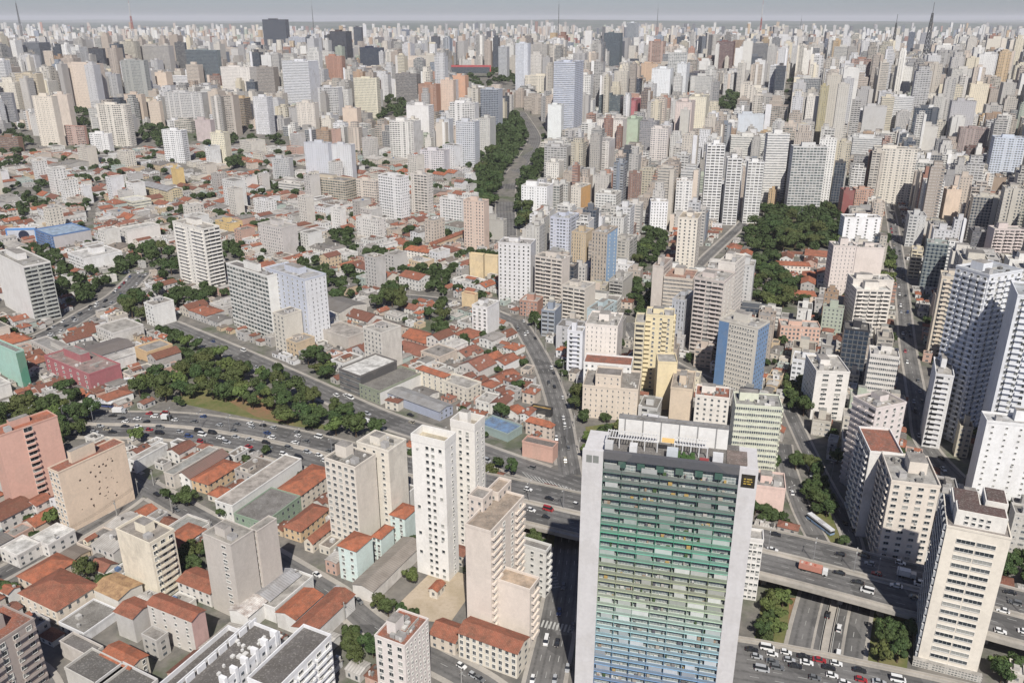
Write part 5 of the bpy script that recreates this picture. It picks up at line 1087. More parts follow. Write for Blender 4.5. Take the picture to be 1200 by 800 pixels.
# --- farther landmarks: (xl, xc, xr, ytop, ybase, colour, s1, s2, theta)
FAR = [
 (27, 45, 58, 49, 84, (150, 152, 160), 'glass', 'glass'), (14, 27, 30, 52, 84, (60, 70, 95), 'glass', 'glass'), (70, 112, 121, 74, 132, (226, 204, 182), 'slit', 'plaster'), (17, 42, 50, 86, 140, (214, 196, 160), 'wide', 'plaster'),
 (37, 60, 67, 112, 173, (232, 218, 196), 'punch', 'plaster'), (62, 78, 84, 110, 160, (226, 206, 186), 'plaster', 'plaster'), (75, 98, 101, 147, 172, (196, 142, 124), 'balcony', 'plaster'), (112, 146, 153, 122, 173, (236, 226, 208), 'balcony', 'wide'),
 (104, 126, 131, 156, 179, (238, 236, 234), 'wide', 'plaster'), (141, 168, 173, 70, 122, (168, 172, 168), 'wide', 'wide'), (103, 120, 123, 56, 90, (84, 76, 78), 'glass', 'glass'), (153, 197, 203, 53, 92, (186, 180, 174), 'ribbon', 'plaster'),
 (204, 216, 218, 49, 88, (90, 92, 98), 'ribbon', 'glass'), (217, 254, 258, 58, 106, (130, 145, 148), 'glass', 'plaster'), (266, 283, 286, 54, 78, (70, 78, 105), 'glass', 'glass'), (202, 219, 221, 88, 106, (236, 236, 240), 'ribbon', 'plaster'),
 (258, 292, 300, 78, 114, (234, 226, 216), 'punch', 'punch'), (192, 236, 246, 108, 147, (206, 204, 202), 'wide', 'plaster'), (145, 165, 170, 110, 145, (214, 190, 165), 'slit', 'plaster'), (173, 186, 190, 118, 149, (222, 200, 175), 'slit', 'plaster'),
 (180, 194, 201, 84, 108, (230, 205, 180), 'plaster', 'plaster'), (189, 212, 219, 152, 192, (238, 238, 238), 'wide', 'wide'), (246, 262, 269, 155, 193, (234, 224, 190), 'punch', 'plaster'), (228, 246, 251, 140, 167, (206, 186, 184), 'plaster', 'plaster'),
 (119, 136, 141, 86, 119, (180, 182, 188), 'wide', 'plaster'), (0, 13, 16, 108, 148, (150, 150, 158), 'ribbon', 'plaster'), (20, 40, 46, 64, 95, (206, 206, 210), 'punch', 'plaster'), (-6, 20, 26, 160, 180, (150, 110, 84), 'ribbon', 'plaster'),
 (307, 334, 338, 22, 72, (62, 66, 80), 'glass', 'glass'), (338, 357, 360, 43, 74, (184, 190, 205), 'wide', 'wide'), (386, 405, 412, 36, 86, (78, 64, 66), 'glass', 'glass'), (414, 423, 425, 31, 80, (92, 94, 106), 'glass', 'plaster'), (439, 454, 456, 43, 58, (120, 112, 112), 'ribbon', 'plaster'),
 (421, 448, 450, 55, 86, (44, 56, 88), 'glass', 'glass'), (466, 480, 481, 34, 46, (96, 120, 160), 'glass', 'glass'), (505, 514, 516, 42, 68, (84, 74, 76), 'glass', 'glass'), (551, 556, 557, 57, 72, (70, 74, 86), 'glass', 'glass'), (584, 594, 597, 54, 94, (196, 200, 206), 'ribbon', 'slit'),
 (330, 361, 373, 71, 133, (226, 228, 234), 'ribbon', 'plaster'), (381, 400, 404, 65, 102, (196, 130, 96), 'tall', 'tall'), (300, 320, 326, 78, 117, (168, 156, 145), 'ribbon', 'plaster'), (414, 441, 445, 91, 139, (236, 226, 190), 'fine', 'fine'), (463, 488, 492, 86, 126, (142, 136, 134), 'ribbon', 'wide'),
 (490, 511, 516, 98, 142, (190, 134, 100), 'tall', 'plaster'), (516, 531, 534, 93, 140, (228, 196, 170), 'slit', 'plaster'), (530, 545, 549, 88, 120, (228, 166, 122), 'plaster', 'plaster'), (527, 556, 561, 120, 162, (238, 236, 234), 'balcony', 'plaster'), (347, 368, 373, 120, 156, (226, 214, 198), 'punch', 'plaster'),
 (372, 396, 401, 102, 143, (206, 206, 208), 'balcony', 'plaster'), (401, 418, 423, 126, 151, (228, 202, 176), 'plaster', 'slit'), (456, 484, 493, 142, 188, (238, 234, 226), 'balcony', 'plaster'), (476, 502, 508, 123, 162, (236, 232, 228), 'plaster', 'punch'), (511, 526, 531, 139, 174, (206, 210, 216), 'slit', 'plaster'),
 (534, 556, 562, 142, 196, (210, 214, 222), 'wide', 'slit'), (563, 584, 589, 104, 156, (186, 194, 208), 'glass', 'plaster'), (560, 574, 581, 138, 182, (206, 204, 196), 'punch', 'plaster'), (356, 384, 389, 167, 211, (206, 210, 220), 'slit', 'plaster'), (388, 411, 416, 169, 211, (214, 216, 220), 'slit', 'plaster'),
 (318, 338, 343, 185, 212, (196, 196, 196), 'fine', 'plaster'), (492, 520, 527, 176, 202, (222, 216, 220), 'wide', 'plaster'), (604, 619, 622, 50, 112, (214, 220, 232), 'tall', 'slit'), (615, 648, 651, 88, 114, (234, 222, 196), 'fine', 'plaster'), (649, 674, 690, 72, 166, (206, 214, 234), 'ribbon', 'wide'),
 (642, 658, 661, 122, 170, (232, 236, 234), 'plaster', 'plaster'), (702, 727, 731, 112, 142, (76, 100, 112), 'ribbon', 'glass'), (708, 727, 730, 38, 86, (96, 116, 124), 'glass', 'plaster'), (735, 746, 750, 26, 80, (212, 220, 226), 'glass', 'wide'), (776, 832, 836, 40, 62, (220, 214, 206), 'ribbon', 'plaster'),
 (816, 834, 839, 46, 76, (60, 76, 112), 'glass', 'glass'), (840, 860, 864, 48, 90, (134, 92, 88), 'ribbon', 'plaster'), (663, 675, 677, 44, 56, (186, 90, 74), 'plaster', 'plaster'), (678, 694, 697, 43, 57, (92, 94, 100), 'glass', 'glass'), (731, 745, 757, 117, 142, (206, 96, 110), 'slit', 'plaster'),
 (751, 772, 777, 74, 100, (220, 180, 140), 'slit', 'plaster'), (737, 750, 753, 92, 116, (50, 56, 90), 'glass', 'glass'), (764, 786, 790, 80, 120, (230, 234, 238), 'slit', 'plaster'), (794, 805, 809, 74, 118, (222, 226, 230), 'slit', 'punch'), (808, 825, 829, 85, 114, (104, 100, 112), 'glass', 'plaster'),
 (750, 770, 773, 142, 192, (158, 156, 162), 'fine', 'plaster'), (763, 783, 787, 150, 204, (232, 220, 212), 'wide', 'plaster'), (733, 748, 753, 139, 178, (184, 206, 176), 'plaster', 'slit'), (690, 714, 721, 165, 212, (226, 218, 212), 'balcony', 'plaster'), (700, 730, 735, 140, 187, (232, 222, 212), 'slit', 'plaster'),
 (792, 811, 815, 119, 167, (228, 206, 196), 'slit', 'plaster'), (808, 828, 833, 113, 158, (236, 226, 196), 'slit', 'punch'), (638, 664, 670, 172, 215, (196, 194, 192), 'balcony', 'plaster'), (640, 655, 661, 190, 222, (232, 226, 214), 'punch', 'plaster'),
 (930, 971, 974, 45, 80, (140, 148, 172), 'glass', 'glass'), (940, 950, 953, 58, 96, (236, 232, 224), 'slit', 'plaster'), (1066, 1073, 1076, 37, 74, (120, 134, 156), 'glass', 'glass'), (1080, 1092, 1094, 38, 73, (168, 170, 180), 'ribbon', 'plaster'), (962, 972, 976, 100, 168, (190, 176, 120), 'tall', 'tall'),
 (983, 996, 1002, 98, 182, (206, 200, 188), 'slit', 'plaster'), (1013, 1040, 1044, 124, 162, (200, 198, 196), 'plaster', 'plaster'), (1045, 1071, 1076, 113, 158, (232, 232, 232), 'ribbon', 'slit'), (1050, 1070, 1076, 78, 120, (228, 226, 220), 'slit', 'slit'), (1116, 1145, 1150, 118, 178, (186, 184, 188), 'slit', 'plaster'),
 (1138, 1160, 1164, 98, 142, (236, 220, 186), 'slit', 'plaster'), (1166, 1203, 1206, 161, 220, (206, 218, 236), 'wide', 'plaster'), (1000, 1042, 1046, 162, 196, (222, 222, 220), 'ribbon', 'slit'), (1025, 1076, 1081, 174, 240, (232, 222, 204), 'wide', 'slit'), (1076, 1100, 1106, 147, 190, (206, 202, 194), 'plaster', 'slit'),
 (1126, 1160, 1166, 150, 186, (176, 150, 144), 'fine', 'plaster'), (1133, 1160, 1164, 173, 192, (120, 84, 78), 'ribbon', 'plaster'), (1162, 1180, 1186, 207, 236, (176, 150, 125), 'plaster', 'plaster'), (1066, 1086, 1090, 252, 290, (206, 206, 204), 'wide', 'plaster'), (1140, 1158, 1162, 271, 300, (110, 112, 122), 'wide', 'plaster'),
 (885, 897, 900, 70, 110, (226, 226, 226), 'slit', 'plaster'), (903, 918, 921, 76, 118, (220, 222, 226), 'ribbon', 'slit'), (946, 960, 963, 112, 150, (232, 226, 216), 'punch', 'plaster'),
]
for (xl, xc, xr, yt, yb, c, s1, s2) in FAR:
    T('office_tower' if s1 == 'glass' else 'apartment_tower', 'R', -18, xl, xc, xr, yt + 1, yb, c, s1, s2, rcol=tuple(min(.45, x * .55) for x in alb(c)), D2=20, par=.8, cat='tower')
_w = [U(*p)[:2] for p in ((1058, 782), (1150, 806), (1165, 845), (1045, 825))]; add_foot(_w)
ANCH += [('the big red-framed gallery', 551, 84), ('the dark slab tower', 322, 45), ('the dark brown tower', 400, 60), ('the blue glass cube', 436, 70), ('the tall blue-white banded tower', 665, 118), ('the red and white mast', 156, 40),
         ('the grey patterned tower', 762, 165), ('the wide cream tower', 95, 100), ('the tall dark mast', 1078, 55), ('the wide blue-grey office tower', 950, 60), ('the round-topped glass tower', 742, 50), ('the white striped tower', 350, 100), ('the yellow-edged tower', 970, 130)]
# --- the red framed gallery on the ridge
def gallery():
    a = UT(529, 91); b = UT(574, 91); dx, dy, L = face_frame(a, b)
    root = empty('gallery', a); X = (dx, dy); V = (-dy, dx); red = alb((196, 60, 66)); hh = solve_h(a, 77)
    A = Acc(); A.box((0, 0), X, V, L, 25, hh * .35, hh * .85, alb((90, 100, 104)), 'glass', 'roof_concrete', (.2, .2, .2), bottom=True); A.build('hall', root)
    for s in (0, 22):
        A = Acc(); A.box((V[0] * s, V[1] * s), X, V, L, 3, hh * .86, hh, red, 'clean_plaster', bottom=True); A.build('beam', root)
        for t in (-3, L): A = Acc(); A.box((X[0] * t + V[0] * s, X[1] * t + V[1] * s), X, V, 3, 3, 0, hh, red, 'clean_plaster'); A.build('leg', root)
    tagx(root, 'long glass hall hung from bright red frames on the distant ridge', 'gallery')
    protect([(528, 76), (576, 76), (576, 93), (528, 93)], PR(*a)[2]); add_foot([(a[0] - 20, a[1] - 90), (b[0] + 20, b[1] - 90), (b[0] + 20, b[1] + 30), (a[0] - 20, a[1] + 30)])
gallery()
# --- lattice masts
def mast(px, pyb, pyt, kind, label, wb=9.0, tilt=0):
    P = UT(px, pyb); h = solve_h(P, pyt); root = empty('radio_mast', P); n = 14
    mats = {'red': ['mast_red', 'mast_white'], 'grey': ['mast_grey', 'mast_grey']}[kind]
    for sec in range(4):
        A = Acc(); 
        for k in range(n // 4 + 1):
            i = sec * (n // 4 + 1) + k; N_ = 4 * (n // 4 + 1)
            z0, z1 = h * .86 * i / N_, h * .86 * (i + 1) / N_; w0, w1 = wb * (1 - i / N_ * .82), wb * (1 - (i + 1) / N_ * .82); mt = mats[(sec) % 2]
            cs0 = [(-w0 / 2, -w0 / 2), (w0 / 2, -w0 / 2), (w0 / 2, w0 / 2), (-w0 / 2, w0 / 2)]; cs1 = [(-w1 / 2, -w1 / 2), (w1 / 2, -w1 / 2), (w1 / 2, w1 / 2), (-w1 / 2, w1 / 2)]
            t = 1.1 if h < 130 else 1.5
            def bar(p, q):
                for ax in ((t, 0, 0), (0, t, 0)):
                    A.poly([tuple(p[j] - ax[j] / 2 for j in range(3)), tuple(p[j] + ax[j] / 2 for j in range(3)), tuple(q[j] + ax[j] / 2 for j in range(3)), tuple(q[j] - ax[j] / 2 for j in range(3))], (.5,) * 3, mt)
                A.poly([(p[0], p[1], p[2] - t / 2), (p[0], p[1], p[2] + t / 2), (q[0], q[1], q[2] + t / 2), (q[0], q[1], q[2] - t / 2)], (.5,) * 3, mt)
            for j in range(4):
                bar((*cs0[j], z0), (*cs1[j], z1)); bar((*cs0[j], z0), (*cs1[(j + 1) % 4], z1)); bar((*cs1[j], z1), (*cs1[(j + 1) % 4], z1))
        A.build('lattice_section', root)
    A = Acc(); A.box((-.5, -.5), (1, 0), (0, 1), 1.0, 1.0, h * .86, h, (.3,) * 3, mats[0]); A.build('aerial', root)
    tagx(root, label, 'radio mast', 'masts on the distant ridge')
mast(30, 62, -6, 'grey', 'dark grey lattice mast on the skyline at far left', 14); mast(160, 64, -6, 'red', 'red and white lattice mast at upper left', 16); mast(1080, 92, 3, 'grey', 'tallest dark lattice mast at upper right', 17)
mast(1041, 88, 17, 'grey', 'shorter dark lattice mast left of the tallest one', 11); mast(888, 66, -4, 'red', 'faint red and white mast right of the brown red block', 11); mast(654, 60, -4, 'grey', 'thin faint mast above the red cube block', 8)
mast(369, 52, 0, 'grey', 'thin grey mast right of the dark slab tower', 8); mast(769, 48, 4, 'grey', 'faintest mast left of the wide white roofed block', 8); mast(936, 50, 18, 'grey', 'low thin mast above the wide blue grey office tower', 7)
# ------------------------------------------------------------------ trees
def crown_mesh(name, seed, n, r=1.0, hgt=.75, leaf=.1, lobes=9, mat='leaf'):
    rr = random.Random(seed); A = Acc()
    L = []
    for k in range(lobes):
        a = rr.uniform(0, 6.28); d = rr.uniform(.2, .8) * r; L.append((math.cos(a) * d, math.sin(a) * d, rr.uniform(-.3, .5) * hgt * (1 - d * .5), rr.uniform(.16, .42) * r))
    L.append((0, 0, .0, .5 * r))
    for _ in range(n):
        l = rr.choice(L); z = rr.uniform(-.75, 1); a = rr.uniform(0, 6.28); s = math.sqrt(max(0, 1 - z * z)); rad = l[3] * rr.uniform(.78, 1.08)
        p = Vector((l[0] + s * math.cos(a) * rad, l[1] + s * math.sin(a) * rad, l[2] + z * rad * .85))
        nrm = Vector((s * math.cos(a) + rr.uniform(-.6, .6), s * math.sin(a) + rr.uniform(-.6, .6), z + rr.uniform(-.4, .8))).normalized()
        t = nrm.orthogonal().normalized(); b = nrm.cross(t); q = rr.uniform(0, 6.28); t2 = t * math.cos(q) + b * math.sin(q); b2 = nrm.cross(t2)
        e = leaf * rr.uniform(.6, 1.5); g = rr.random() ** 2
        A.poly([tuple(p - t2 * e - b2 * e * .6), tuple(p + t2 * e - b2 * e * .7), tuple(p + t2 * e * .7 + b2 * e), tuple(p - t2 * e * .8 + b2 * e * .7)], (g, g, g), mat)
    o = A.build(name); me = o.data; bpy.data.objects.remove(o); return me
def trunk_mesh():
    A = Acc(); n = 7
    def cone(p, q, r0, r1):
        d = (Vector(q) - Vector(p)).normalized(); t = d.orthogonal().normalized(); b = d.cross(t)
        for k in range(n):
            a0, a1 = 6.283 * k / n, 6.283 * (k + 1) / n
            f = lambda c, r, a: tuple(Vector(c) + (t * math.cos(a) + b * math.sin(a)) * r)
            A.poly([f(p, r0, a0), f(p, r0, a1), f(q, r1, a1), f(q, r1, a0)], (.5,) * 3, 'bark')
    cone((0, 0, 0), (.02, .01, .5), .07, .05)
    for a, h in ((.3, .95), (2.2, 1.0), (4.1, .9), (5.3, 1.05)): cone((.02, .01, .45), (.35 * math.cos(a), .35 * math.sin(a), h), .045, .015)
    o = A.build('trunk'); me = o.data; bpy.data.objects.remove(o); return me
CROWNS = [crown_mesh('crown', 20 + i, 2300, leaf=.06, lobes=9 + 2 * i, hgt=1.1) for i in range(6)]
CLIGHT = [crown_mesh('crown', 60 + i, 1300, leaf=.075, mat='leaf_light') for i in range(2)]
CPURP = crown_mesh('crown', 77, 1100, leaf=.08, mat='leaf_purple')
CFAR = [crown_mesh('crown', 90 + i, 150, leaf=.24, lobes=5) for i in range(3)]
TRUNK = trunk_mesh()
TREES = []   # (x,y,z,radius,kind)
def tree_at(px, py, r, kind='leaf'):
    P = UT(px, py); TREES.append((*P, r, kind))
def fill_trees(poly, n, r0, r1, light=.1, sep=.8, seed=1, over=False):
    rr = random.Random(seed); P = [UT(*p)[:2] for p in poly]; xs = [p[0] for p in P]; ys = [p[1] for p in P]; got = []
    for _ in range(n * 30):
        if len(got) >= n: break
        x, y = rr.uniform(min(xs), max(xs)), rr.uniform(min(ys), max(ys)); r = rr.uniform(r0, r1)
        if in_poly(x, y, P) and all(math.hypot(x - a, y - b) > (r + c) * sep for a, b, c in got) and (over or not collides([(x - 2, y - 2), (x + 2, y - 2), (x + 2, y + 2), (x - 2, y + 2)])):
            got.append((x, y, r)); TREES.append((x, y, terr(x, y), r, 'light' if rr.random() < light else 'leaf'))
    for i in range(0, len(P)): pass
    protect(hull([(p[0], p[1] - 3) for p in poly]), PR(sum(xs) / len(xs), sum(ys) / len(ys), 5)[2])
    c = (sum(xs) / len(xs), sum(ys) / len(ys))
    for i in range(len(P)): add_foot([c, P[i], P[(i + 1) % len(P)]])
fill_trees([(-20, 525), (-20, 490), (30, 478), (70, 474), (108, 488), (100, 515), (80, 532), (40, 535)], 30, 5, 7.5, .03, .55, 1, True)
fill_trees([(150, 462), (190, 446), (240, 428), (270, 430), (330, 455), (400, 484), (440, 498), (452, 512), (380, 512), (330, 500), (300, 482), (240, 468), (190, 474)], 60, 4.5, 7.0, .25, .6, 2)
fill_trees([(205, 420), (232, 405), (300, 415), (330, 438), (290, 432), (240, 428)], 14, 4, 6, .3, .7, 3)
fill_trees([(180, 388), (205, 382), (240, 388), (250, 405), (215, 408)], 12, 4, 6, .3, .65, 4)
fill_trees([(355, 428), (375, 420), (395, 440), (378, 448)], 6, 4.5, 6, .1, .6, 5)
fill_trees([(138, 372), (150, 352), (175, 358), (172, 378)], 6, 6, 8, .05, .5, 6)
fill_trees([(165, 300), (180, 292), (212, 300), (208, 325), (185, 322)], 12, 6, 8, .1, .6, 7)
fill_trees([(556, 228), (588, 152), (604, 140), (612, 148), (618, 164), (602, 190), (588, 212), (583, 240), (570, 250)], 150, 7, 12, .05, .56, 8)
fill_trees([(601, 248), (606, 222), (632, 178), (642, 180), (624, 222), (622, 268), (603, 272)], 45, 6, 10, .05, .6, 9)
fill_trees([(872, 285), (878, 252), (925, 243), (978, 250), (992, 275), (985, 300), (940, 294), (910, 297), (880, 302)], 120, 5, 9, .1, .52, 10)
fill_trees([(885, 305), (905, 300), (912, 325), (930, 340), (945, 362), (905, 368), (885, 350)], 34, 5, 8, .15, .6, 11)
fill_trees([(742, 300), (760, 275), (780, 278), (782, 300), (765, 320), (748, 322)], 22, 5, 8, .1, .6, 12)
fill_trees([(745, 340), (762, 335), (770, 360), (755, 385), (742, 370)], 12, 4, 6, .1, .6, 13)
fill_trees([(682, 520), (705, 505), (733, 508), (728, 535), (690, 545)], 14, 3.5, 5.0, .45, .6, 14, True)
fill_trees([(928, 545), (946, 540), (964, 575), (975, 608), (958, 612), (940, 585)], 13, 3.0, 4.8, .1, .6, 15, True)
fill_trees([(921, 448), (945, 445), (950, 478), (930, 500), (920, 480)], 12, 3.5, 5.5, .12, .6, 46, True)
fill_trees([(893, 700), (900, 690), (912, 700), (905, 706)], 2, 2.5, 3, .1, .6, 47)
fill_trees([(922, 445), (945, 440), (945, 470), (925, 485)], 8, 4, 6, .1, .65, 36)
fill_trees([(1016, 712), (1045, 708), (1075, 720), (1075, 788), (1030, 785), (1014, 765)], 26, 3.5, 5.2, .1, .55, 16)
fill_trees([(896, 700), (924, 705), (926, 755), (893, 762)], 14, 2.8, 4.2, .3, .55, 17)
fill_trees([(893, 590), (920, 600), (925, 618), (892, 612)], 7, 2.5, 3.5, .3, .6, 41)
fill_trees([(637, 622), (668, 620), (664, 652), (645, 655)], 8, 3.5, 5, .05, .6, 18)
fill_trees([(345, 668), (332, 662), (330, 640), (355, 645), (365, 665)], 5, 4.5, 6, 0, .5, 19)
fill_trees([(402, 776), (410, 752), (438, 742), (442, 768), (425, 780)], 6, 4, 5.5, .1, .55, 20)
fill_trees([(205, 690), (212, 660), (238, 655), (240, 690)], 5, 4, 5.5, 0, .55, 21)
fill_trees([(502, 780), (505, 755), (528, 758), (525, 785)], 4, 3.5, 4.5, 0, .6, 22)
fill_trees([(1150, 770), (1165, 745), (1178, 750), (1170, 790)], 5, 3.5, 5, .5, .6, 23)
fill_trees([(1178, 655), (1200, 650), (1210, 690), (1180, 680)], 6, 3.5, 5, .1, .6, 24)
fill_trees([(1036, 345), (1034, 262), (1048, 258), (1060, 345)], 14, 6, 8, .1, .7, 25)
fill_trees([(100, 270), (115, 232), (118, 236), (104, 275)], 0, 5, 7)
fill_trees([(380, 290), (390, 276), (418, 278), (412, 295)], 7, 5, 7, .1, .6, 26)
fill_trees([(438, 362), (448, 345), (472, 348), (470, 368)], 6, 6, 8, .05, .5, 27)
fill_trees([(498, 372), (512, 366), (528, 385), (520, 398)], 6, 5, 7, 0, .6, 28)
fill_trees([(345, 318), (365, 308), (408, 335), (400, 345)], 14, 4, 6, .05, .7, 29)
fill_trees([(250, 300), (262, 288), (285, 300), (275, 315)], 6, 5, 7, .05, .7, 30)
fill_trees([(0, 360), (30, 345), (40, 360), (10, 372)], 0, 5, 7)
fill_trees([(30, 300), (60, 296), (80, 310), (40, 312)], 8, 4, 6, .05, .7, 31)
fill_trees([(530, 100), (535, 84), (600, 88), (608, 112), (560, 106)], 36, 9, 13, 0, .62, 32)
fill_trees([(440, 142), (455, 118), (478, 124), (474, 142)], 18, 8, 12, 0, .65, 33)
fill_trees([(838, 132), (850, 112), (868, 116), (862, 136)], 16, 8, 12, 0, .65, 34)
fill_trees([(75, 172), (100, 130), (108, 140), (100, 172)], 14, 7, 10, 0, .7, 35)
fill_trees([(155, 165), (170, 150), (200, 155), (195, 172)], 16, 7, 10, 0, .7, 37)
fill_trees([(0, 160), (30, 155), (52, 172), (20, 185)], 12, 7, 10, 0, .7, 38)
for (px, py, r, k) in [(161, 518, 5.5, 'light'), (222, 592, 5.0, 'leaf'), (288, 545, 3, 'leaf'), (312, 533, 3.0, 'leaf'), (196, 585, 3.2, 'leaf'), (206, 592, 3, 'leaf'), (262, 607, 3.5, 'leaf'), (326, 440, 4.5, 'purple'), (336, 446, 3.5, 'purple'),
                       (444, 715, 4.0, 'leaf'), (455, 722, 3.4, 'leaf'), (470, 720, 3, 'leaf'), (482, 722, 2.6, 'leaf'), (575, 560, 4, 'leaf'), (600, 556, 4.2, 'leaf'), (585, 548, 3.5, 'leaf'), (674, 480, 4.5, 'leaf'), (672, 465, 4, 'leaf'), (0, 698, 4, 'leaf'), (12, 700, 4, 'leaf'),
                       (1168, 560, 3, 'leaf'), (1195, 580, 3, 'leaf'), (912, 700, 2.2, 'light'), (975, 598, 3.5, 'light'), (990, 640, 3, 'light'), (560, 340, 5, 'leaf'), (820, 700, 4, 'leaf'), (1172, 800, 4, 'leaf'), (1190, 790, 4, 'leaf')]:
    tree_at(px, py, r, k)
for _p in PATCHES:
    c_ = (sum(p[0] for p in _p) / len(_p), sum(p[1] for p in _p) / len(_p))
    for _i in range(len(_p)): add_foot([c_, _p[_i], _p[(_i + 1) % len(_p)]])
# ------------------------------------------------------------------ vehicles
def car_meshes(kind):
    """kind: hatch, sedan, van, suv ; x forward, returns body, glass, wheel meshes"""
    L, W, Hb, Hc = dict(hatch=(3.9, 1.72, .82, 1.46), sedan=(4.5, 1.76, .84, 1.44), suv=(4.6, 1.85, .98, 1.72), van=(4.9, 1.9, 1.15, 2.1))[kind]
    A = Acc(); c = (.5,) * 3; g = .2; h = L / 2; w = W / 2
    prof = [(-h, g + .12), (-h, Hb - .1), (-h + .18, Hb), (h - 1.05 if kind != 'van' else h - .5, Hb), (h - .15, Hb - .16), (h, Hb - .35), (h, g + .12), (h - .2, g), (-h + .2, g)]
    def tw(z): return w if z < .6 else w - .06
    P = [(x, z) for x, z in prof]
    def side(s): return [(x, s * (tw(z) - (.12 if abs(x) > h - .16 else 0)), z) for x, z in P]
    l, r = side(-1), side(1)
    A.poly(l, c, 'paint_white'); A.poly(r[::-1], c, 'paint_white')
    for k in range(len(P)):
        k2 = (k + 1) % len(P); A.poly([l[k], r[k], r[k2], l[k2]], c, 'paint_white')
    cb = dict(hatch=(-h + .12, -h + .45, h - 1.95, h - 1.25), sedan=(-h + .55, -h + 1.15, h - 2.05, h - 1.25), suv=(-h + .1, -h + .35, h - 1.95, h - 1.35), van=(-h + .05, -h + .15, h - 1.35, h - .6))[kind]
    tz = Hc; tw2 = w - .26
    top = [(cb[1], -tw2, tz), (cb[2], -tw2, tz), (cb[2], tw2, tz), (cb[1], tw2, tz)]; bot = [(cb[0], -w + .07, Hb), (cb[3], -w + .07, Hb), (cb[3], w - .07, Hb), (cb[0], w - .07, Hb)]
    A.poly([(p[0], p[1], p[2] + .02) for p in top], c, 'paint_white')
    for k in range(4):     # roof edge
        a, b = top[k], top[(k + 1) % 4]; A.poly([(a[0], a[1], a[2] - .06), (b[0], b[1], b[2] - .06), (b[0], b[1], b[2] + .02), (a[0], a[1], a[2] + .02)], c, 'paint_white')
    ob = A.build('body'); bm = ob.data; bpy.data.objects.remove(ob)
    G = Acc()
    for k in range(4):
        a, b = bot[k], bot[(k + 1) % 4]; d, e = top[(k + 1) % 4], top[k]; G.poly([a, b, (d[0], d[1], d[2] - .05), (e[0], e[1], e[2] - .05)], c, 'car_glass')
    og = G.build('window_glass'); gm = og.data; bpy.data.objects.remove(og)
    Wm = Acc(); n = 10; R = .31
    for k in range(n):
        a0, a1 = 6.283 * k / n, 6.283 * (k + 1) / n
        p = [(R * math.cos(a), R * math.sin(a)) for a in (a0, a1)]
        Wm.poly([(p[0][0], -.1, p[0][1]), (p[1][0], -.1, p[1][1]), (p[1][0], .1, p[1][1]), (p[0][0], .1, p[0][1])], c, 'rubber')
    Wm.poly([(R * math.cos(6.283 * k / n), -.1, R * math.sin(6.283 * k / n)) for k in range(n)], c, 'rubber'); Wm.poly([(R * math.cos(6.283 * k / n), .1, R * math.sin(6.283 * k / n)) for k in range(n)][::-1], c, 'rubber')
    ow = Wm.build('wheel'); wm = ow.data; bpy.data.objects.remove(ow)
    Hm = Acc(); Hm.box((-.04, -.18), (1, 0), (0, 1), .06, .36, 0, .16, c, 'light_lens'); oh = Hm.build('headlight'); hm = oh.data; bpy.data.objects.remove(oh)
    Tm = Acc(); Tm.box((-.03, -.14), (1, 0), (0, 1), .06, .28, 0, .2, c, 'tail_lens'); ot = Tm.build('tail_light'); tm = ot.data; bpy.data.objects.remove(ot)
    return bm, gm, wm, hm, tm, L, W, Hb
CARS = {k: car_meshes(k) for k in ('hatch', 'sedan', 'suv', 'van')}
KN = dict(hatch='hatchback', sedan='saloon car', suv='large car', van='van')
def car(x, y, z, ang, kind, paint, where, grp, pitch=0.0):
    bm, gm, wm, hm, tm, L, W, Hb = CARS[kind]
    root = empty('van' if kind == 'van' else 'car', (x, y, z)); root.rotation_euler = (0, 0, ang)
    b = obj_of(bm, 'body', root); b.material_slots[0].link = 'OBJECT'; b.material_slots[0].material = PAINT[paint]
    obj_of(gm, 'window_glass', root)
    near = math.hypot(x, y) < 470
    if near:
        for sx in (-1, 1):
            for sy in (-1, 1): obj_of(wm, 'wheel', root, Matrix.Translation((sx * L * .31, sy * (W / 2 - .1), .31)))
    if math.hypot(x, y) < 330:
        for sy in (-1, 1): obj_of(hm, 'headlight', root, Matrix.Translation((L / 2, sy * (W / 2 - .32), Hb - .34))); obj_of(tm, 'tail_light', root, Matrix.Translation((-L / 2, sy * (W / 2 - .25), Hb - .34)))
    autotag(root, f"{paint} {KN[kind]} on {where}", 'van' if kind == 'van' else 'car', grp, (x, y, z))
    return root
CPOS = []
def try_car(x, y, z, ang, kind, paint, where, grp):
    for a, b in CPOS:
        if math.hypot(a - x, b - y) < 4.6: return
    CPOS.append((x, y)); car(x, y, z, ang, kind, paint, where, grp)
PW_ = [('white', 9), ('silver', 5), ('grey', 4), ('black', 8), ('red', 2), ('blue', 1), ('beige', 1)]
def rp(rr): return rr.choices([p for p, _ in PW_], [w for _, w in PW_])[0]
def rk(rr): return rr.choices(['hatch', 'sedan', 'suv', 'van'], [6, 5, 3, 1])[0]
BR = 'the low road bridge'
def px_car(px, py, z, key, kind, paint, where, grp, flip=False, da=0.0):
    P = U(px, py, z); C = ROADS[key][0]
    i = min(range(len(C) - 1), key=lambda i: math.dist(C[i][:2], P[:2])); a = math.atan2(C[i + 1][1] - C[i][1], C[i + 1][0] - C[i][0]) + (math.pi if flip else 0) + da
    for q in CPOS:
        if math.dist(q, P[:2]) < 2.0: return
    CPOS.append(P[:2]); return car(P[0], P[1], z + .07, a, kind, paint, where, grp)
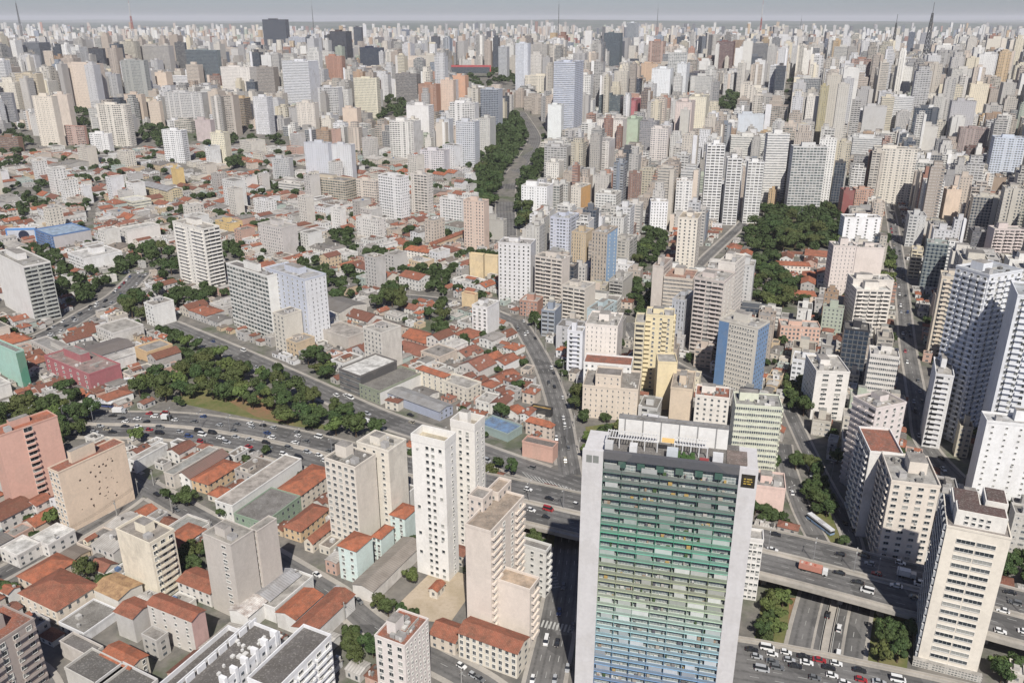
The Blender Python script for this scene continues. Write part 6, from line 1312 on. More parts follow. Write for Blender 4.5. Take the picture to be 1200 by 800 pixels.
for (px, py, k, p) in [(881, 762, 'sedan', 'black'), (887, 770, 'hatch', 'silver'), (905, 776, 'sedan', 'grey'), (899, 760, 'van', 'white'), (905, 767, 'hatch', 'white'), (921, 765, 'hatch', 'white'), (925, 774, 'hatch', 'silver'), (932, 781, 'sedan', 'black'), (942, 770, 'sedan', 'black'),
                       (945, 777, 'sedan', 'white'), (960, 774, 'sedan', 'red'), (971, 783, 'sedan', 'black'), (980, 778, 'hatch', 'white'), (975, 792, 'hatch', 'white'), (1007, 786, 'sedan', 'black'), (1009, 797, 'hatch', 'red'), (1052, 797, 'van', 'white'), (893, 785, 'van', 'silver'), (911, 783, 'suv', 'grey'), (1030, 800, 'sedan', 'silver'),
                       (955, 795, 'hatch', 'grey'), (990, 801, 'hatch', 'white')]:
    px_car(px, py, BZ, 'bridge', k, p, BR, 'cars queuing on the low bridge')
for (px, py, k, p) in [(909, 627, 'sedan', 'black'), (905, 645, 'sedan', 'white'), (983, 672, 'sedan', 'black'), (1005, 683, 'sedan', 'black'), (1016, 693, 'van', 'white'), (1013, 652, 'sedan', 'black'), (1019, 661, 'hatch', 'silver'), (1027, 673, 'hatch', 'red'), (1055, 660, 'hatch', 'white'), (1050, 687, 'sedan', 'white'),
                       (619, 574, 'hatch', 'white'), (644, 585, 'sedan', 'black'), (676, 592, 'hatch', 'white'), (1175, 716, 'sedan', 'white'), (1183, 695, 'sedan', 'black'), (640, 607, 'hatch', 'black')]:
    px_car(px, py, 6.5 if px < 700 else VZ, 'expressway', k, p, 'the viaduct', 'cars on the viaduct', flip=py > 660)
def boxtruck(px, py, z, key, paint, where, label, Lx=9.5, flip=False, livery=None):
    P = U(px, py, z); C = ROADS[key][0]; i = min(range(len(C) - 1), key=lambda i: math.dist(C[i][:2], P[:2])); a = math.atan2(C[i + 1][1] - C[i][1], C[i + 1][0] - C[i][0]) + (math.pi if flip else 0)
    root = empty('lorry', (P[0], P[1], z + .07)); root.rotation_euler = (0, 0, a); CPOS.append(P[:2])
    A = Acc(); A.box((-Lx / 2, -1.2), (1, 0), (0, 1), Lx - 2.4, 2.4, .9, 3.3, livery or (.6, .6, .6), 'clean_plaster', bottom=True)
    if livery:
        for k in range(4): A.box((-Lx / 2 + .6 + k * 1.6, -.8), (1, 0), (0, 1), .8, 1.5, 3.3, 3.34, [(.5, .45, .4), (.4, .08, .05), (.55, .5, .45), (.35, .1, .06)][k], 'clean_plaster')
    A.build('cargo_box', root)
    A = Acc(); A.box((Lx / 2 - 2.2, -1.15), (1, 0), (0, 1), 1.9, 2.3, .5, 2.6, (.6, .6, .6), 'paint_' + paint, bottom=True); A.build('cab', root)
    A = Acc(); A.box((Lx / 2 - .32, -1.0), (1, 0), (0, 1), .06, 2.0, 1.6, 2.4, (.1,) * 3, 'car_glass'); A.build('windscreen', root)
    for sx in (-Lx / 2 + 1.2, -Lx / 2 + 2.4, Lx / 2 - 1.3):
        for sy in (-1.05, 1.05):
            w = obj_of(CARS['van'][2], 'wheel', root, Matrix.Translation((sx, sy, .48)) @ Matrix.Scale(1.5, 4)); 
    tagx(root, label, 'lorry')
boxtruck(953, 670, VZ, 'expressway', 'white', '', 'white cab lorry with red and white crate load on the viaduct', 11, False, (.45, .2, .15)); boxtruck(1062, 676, VZ, 'expressway', 'silver', '', 'silver lorry in the tower shadow on the viaduct', 7)
boxtruck(141, 484, 0, 'expressway', 'silver', '', 'grey box lorry on the far carriageway behind the lone median tree', 8); boxtruck(196, 492, 0, 'expressway', 'black', '', 'dark box lorry on the far carriageway', 6)
boxtruck(432, 498, 0, 'ramp_left', 'white', '', 'white box lorry turning on the avenue near the trees', 6)
px_car(411, 467, 0, 'ramp_left', 'van', 'white', 'the avenue', 'vehicles on the avenue'); px_car(481, 487, 0, 'ramp_left', 'sedan', 'black', 'the avenue', 'vehicles on the avenue')
for (px, py, k, p) in [(970, 721, 'sedan', 'black'), (983, 737, 'suv', 'white'), (982, 768, 'van', 'white')]:
    px_car(px, py, 0, 'avenue', k, p, 'the lower avenue', 'vehicles on the lower avenue')
for (px, py, k, p) in [(640, 752, 'van', 'white'), (653, 754, 'sedan', 'black'), (655, 718, 'hatch', 'blue'), (660, 688, 'hatch', 'grey'), (650, 797, 'hatch', 'silver'), (665, 784, 'hatch', 'silver'), (624, 797, 'hatch', 'white'), (671, 735, 'hatch', 'grey')]:
    px_car(px, py, 0, 'crossing', k, p, 'the crossing avenue', 'vehicles on the crossing avenue')
for (px, py, k, p) in [(372, 674, 'sedan', 'white'), (397, 691, 'sedan', 'silver'), (411, 698, 'sedan', 'silver'), (421, 705, 'sedan', 'grey'), (541, 781, 'hatch', 'white'), (562, 796, 'sedan', 'grey'), (555, 792, 'hatch', 'silver'), (184, 580, 'sedan', 'black'), (206, 588, 'sedan', 'black'), (207, 598, 'hatch', 'grey')]:
    px_car(px, py, 0, 'left_cross', k, p, 'the side street', 'cars parked in the side streets')
for (px, py, k, p) in [(928, 578, 'sedan', 'white'), (990, 613, 'sedan', 'black'), (968, 600, 'hatch', 'grey'), (950, 560, 'hatch', 'silver'), (1000, 622, 'sedan', 'grey')]:
    px_car(px, py, 0, 'avenue_right' if px > 960 else 'avenue_up', k, p, 'the upper avenue', 'cars on the upper avenue')
# bus on the upper avenue and bus by the pinkish block
def bus(px, py, ang, c, label, L=13, z=0.0):
    P = U(px, py, z); root = empty('bus', P); root.rotation_euler = (0, 0, ang)
    A = Acc(); A.box((-L / 2, -1.25), (1, 0), (0, 1), L, 2.5, .45, 1.35, c, 'clean_plaster', bottom=True); A.box((-L / 2 + .05, -1.22), (1, 0), (0, 1), L - .1, 2.44, 2.35, 3.0, (.55, .56, .58), 'clean_plaster'); A.box((-2, -.8), (1, 0), (0, 1), 3, 1.6, 3.0, 3.25, (.4, .4, .42), 'clean_plaster'); A.build('body', root)
    A = Acc(); A.box((-L / 2 + .04, -1.21), (1, 0), (0, 1), L - .08, 2.42, 1.35, 2.35, (.1,) * 3, 'car_glass'); A.build('window_glass', root)
    for sx in (-L * .3, L * .33):
        for sy in (-1.1, 1.1): obj_of(CARS['van'][2], 'wheel', root, Matrix.Translation((sx, sy, .5)) @ Matrix.Scale(1.6, 4))
    tagx(root, label, 'bus'); CPOS.append(P[:2])
bus(961, 617, math.radians(112), (.2, .3, .45), 'long bluish bus on the curved upper avenue beside the hedge', 15)
bus(121, 476, math.radians(-12), (.05, .07, .2), 'dark blue bus parked below the pinkish red block', 13); bus(156, 447, math.radians(25), (.6, .6, .58), 'white bus parked beside the ochre hall', 10)
bus(632, 482, math.radians(0), (.5, .35, .08), 'bus with red and yellow stripes beside the centre street', 9)
# traffic
def traffic(key, where, grp, gap, i0=0, i1=None, seed=3, flip_right=True, lanes=None, occ=.7, kfix=None, dz=.12):
    rr = random.Random(seed); C, w, ln = ROADS[key]; lanes = lanes or ln; C = C[i0:i1]
    S = [0]
    for a, b in zip(C, C[1:]): S.append(S[-1] + math.dist(a, b))
    for k in range(lanes):
        d = -w / 2 + w * (k + .5) / lanes
        if key == 'expressway': d *= .88; d += 1.3 * (1 if d > 0 else -1)
        s = rr.uniform(0, gap)
        O = offs(C, d)
        while s < S[-1]:
            i = max(j for j in range(len(S)) if S[j] <= s); i = min(i, len(C) - 2); t = (s - S[i]) / max(.01, S[i + 1] - S[i])
            p = [O[i][j] + (O[i + 1][j] - O[i][j]) * t for j in range(3)]; q = PR(*p)
            if rr.random() < occ and -30 < q[0] < 1230 and q[1] < 830:
                a = math.atan2(C[i + 1][1] - C[i][1], C[i + 1][0] - C[i][0])
                if (k < lanes / 2) == flip_right: a += math.pi
                try_car(p[0], p[1], p[2] + dz, a, rk(rr), rp(rr), where, grp)
            s += rr.uniform(gap * .6, gap * 1.5)
nL = next(i for i, p in enumerate(CH) if PR(*p)[0] > 560)
traffic('expressway', 'the expressway', 'cars on the expressway', 11, 0, nL, 5, occ=.72)
traffic('expressway', 'the viaduct', 'cars on the viaduct', 34, nL, None, 6, occ=.3)
traffic('centre', 'the centre street', 'cars in the centre street', 12, 0, None, 7, lanes=4, occ=.16, dz=.05)
traffic('ramp_left', 'the avenue', 'vehicles on the avenue', 30, 10, None, 8, occ=.3, dz=.05)
traffic('plaza', 'the left street', 'cars by the slotted grey block', 9, 0, None, 9, occ=.5, dz=.05)
traffic('right_dark', 'the shaded street', 'cars in the shaded street', 14, 0, None, 10, occ=.5, dz=.05)
traffic('avenue_up', 'the upper avenue', 'cars on the upper avenue', 26, 0, None, 11, occ=.4, dz=.05)
# ------------------------------------------------------------------ street lamps
def lamp_mesh():
    A = Acc()
    for (x0, x1, z0, z1, r) in ((0, 0, 0, 9.5, .1), ):
        A.box((-r, -r), (1, 0), (0, 1), 2 * r, 2 * r, z0, z1, (.5,) * 3, 'steel')
    A.box((-1.6, -.05), (1, 0), (0, 1), 3.2, .1, 9.4, 9.5, (.5,) * 3, 'steel', bottom=True); o = A.build('pole'); m = o.data; bpy.data.objects.remove(o)
    B = Acc(); B.box((-.4, -.16), (1, 0), (0, 1), .8, .32, 9.3, 9.55, (.5,) * 3, 'lamp_head', bottom=True); o = B.build('lamp_head'); m2 = o.data; bpy.data.objects.remove(o); return m, m2
LM, LH = lamp_mesh()
def lamp(p, a, where):
    r = empty('street_lamp', p); r.rotation_euler = (0, 0, a); obj_of(LM, 'pole', r)
    for s in (-1, 1): obj_of(LH, 'lamp_head', r, Matrix.Translation((s * 1.6, 0, 0)))
    autotag(r, f'grey twin-armed street lamp on {where}', 'street lamp', 'street lamps', p)
for i in range(8, len(CH) - 1, 4):
    p = CH[i]; q = PR(*p)
    if -10 < q[0] < 1210: lamp((p[0], p[1], p[2] + 1), math.atan2(CH[i + 1][1] - CH[i][1], CH[i + 1][0] - CH[i][0]) + math.pi / 2, 'the viaduct' if p[2] > 3 else 'the expressway')
for px, py in ((200, 462), (188, 455), (520, 520), (560, 533), (660, 440), (664, 520), (974, 560), (925, 590)): lamp(U(px, py), .5, 'the pavement')
# utility poles with cross arms and drooping wires along the side streets
def pole_mesh():
    A = Acc(); A.box((-.14, -.14), (1, 0), (0, 1), .28, .28, 0, 8.5, (.5,) * 3, 'rail'); A.box((-.9, -.06), (1, 0), (0, 1), 1.8, .12, 7.8, 7.95, (.5,) * 3, 'bark', bottom=True); A.box((.15, -.25), (1, 0), (0, 1), .5, .5, 6.2, 7.1, (.5,) * 3, 'frame_grey', bottom=True)
    o = A.build('pole'); m = o.data; bpy.data.objects.remove(o); return m
PM = pole_mesh()
for key, side, where in (('left_low', 1, 'the lower left street'), ('left_cross', 1, 'the side street'), ('centre', -1, 'the centre street'), ('house_street', 1, 'the house street'), ('upper_left', 1, 'the upper street')):
    C, w, _l = ROADS[key]; O = offs(C, side * (w / 2 + .9)); last = None
    for i in range(0, len(O) - 1):
        p = O[i]
        if last and math.dist(p, last) < 27: continue
        q = PR(*p)
        if not (-10 < q[0] < 1210 and q[1] < 830): continue
        a = math.atan2(O[i + 1][1] - p[1], O[i + 1][0] - p[0]) + math.pi / 2
        r = empty('utility_pole', (p[0], p[1], p[2] + .1)); obj_of(PM, 'pole', r, Matrix.Rotation(a, 4, 'Z'))
        if last:
            A = Acc(); n = 8; L = math.dist(p, last)
            for off in (-.8, 0, .8):
                ox, oy = math.cos(a) * off, math.sin(a) * off
                pt = [(((last[0] - p[0]) * k / n) + ox, ((last[1] - p[1]) * k / n) + oy, 8.0 + (last[2] - p[2]) * k / n - 1.1 * 4 * (k / n) * (1 - k / n)) for k in range(n + 1)]
                for k in range(n): s, e = pt[k], pt[k + 1]; A.poly([s, e, (e[0], e[1], e[2] + .05), (s[0], s[1], s[2] + .05)], (.03,) * 3, 'rubber'); A.poly([s, e, (e[0] + .04, e[1], e[2]), (s[0] + .04, s[1], s[2])], (.03,) * 3, 'rubber')
            structure(A.build('wire', r), 'stuff')
        autotag(r, f'utility pole on {where}', 'utility pole', 'utility poles', p); last = p
# ------------------------------------------------------------------ fill-in town
WALLC = [(244, 243, 240), (246, 244, 238), (240, 240, 242), (238, 236, 230), (232, 224, 210), (226, 214, 196), (240, 236, 226), (222, 216, 208), (206, 202, 198), (236, 226, 206), (228, 208, 186), (214, 210, 204), (196, 190, 182), (230, 230, 234), (218, 196, 176), (204, 186, 168), (186, 184, 184), (238, 224, 190)]
ODD = [(214, 150, 120), (150, 165, 185), (110, 120, 135), (190, 205, 180), (180, 120, 95), (90, 92, 100), (200, 160, 120), (225, 185, 120)]
ROOFC = [TILE, TILE2, TILE2, TDARK, alb((190, 105, 75), .6), alb((160, 88, 66), .6)]
FLATC = [GREY, LT, (.32, .3, .28), (.18, .17, .16), (.55, .53, .5), (.27, .25, .23), (.2, .17, .145), (.48, .46, .43)]
FR = random.Random(21)
SIZED = []     # candidates (projected area, kind, args)
def zone(px, py):
    if py > 478 and px < 700: return 'low'
    if px < 610 and 395 < py <= 478: return 'low'
    if px < 600 and 178 < py <= 400: return 'low'
    if 600 <= px < 690 and 430 < py: return 'low'
    if px < 330 and 160 < py <= 178: return 'low'
    if 895 < px < 975 and 290 < py < 372: return 'low'
    if 830 < px <= 895 and 264 < py < 345: return 'low'
    if py > 500: return 'lowmid'
    if py > 380: return 'mid'
    return 'high'
def gen_lots(th, y0, y1, cellu, cellv, bu, bv, st, accept, handler, rr, jit=0.0):
    t = math.radians(th); X = (math.cos(t), math.sin(t)); Y = (-math.sin(t), math.cos(t)); R_ = y1 * 1.4
    nu = int(R_ / cellu) + 1; nv = int(R_ / cellv) + 1
    for i in range(-nu, nu):
        for j in range(-nv, nv):
            u0 = i * cellu + (i // bu) * st; v0 = j * cellv + (j // bv) * st
            x = X[0] * u0 + Y[0] * v0; y = X[1] * u0 + Y[1] * v0
            if not (y0 < y < y1): continue
            q = PR(x, y, terr(x, y))
            if not (-60 < q[0] < 1260 and q[1] < 900): continue
            if not accept(q[0], q[1]): continue
            handler(x, y, X, Y, cellu, cellv, rr, q)
HOUSES = []; TOWERS = []
def h_house(x, y, X, Y, cu, cv, rr, q):
    w = cu * rr.choice([.96, .96, .9, 1.9, 1.4]); d = cv * rr.uniform(.8, .97); hh = rr.choice([3.6, 4, 6.2, 6.5, 7, 9.5, 4.5])
    if rr.random() < .07: w, d, hh = cu * 2.4, cv * 1.5, rr.uniform(6, 9)
    dep = q[2] < 0
    if rr.random() < (.05 if q[1] > 400 else .085): hh = rr.uniform(14, 36); w = max(w, 12); d = max(d, 14)
    P = [(x, y), (x + X[0] * w, y + X[1] * w), (x + X[0] * w + Y[0] * d, y + X[1] * w + Y[1] * d), (x + Y[0] * d, y + Y[1] * d)]
    if collides(P): 
        w *= .6; d *= .7; P = [(x, y), (x + X[0] * w, y + X[1] * w), (x + X[0] * w + Y[0] * d, y + X[1] * w + Y[1] * d), (x + Y[0] * d, y + Y[1] * d)]
        if collides(P): return
    z = terr(x, y)
    if blocked(P, z, z + hh) > 3 + hh * .3 * (400 / max(200, q[2])):
        hh = 3.4
    if blocked(P, z, z + hh) > 8: return
    add_foot(P); A_ = (w + d) * hh * .5 + w * d * .5; HOUSES.append((A_ / q[2] ** 2, P, z, hh, rr.random(), q))
def h_tower(hmin, hmax, dens):
    def f(x, y, X, Y, cu, cv, rr, q):
        if rr.random() > dens: return
        w = cu * rr.uniform(.55, .97); d = cv * rr.uniform(.5, .95)
        if rr.random() < .13: w *= 1.8
        hh = hmin + (hmax - hmin) * rr.random() ** 1.3
        if rr.random() < .18: hh = rr.uniform(8, 20)
        P = [(x, y), (x + X[0] * w, y + X[1] * w), (x + X[0] * w + Y[0] * d, y + X[1] * w + Y[1] * d), (x + Y[0] * d, y + Y[1] * d)]
        if collides(P):
            w *= .6; d *= .6; P = [(x, y), (x + X[0] * w, y + X[1] * w), (x + X[0] * w + Y[0] * d, y + X[1] * w + Y[1] * d), (x + Y[0] * d, y + Y[1] * d)]
            if collides(P): return
        z = terr(x, y); lim = 4 if q[2] < 1200 else 1.2
        while blocked(P, z, z + hh) > lim + hh / q[2] * (12 if q[2] < 1200 else 5) and hh > 9: hh *= .78
        if hh <= 9 and blocked(P, z, z + hh) > 6: return
        add_foot(P); TOWERS.append(((w + d) * hh / q[2] ** 2, P, z, hh, rr.random(), q))
    return f
_r = random.Random(33)
for _ in range(300):
    px, py = _r.uniform(0, 600), _r.uniform(165, 360)
    if zone(px, py) != 'low': continue
    P = UT(px, py)
    for _k in range(_r.randint(1, 4)):
        x, y, r = P[0] + _r.uniform(-9, 9), P[1] + _r.uniform(-9, 9), _r.uniform(3.2, 6.5)
        q = [(x - r * .5, y - r * .5), (x + r * .5, y - r * .5), (x + r * .5, y + r * .5), (x - r * .5, y + r * .5)]
        if collides(q): continue
        add_foot(q); TREES.append((x, y, terr(x, y), r, 'light' if _r.random() < .15 else 'leaf'))
gen_lots(-27, 215, 560, 9.5, 14, 7, 2, 8, lambda a, b: zone(a, b) == 'low' and (b > 478 or a > 600), h_house, FR)
gen_lots(-38, 380, 1350, 12, 18, 6, 2, 9, lambda a, b: zone(a, b) == 'low' and b <= 478 and a <= 600, h_house, FR)
gen_lots(-20, 560, 950, 12, 17, 6, 2, 9, lambda a, b: zone(a, b) == 'low' and a > 800, h_house, FR)
gen_lots(-20, 215, 520, 15, 18, 4, 2, 10, lambda a, b: zone(a, b) in ('lowmid',), h_tower(8, 26, .8), FR)
gen_lots(-20, 380, 760, 17, 19, 5, 2, 8, lambda a, b: zone(a, b) == 'mid', h_tower(16, 44, .95), FR)
gen_lots(-20, 560, 1400, 20, 21, 5, 2, 9, lambda a, b: zone(a, b) == 'high' and b > 160, h_tower(28, 80, .95), FR)
gen_lots(-18, 1300, 2750, 27, 27, 5, 2, 11, lambda a, b: zone(a, b) == 'high' and b <= 162, h_tower(34, 105, .92), FR)
gen_lots(-38, 1300, 2600, 16, 20, 6, 2, 12, lambda a, b: zone(a, b) == 'low' and b <= 200 and False, h_house, FR)
def h_shed(x, y, X, Y, cu, cv, rr, q):
    for _ in range(2):
        w, d = rr.uniform(4, cu), rr.uniform(4, cv); ox, oy = rr.uniform(0, cu - w), rr.uniform(0, cv - d); hh = rr.choice([2.8, 3.2, 3.6, 5.5])
        bx, by = x + X[0] * ox + Y[0] * oy, y + X[1] * ox + Y[1] * oy
        P = [(bx, by), (bx + X[0] * w, by + X[1] * w), (bx + X[0] * w + Y[0] * d, by + X[1] * w + Y[1] * d), (bx + Y[0] * d, by + Y[1] * d)]
        if collides(P): continue
        z = terr(bx, by)
        if blocked(P, z, z + hh) > 6: continue
        add_foot(P); HOUSES.append(((w * d * .5 + (w + d) * hh * .5) / q[2] ** 2, P, z, hh, rr.random(), q))
def bzone(a, b): return zone(a, b) != 'high' or b > 200
gen_lots(-27, 215, 560, 9, 9, 40, 40, 1, lambda a, b: b > 478 or a > 600, h_shed, FR)
gen_lots(-38, 380, 1000, 9, 10, 40, 40, 1, lambda a, b: b <= 478 and a <= 600 and zone(a, b) == 'low', h_shed, FR)
gen_lots(-20, 380, 1000, 12, 12, 40, 40, 1, lambda a, b: a > 600 and b > 200, h_shed, FR)
def styles(r, rr): return rr.choices(['punch', 'wide', 'balcony', 'fine', 'slit', 'tall', 'ribbon', 'loft', 'glass', 'plaster'], [6, 5, 6, 3, 3, 2, 3, 2, 1, 2])[0]
def emit_block(A, P, z, hh, r, rr, off=(0, 0), detail=True):
    q = [(p[0] - off[0], p[1] - off[1]) for p in P]; c = rr.choice(WALLC) if rr.random() < .88 else rr.choice(ODD)
    kk = rr.uniform(.88, 1.03); c = tuple(v * kk for v in c); a = alb(c, .76); s = styles(r, rr); s2 = s if rr.random() < .35 else rr.choice(['plaster', 'grimy_plaster', 'slit', 'punch'])
    if max(c) < 140: s = s2 = 'glass'
    if rr.random() < .5: s, s2 = s, s2
    st = [s, s2, s, s2]
    for k in range(4): wallquad(A, q[k], q[(k + 1) % 4], z, z + hh, a, st[k])
    w, d = math.dist(q[0], q[1]), math.dist(q[1], q[2]); e = ((q[1][0] - q[0][0]) / w, (q[1][1] - q[0][1]) / w); n = (-e[1], e[0])
    if rr.random() < .42 and w > 9:      # stair shaft or rib standing proud of the front
        t = rr.choice([.0, .42, .72]); ww_ = w * rr.uniform(.16, .28); dd = rr.uniform(.8, 2.0); o = (q[0][0] + e[0] * w * t - n[0] * dd, q[0][1] + e[1] * w * t - n[1] * dd)
        cc = a if rr.random() < .6 else alb(rr.choice(WALLC)); A.box(o, e, n, ww_, dd + .3, z, z + hh + rr.uniform(.5, 3), cc, 'plaster')
    if rr.random() < .4 and hh > 18:     # set-back top storeys
        f = rr.uniform(.12, .22); o = (q[0][0] + e[0] * w * f + n[0] * d * f, q[0][1] + e[1] * w * f + n[1] * d * f); th_ = rr.choice([3, 6, 6, 9])
        wq_ = rect(o, n, e, d * (1 - 2 * f), w * (1 - 2 * f))
        for k in range(4): wallquad(A, wq_[k], wq_[(k + 1) % 4], z + hh - .1, z + hh + th_, a, s2 if k % 2 else s)
        A.poly([(*p, z + hh + th_) for p in wq_], rr.choice(FLATC), 'roof_concrete')
    return c, a, s, q
def mk_tower(k, item):
    ar, P, z, hh, r, q = item; rr = random.Random(int(r * 1e9))
    root = empty('apartment_tower' if hh > 28 else 'apartment_block', (P[0][0], P[0][1], z)); A = Acc()
    c, a, s, lq = emit_block(A, P, 0, hh, r, rr, P[0]); A.build('wall', root)
    if hh > 12 and q[2] < 900 and s == 'balcony':
        bb = [60, []]; nf = max(2, round(hh / FLOOR)); balconies(root, lq[0], lq[1], FLOOR, hh, nf - 1, auto_spans(math.dist(lq[0], lq[1])), tuple(min(.8, x * 1.05) for x in a), budget=bb); merge_rest(root, bb[1], 'balcony_rows')
    A = Acc(); rc = rr.choice(FLATC); flat_roof(A, lq, hh, tuple(x * .95 for x in a), rc, .9); A.build('roof', root); rooftop(root, lq, hh, tuple(x * .96 for x in a), rr)
    autotag(root, describe(c, hh, 'flat', 20, s, rc), 'apartment block', 'apartment and office blocks across the city', (P[0][0], P[0][1], z + hh * .7))
def emit_house(A, W, P, z, hh, r, rr, off=(0, 0)):
    q = [(p[0] - off[0], p[1] - off[1]) for p in P]; c = rr.choice(WALLC[:13] + [(232, 200, 150), (225, 175, 150), (190, 210, 200)]); a = alb(c, .76)
    for k in range(4): wallquad(W, q[k], q[(k + 1) % 4], z - .5, z + hh, a, 'house' if k % 2 == 0 or rr.random() < .3 else rr.choice(['plaster', 'grimy_plaster']))
    t = rr.random(); w, d = math.dist(q[0], q[1]), math.dist(q[1], q[2]); big = w * d > 450
    if hh > 12: kind, rc = 'flat', rr.choice(FLATC)
    elif big: kind, rc = rr.choice(['flat', 'sgable', 'sgable']), rr.choice(FLATC)
    elif t < (.44 if P[0][1] < 480 else .36): kind, rc = rr.choice(['gable', 'gable', 'hip']), rr.choice(ROOFC)
    elif t < .68: kind, rc = 'sgable', rr.choice(FLATC)
    else: kind, rc = 'flat', rr.choice(FLATC)
    e = ((q[1][0] - q[0][0]) / w, (q[1][1] - q[0][1]) / w); n = ((q[3][0] - q[0][0]) / d, (q[3][1] - q[0][1]) / d)
    def at_(s, t_): return (q[0][0] + e[0] * w * s + n[0] * d * t_, q[0][1] + e[1] * w * s + n[1] * d * t_)
    if kind == 'flat' and rr.random() < .6 and min(w, d) > 6:      # half an upper storey
        s0, t0, fw, fd = rr.uniform(.05, .5), rr.uniform(.05, .5), rr.uniform(.3, .45), rr.uniform(.3, .45); uh = rr.uniform(2, 3); c2_ = alb(rr.choice(WALLC))
        pq = [at_(s0, t0), at_(s0 + fw, t0), at_(s0 + fw, t0 + fd), at_(s0, t0 + fd)]
        for k in range(4): wallquad(W, pq[k], pq[(k + 1) % 4], z + hh, z + hh + uh, c2_, 'house')
        if rr.random() < .5: pitched(A, pq, z + hh + uh, 1.0, rr.choice(ROOFC), 'gable', c2_, .3)
        else: A.poly([(*p, z + hh + uh) for p in pq], rr.choice(FLATC), 'roof_sheet')
    for _ in range(rr.randint(0, 4)):      # skylights, tanks, vents and junk
        g = rr.choice([.55, .4, .2, .1]); A.box(at_(rr.uniform(.05, .8), rr.uniform(.05, .8)), e, n, rr.uniform(.5, 1.4), rr.uniform(.5, 1.4), z + hh, z + hh + rr.uniform(.5, 1.6) + (min(w, d) * .1 if kind != 'flat' else 0), (g, g * .98, g * .94), 'plaster')
    if kind == 'flat': flat_roof(A, q, z + hh, a, rc, .7)
    elif kind == 'sgable': pitched(A, q, z + hh, min(w, d) * .09, rc, 'gable', a, .3, 'roof_sheet')
    else: pitched(A, q, z + hh, min(w, d) * rr.uniform(.17, .26), rc, kind, a, .4)
    return c, kind, w, d, rc
def rname(rc, kind):
    if kind in ('gable', 'hip'): return {0: 'orange', 1: 'red', 2: 'red', 3: 'brown', 4: 'orange', 5: 'red'}[ROOFC.index(rc)] + (' tiled gable roof' if kind == 'gable' else ' tiled hip roof')
    l = sum(rc) / 3; s = 'dark' if l < .19 else 'grey' if l < .3 else 'pale'
    return s + (' flat roof' if kind == 'flat' else ' sheet metal roof')
def mk_house(k, item):
    ar, P, z, hh, r, q = item; rr = random.Random(int(r * 1e9)); W = Acc(); A = Acc()
    c, kind, w, d, rc = emit_house(A, W, P, 0, hh, r, rr, P[0])
    big = w * d > 450
    root = empty('warehouse' if big else 'house', (P[0][0], P[0][1], z)); W.build('wall', root); A.build('roof', root)
    if kind == 'flat' and rr.random() < .75:
        lq = [(p[0] - P[0][0], p[1] - P[0][1]) for p in P]; e = Vector((lq[1][0] - lq[0][0], lq[1][1] - lq[0][1])) / w; n = Vector((lq[3][0], lq[3][1])) / d; B = Acc()
        o = e * rr.uniform(.1, .7) * w + n * rr.uniform(.1, .7) * d
        if kind == 'flat': B.box((o.x, o.y), e, n, 1.8, 1.7, hh, hh + 1.4, rr.choice([(.1, .16, .28), (.45, .44, .42), (.4, .38, .35), (.5, .49, .47), (.3, .29, .27)]), 'plaster'); B.build('water_tank', root)
    hc = cname(c)
    autotag(root, f"{hc} {'warehouse' if big else 'house'} with {rname(rc, kind)}", 'warehouse' if big else 'house', 'low houses and sheds between the streets', (P[0][0], P[0][1], z + hh))
TOWERS.sort(key=lambda t: -t[0]); HOUSES.sort(key=lambda t: -t[0])
def inview(it): return -20 < it[5][0] < 1220 and it[5][1] < 860
nT = 0; nH = 0; AT = Acc(); AH = Acc(); AHW = Acc()
CATN = len([o for o in COL.objects if o.parent is None and o.name.split('.')[0] in ('apartment_tower', 'apartment_block', 'office_tower')])
MAXT = max(60, 300 - CATN)
for it in TOWERS:
    if inview(it) and nT < MAXT: mk_tower(nT, it); nT += 1
    else:
        rr = random.Random(int(it[4] * 1e9)); AT.seed = rr.random(); c, a, s, lq = emit_block(AT, it[1], it[2], it[3], it[4], rr)
        rc = rr.choice(FLATC)
        if it[5][2] < 1500: flat_roof(AT, lq, it[2] + it[3], tuple(x * .95 for x in a), rc, .9)
        else: AT.poly([(*p, it[2] + it[3]) for p in lq], rc, 'roof_concrete')
        w, d = math.dist(lq[0], lq[1]), math.dist(lq[1], lq[2]); e = ((lq[1][0] - lq[0][0]) / w, (lq[1][1] - lq[0][1]) / w); n = (-e[1], e[0])
        o = (lq[0][0] + e[0] * w * .3 + n[0] * d * .3, lq[0][1] + e[1] * w * .3 + n[1] * d * .3); AT.box(o, e, n, w * .4, d * .35, it[2] + it[3], it[2] + it[3] + rr.uniform(3, 6), a, 'plaster', 'roof_concrete', (.3, .3, .28))
structure(AT.build('distant_city_blocks'), 'stuff')
for it in HOUSES:
    if inview(it) and nH < 285: mk_house(nH, it); nH += 1
    else: rr = random.Random(int(it[4] * 1e9)); AH.seed = rr.random(); emit_house(AH, AH, it[1], it[2], it[3], it[4], rr)
structure(AH.build('distant_low_houses'), 'stuff')
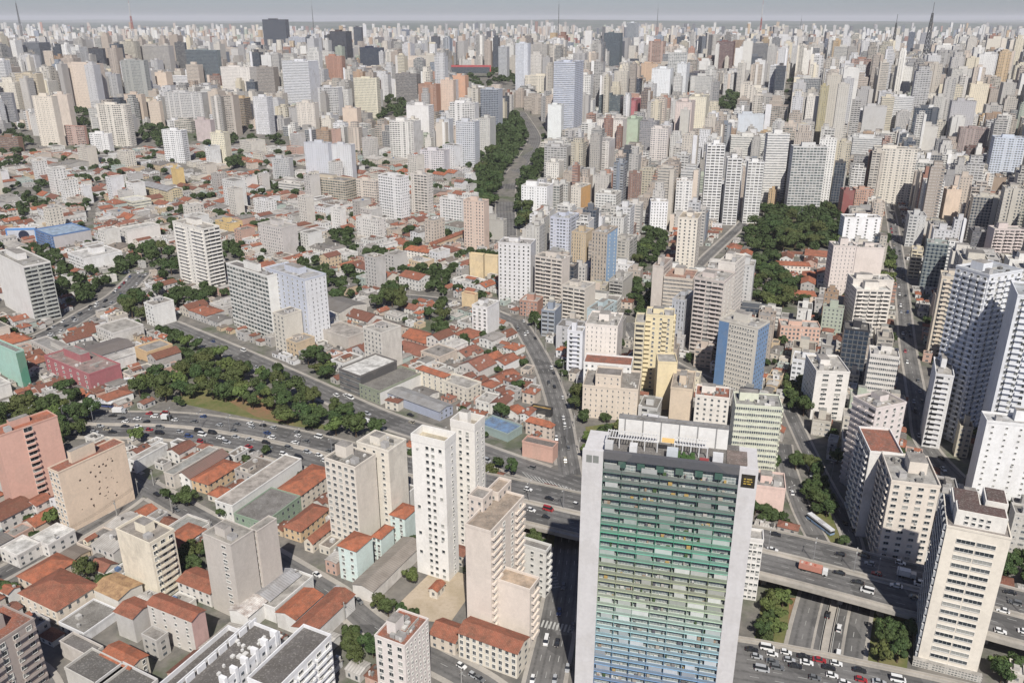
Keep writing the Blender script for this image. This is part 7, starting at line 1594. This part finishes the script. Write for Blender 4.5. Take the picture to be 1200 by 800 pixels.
# ------------------------------------------------------------------ the city beyond the ridge
def far_city():
    A = Acc(); rr = random.Random(4)
    import mathutils.noise as mn
    y = 2680.0
    while y < 15000:
        step = 40 + (y - 2600) * .013; w = y * .72; x = -w
        while x < w:
            xx = x + rr.uniform(-.3, .3) * step; yy = y + rr.uniform(-.3, .3) * step
            n = mn.noise(Vector((xx * .0011, yy * .0007, 3.1)))
            dens = .62 + n * .8 - (0.25 if xx > y * .25 and y > 5500 else 0)
            if rr.random() < dens * (1 if y < 9000 else .7):
                hh = rr.uniform(22, 84) * (1 + max(0, n) * 1.5) if rr.random() < .85 else rr.uniform(8, 20)
                wd = rr.uniform(13, 26) * (1 + (y - 2600) / 14000); dp = rr.uniform(14, 24); t = math.radians(rr.choice([-18, -30, 5, 20])); X = (math.cos(t), math.sin(t)); Y = (-X[1], X[0]); z = terr(xx, yy)
                q = [(xx, yy), (xx + X[0] * wd, yy + X[1] * wd), (xx + X[0] * wd + Y[0] * dp, yy + X[1] * wd + Y[1] * dp), (xx + Y[0] * dp, yy + Y[1] * dp)]
                c = rr.choice(WALLC) if rr.random() < .85 else rr.choice(ODD); a = alb(c, .72); s = rr.choice(['punch', 'slit', 'wide', 'plaster', 'balcony']) if y < 6500 else 'plaster'; A.seed = rr.random()
                for k in (0, 1, 3): wallquad(A, q[k], q[(k + 1) % 4], z - 2, z + hh, a, s if k != 1 else 'plaster')
                A.poly([(*p, z + hh) for p in q], rr.choice(FLATC), 'roof_concrete')
            x += step
        y += step * 1.25
    structure(A.build('city_beyond_ridge'), 'stuff')
far_city()
# ------------------------------------------------------------------ emit the trees, biggest in the picture as objects
rr = random.Random(9)
for _ in range(5200):      # loose street and garden trees
    px, py = rr.uniform(-10, 1210), 95 + 600 * rr.random() ** 1.6; P = UT(px, py); r = rr.uniform(2.2, 5.6) * (1 if py > 300 else 1.35 if py > 200 else 1.7)
    z = zone(px, py)
    if z == 'high' and rr.random() < .25: continue
    q = [(P[0] - r * .4, P[1] - r * .4), (P[0] + r * .4, P[1] - r * .4), (P[0] + r * .4, P[1] + r * .4), (P[0] - r * .4, P[1] + r * .4)]
    if collides(q) or blocked(q, P[2], P[2] + r * 2) > 2: continue
    add_foot(q); TREES.append((*P, r, 'light' if rr.random() < .2 else 'leaf'))
TREES = [t for t in TREES if -40 < PR(*t[:3])[0] < 1240]
TREES.sort(key=lambda t: -t[3] / PR(t[0], t[1], t[2] + 5)[2])
FV = []; FF = []; FC = []
cf = []
for me in CFAR:
    co = np.empty(len(me.vertices) * 3); me.vertices.foreach_get('co', co); cf.append(co.reshape(-1, 3))
nfar = 0; base = 0
for k, (x, y, z, r, kind) in enumerate(TREES):
    h = r * rr.uniform(.9, 1.25); a = rr.uniform(0, 6.28)
    if k < 300:
        root = empty('tree', (x, y, z)); root.rotation_euler = (0, 0, a)
        cm = CPURP if kind == 'purple' else rr.choice(CLIGHT if kind == 'light' else CROWNS)
        obj_of(cm, 'crown', root, Matrix.Translation((0, 0, h * 1.12)) @ Matrix.Diagonal((r * rr.uniform(.85, 1.15), r * rr.uniform(.85, 1.15), h * rr.uniform(.8, 1.05), 1)))
        obj_of(TRUNK, 'trunk', root, Matrix.Diagonal((r, r, h * 1.1, 1)))
        d = {'purple': 'purple flowering tree', 'light': 'light green tree'}.get(kind, 'dark green tree'); d = ('broad ' if r > 5 else 'small ' if r < 3.4 else 'rounded ') + d
        autotag(root, d, 'tree', 'street and park trees', (x, y, z + h))
    else:
        co = rr.choice(cf); ca, sa = math.cos(a), math.sin(a)
        V = np.stack([(co[:, 0] * ca - co[:, 1] * sa) * r + x, (co[:, 0] * sa + co[:, 1] * ca) * r + y, co[:, 2] * h + z + h * .95], 1)
        FV.append(V); m = len(co) // 4; FF.append(np.arange(m * 4).reshape(-1, 4) + base); base += m * 4
me = bpy.data.meshes.new('distant_trees'); me.from_pydata(np.concatenate(FV).tolist(), [], np.concatenate(FF).tolist()); me.materials.append(MATS['leaf']); structure(obj_of(me, 'distant_trees'), 'stuff')
# ------------------------------------------------------------------ haze
def haze():
    X0, X1, Y0, Y1, Z0, Z1 = -60000, 60000, -500, 47000, -3, 330
    V = [(x, y, z) for z in (Z0, Z1) for y in (Y0, Y1) for x in (X0, X1)]
    me = bpy.data.meshes.new('haze'); me.from_pydata(V, [], [(0, 2, 3, 1), (4, 5, 7, 6), (0, 1, 5, 4), (2, 6, 7, 3), (0, 4, 6, 2), (1, 3, 7, 5)])
    m = bpy.data.materials.new('haze'); m.use_nodes = True; t = m.node_tree; t.nodes.clear()
    o = t.nodes.new('ShaderNodeOutputMaterial'); v = t.nodes.new('ShaderNodeVolumePrincipled'); v.inputs['Color'].default_value = (.93, .93, 1.0, 1); v.inputs['Density'].default_value = HAZE_DENSITY; v.inputs['Anisotropy'].default_value = 0.0
    t.links.new(v.outputs[0], o.inputs['Volume']); me.materials.append(m)
    ob = bpy.data.objects.new('haze', me); COL.objects.link(ob); structure(ob, 'stuff')
haze()
# ------------------------------------------------------------------ labels that single things out, from the landmarks around each
def rel(px, py, a):
    dx, dy = px - a[1], py - a[2]
    if abs(dx) > abs(dy) * 1.1: return 'right of' if dx > 0 else 'left of'
    return 'in front of' if dy > 0 else 'behind'
ORD = ['nearest', 'second', 'third', 'fourth', 'fifth', 'sixth', 'seventh', 'eighth', 'ninth', 'tenth', 'eleventh', 'twelfth', 'thirteenth', 'fourteenth', 'fifteenth', 'sixteenth', 'seventeenth', 'eighteenth', 'nineteenth', 'twentieth']
used = {}
for it in REG:
    o, desc, px, py, d = it
    a = min(ANCH, key=lambda a: math.hypot(px - a[1], (py - a[2]) * 1.3)); r = rel(px, py, a)
    used.setdefault((desc, r, a[0]), []).append((math.hypot(px - a[1], py - a[2]), o, desc, r, a[0]))
for k, L_ in used.items():
    L_.sort(key=lambda t: t[0])
    for i, (dd, o, desc, r, an) in enumerate(L_):
        o['label'] = f"{desc} {r} {an}" if len(L_) == 1 else f"{ORD[min(i, 19)]} {desc} {r} {an}"
        if len(o['label'].split()) > 16: print('LONG', o['label'])
print('COUNTS catalogue', CATN, 'towers', nT, len(TOWERS), 'houses', nH, len(HOUSES), 'trees', len(TREES), 'cars', len(CPOS), 'objects', len(bpy.data.objects))
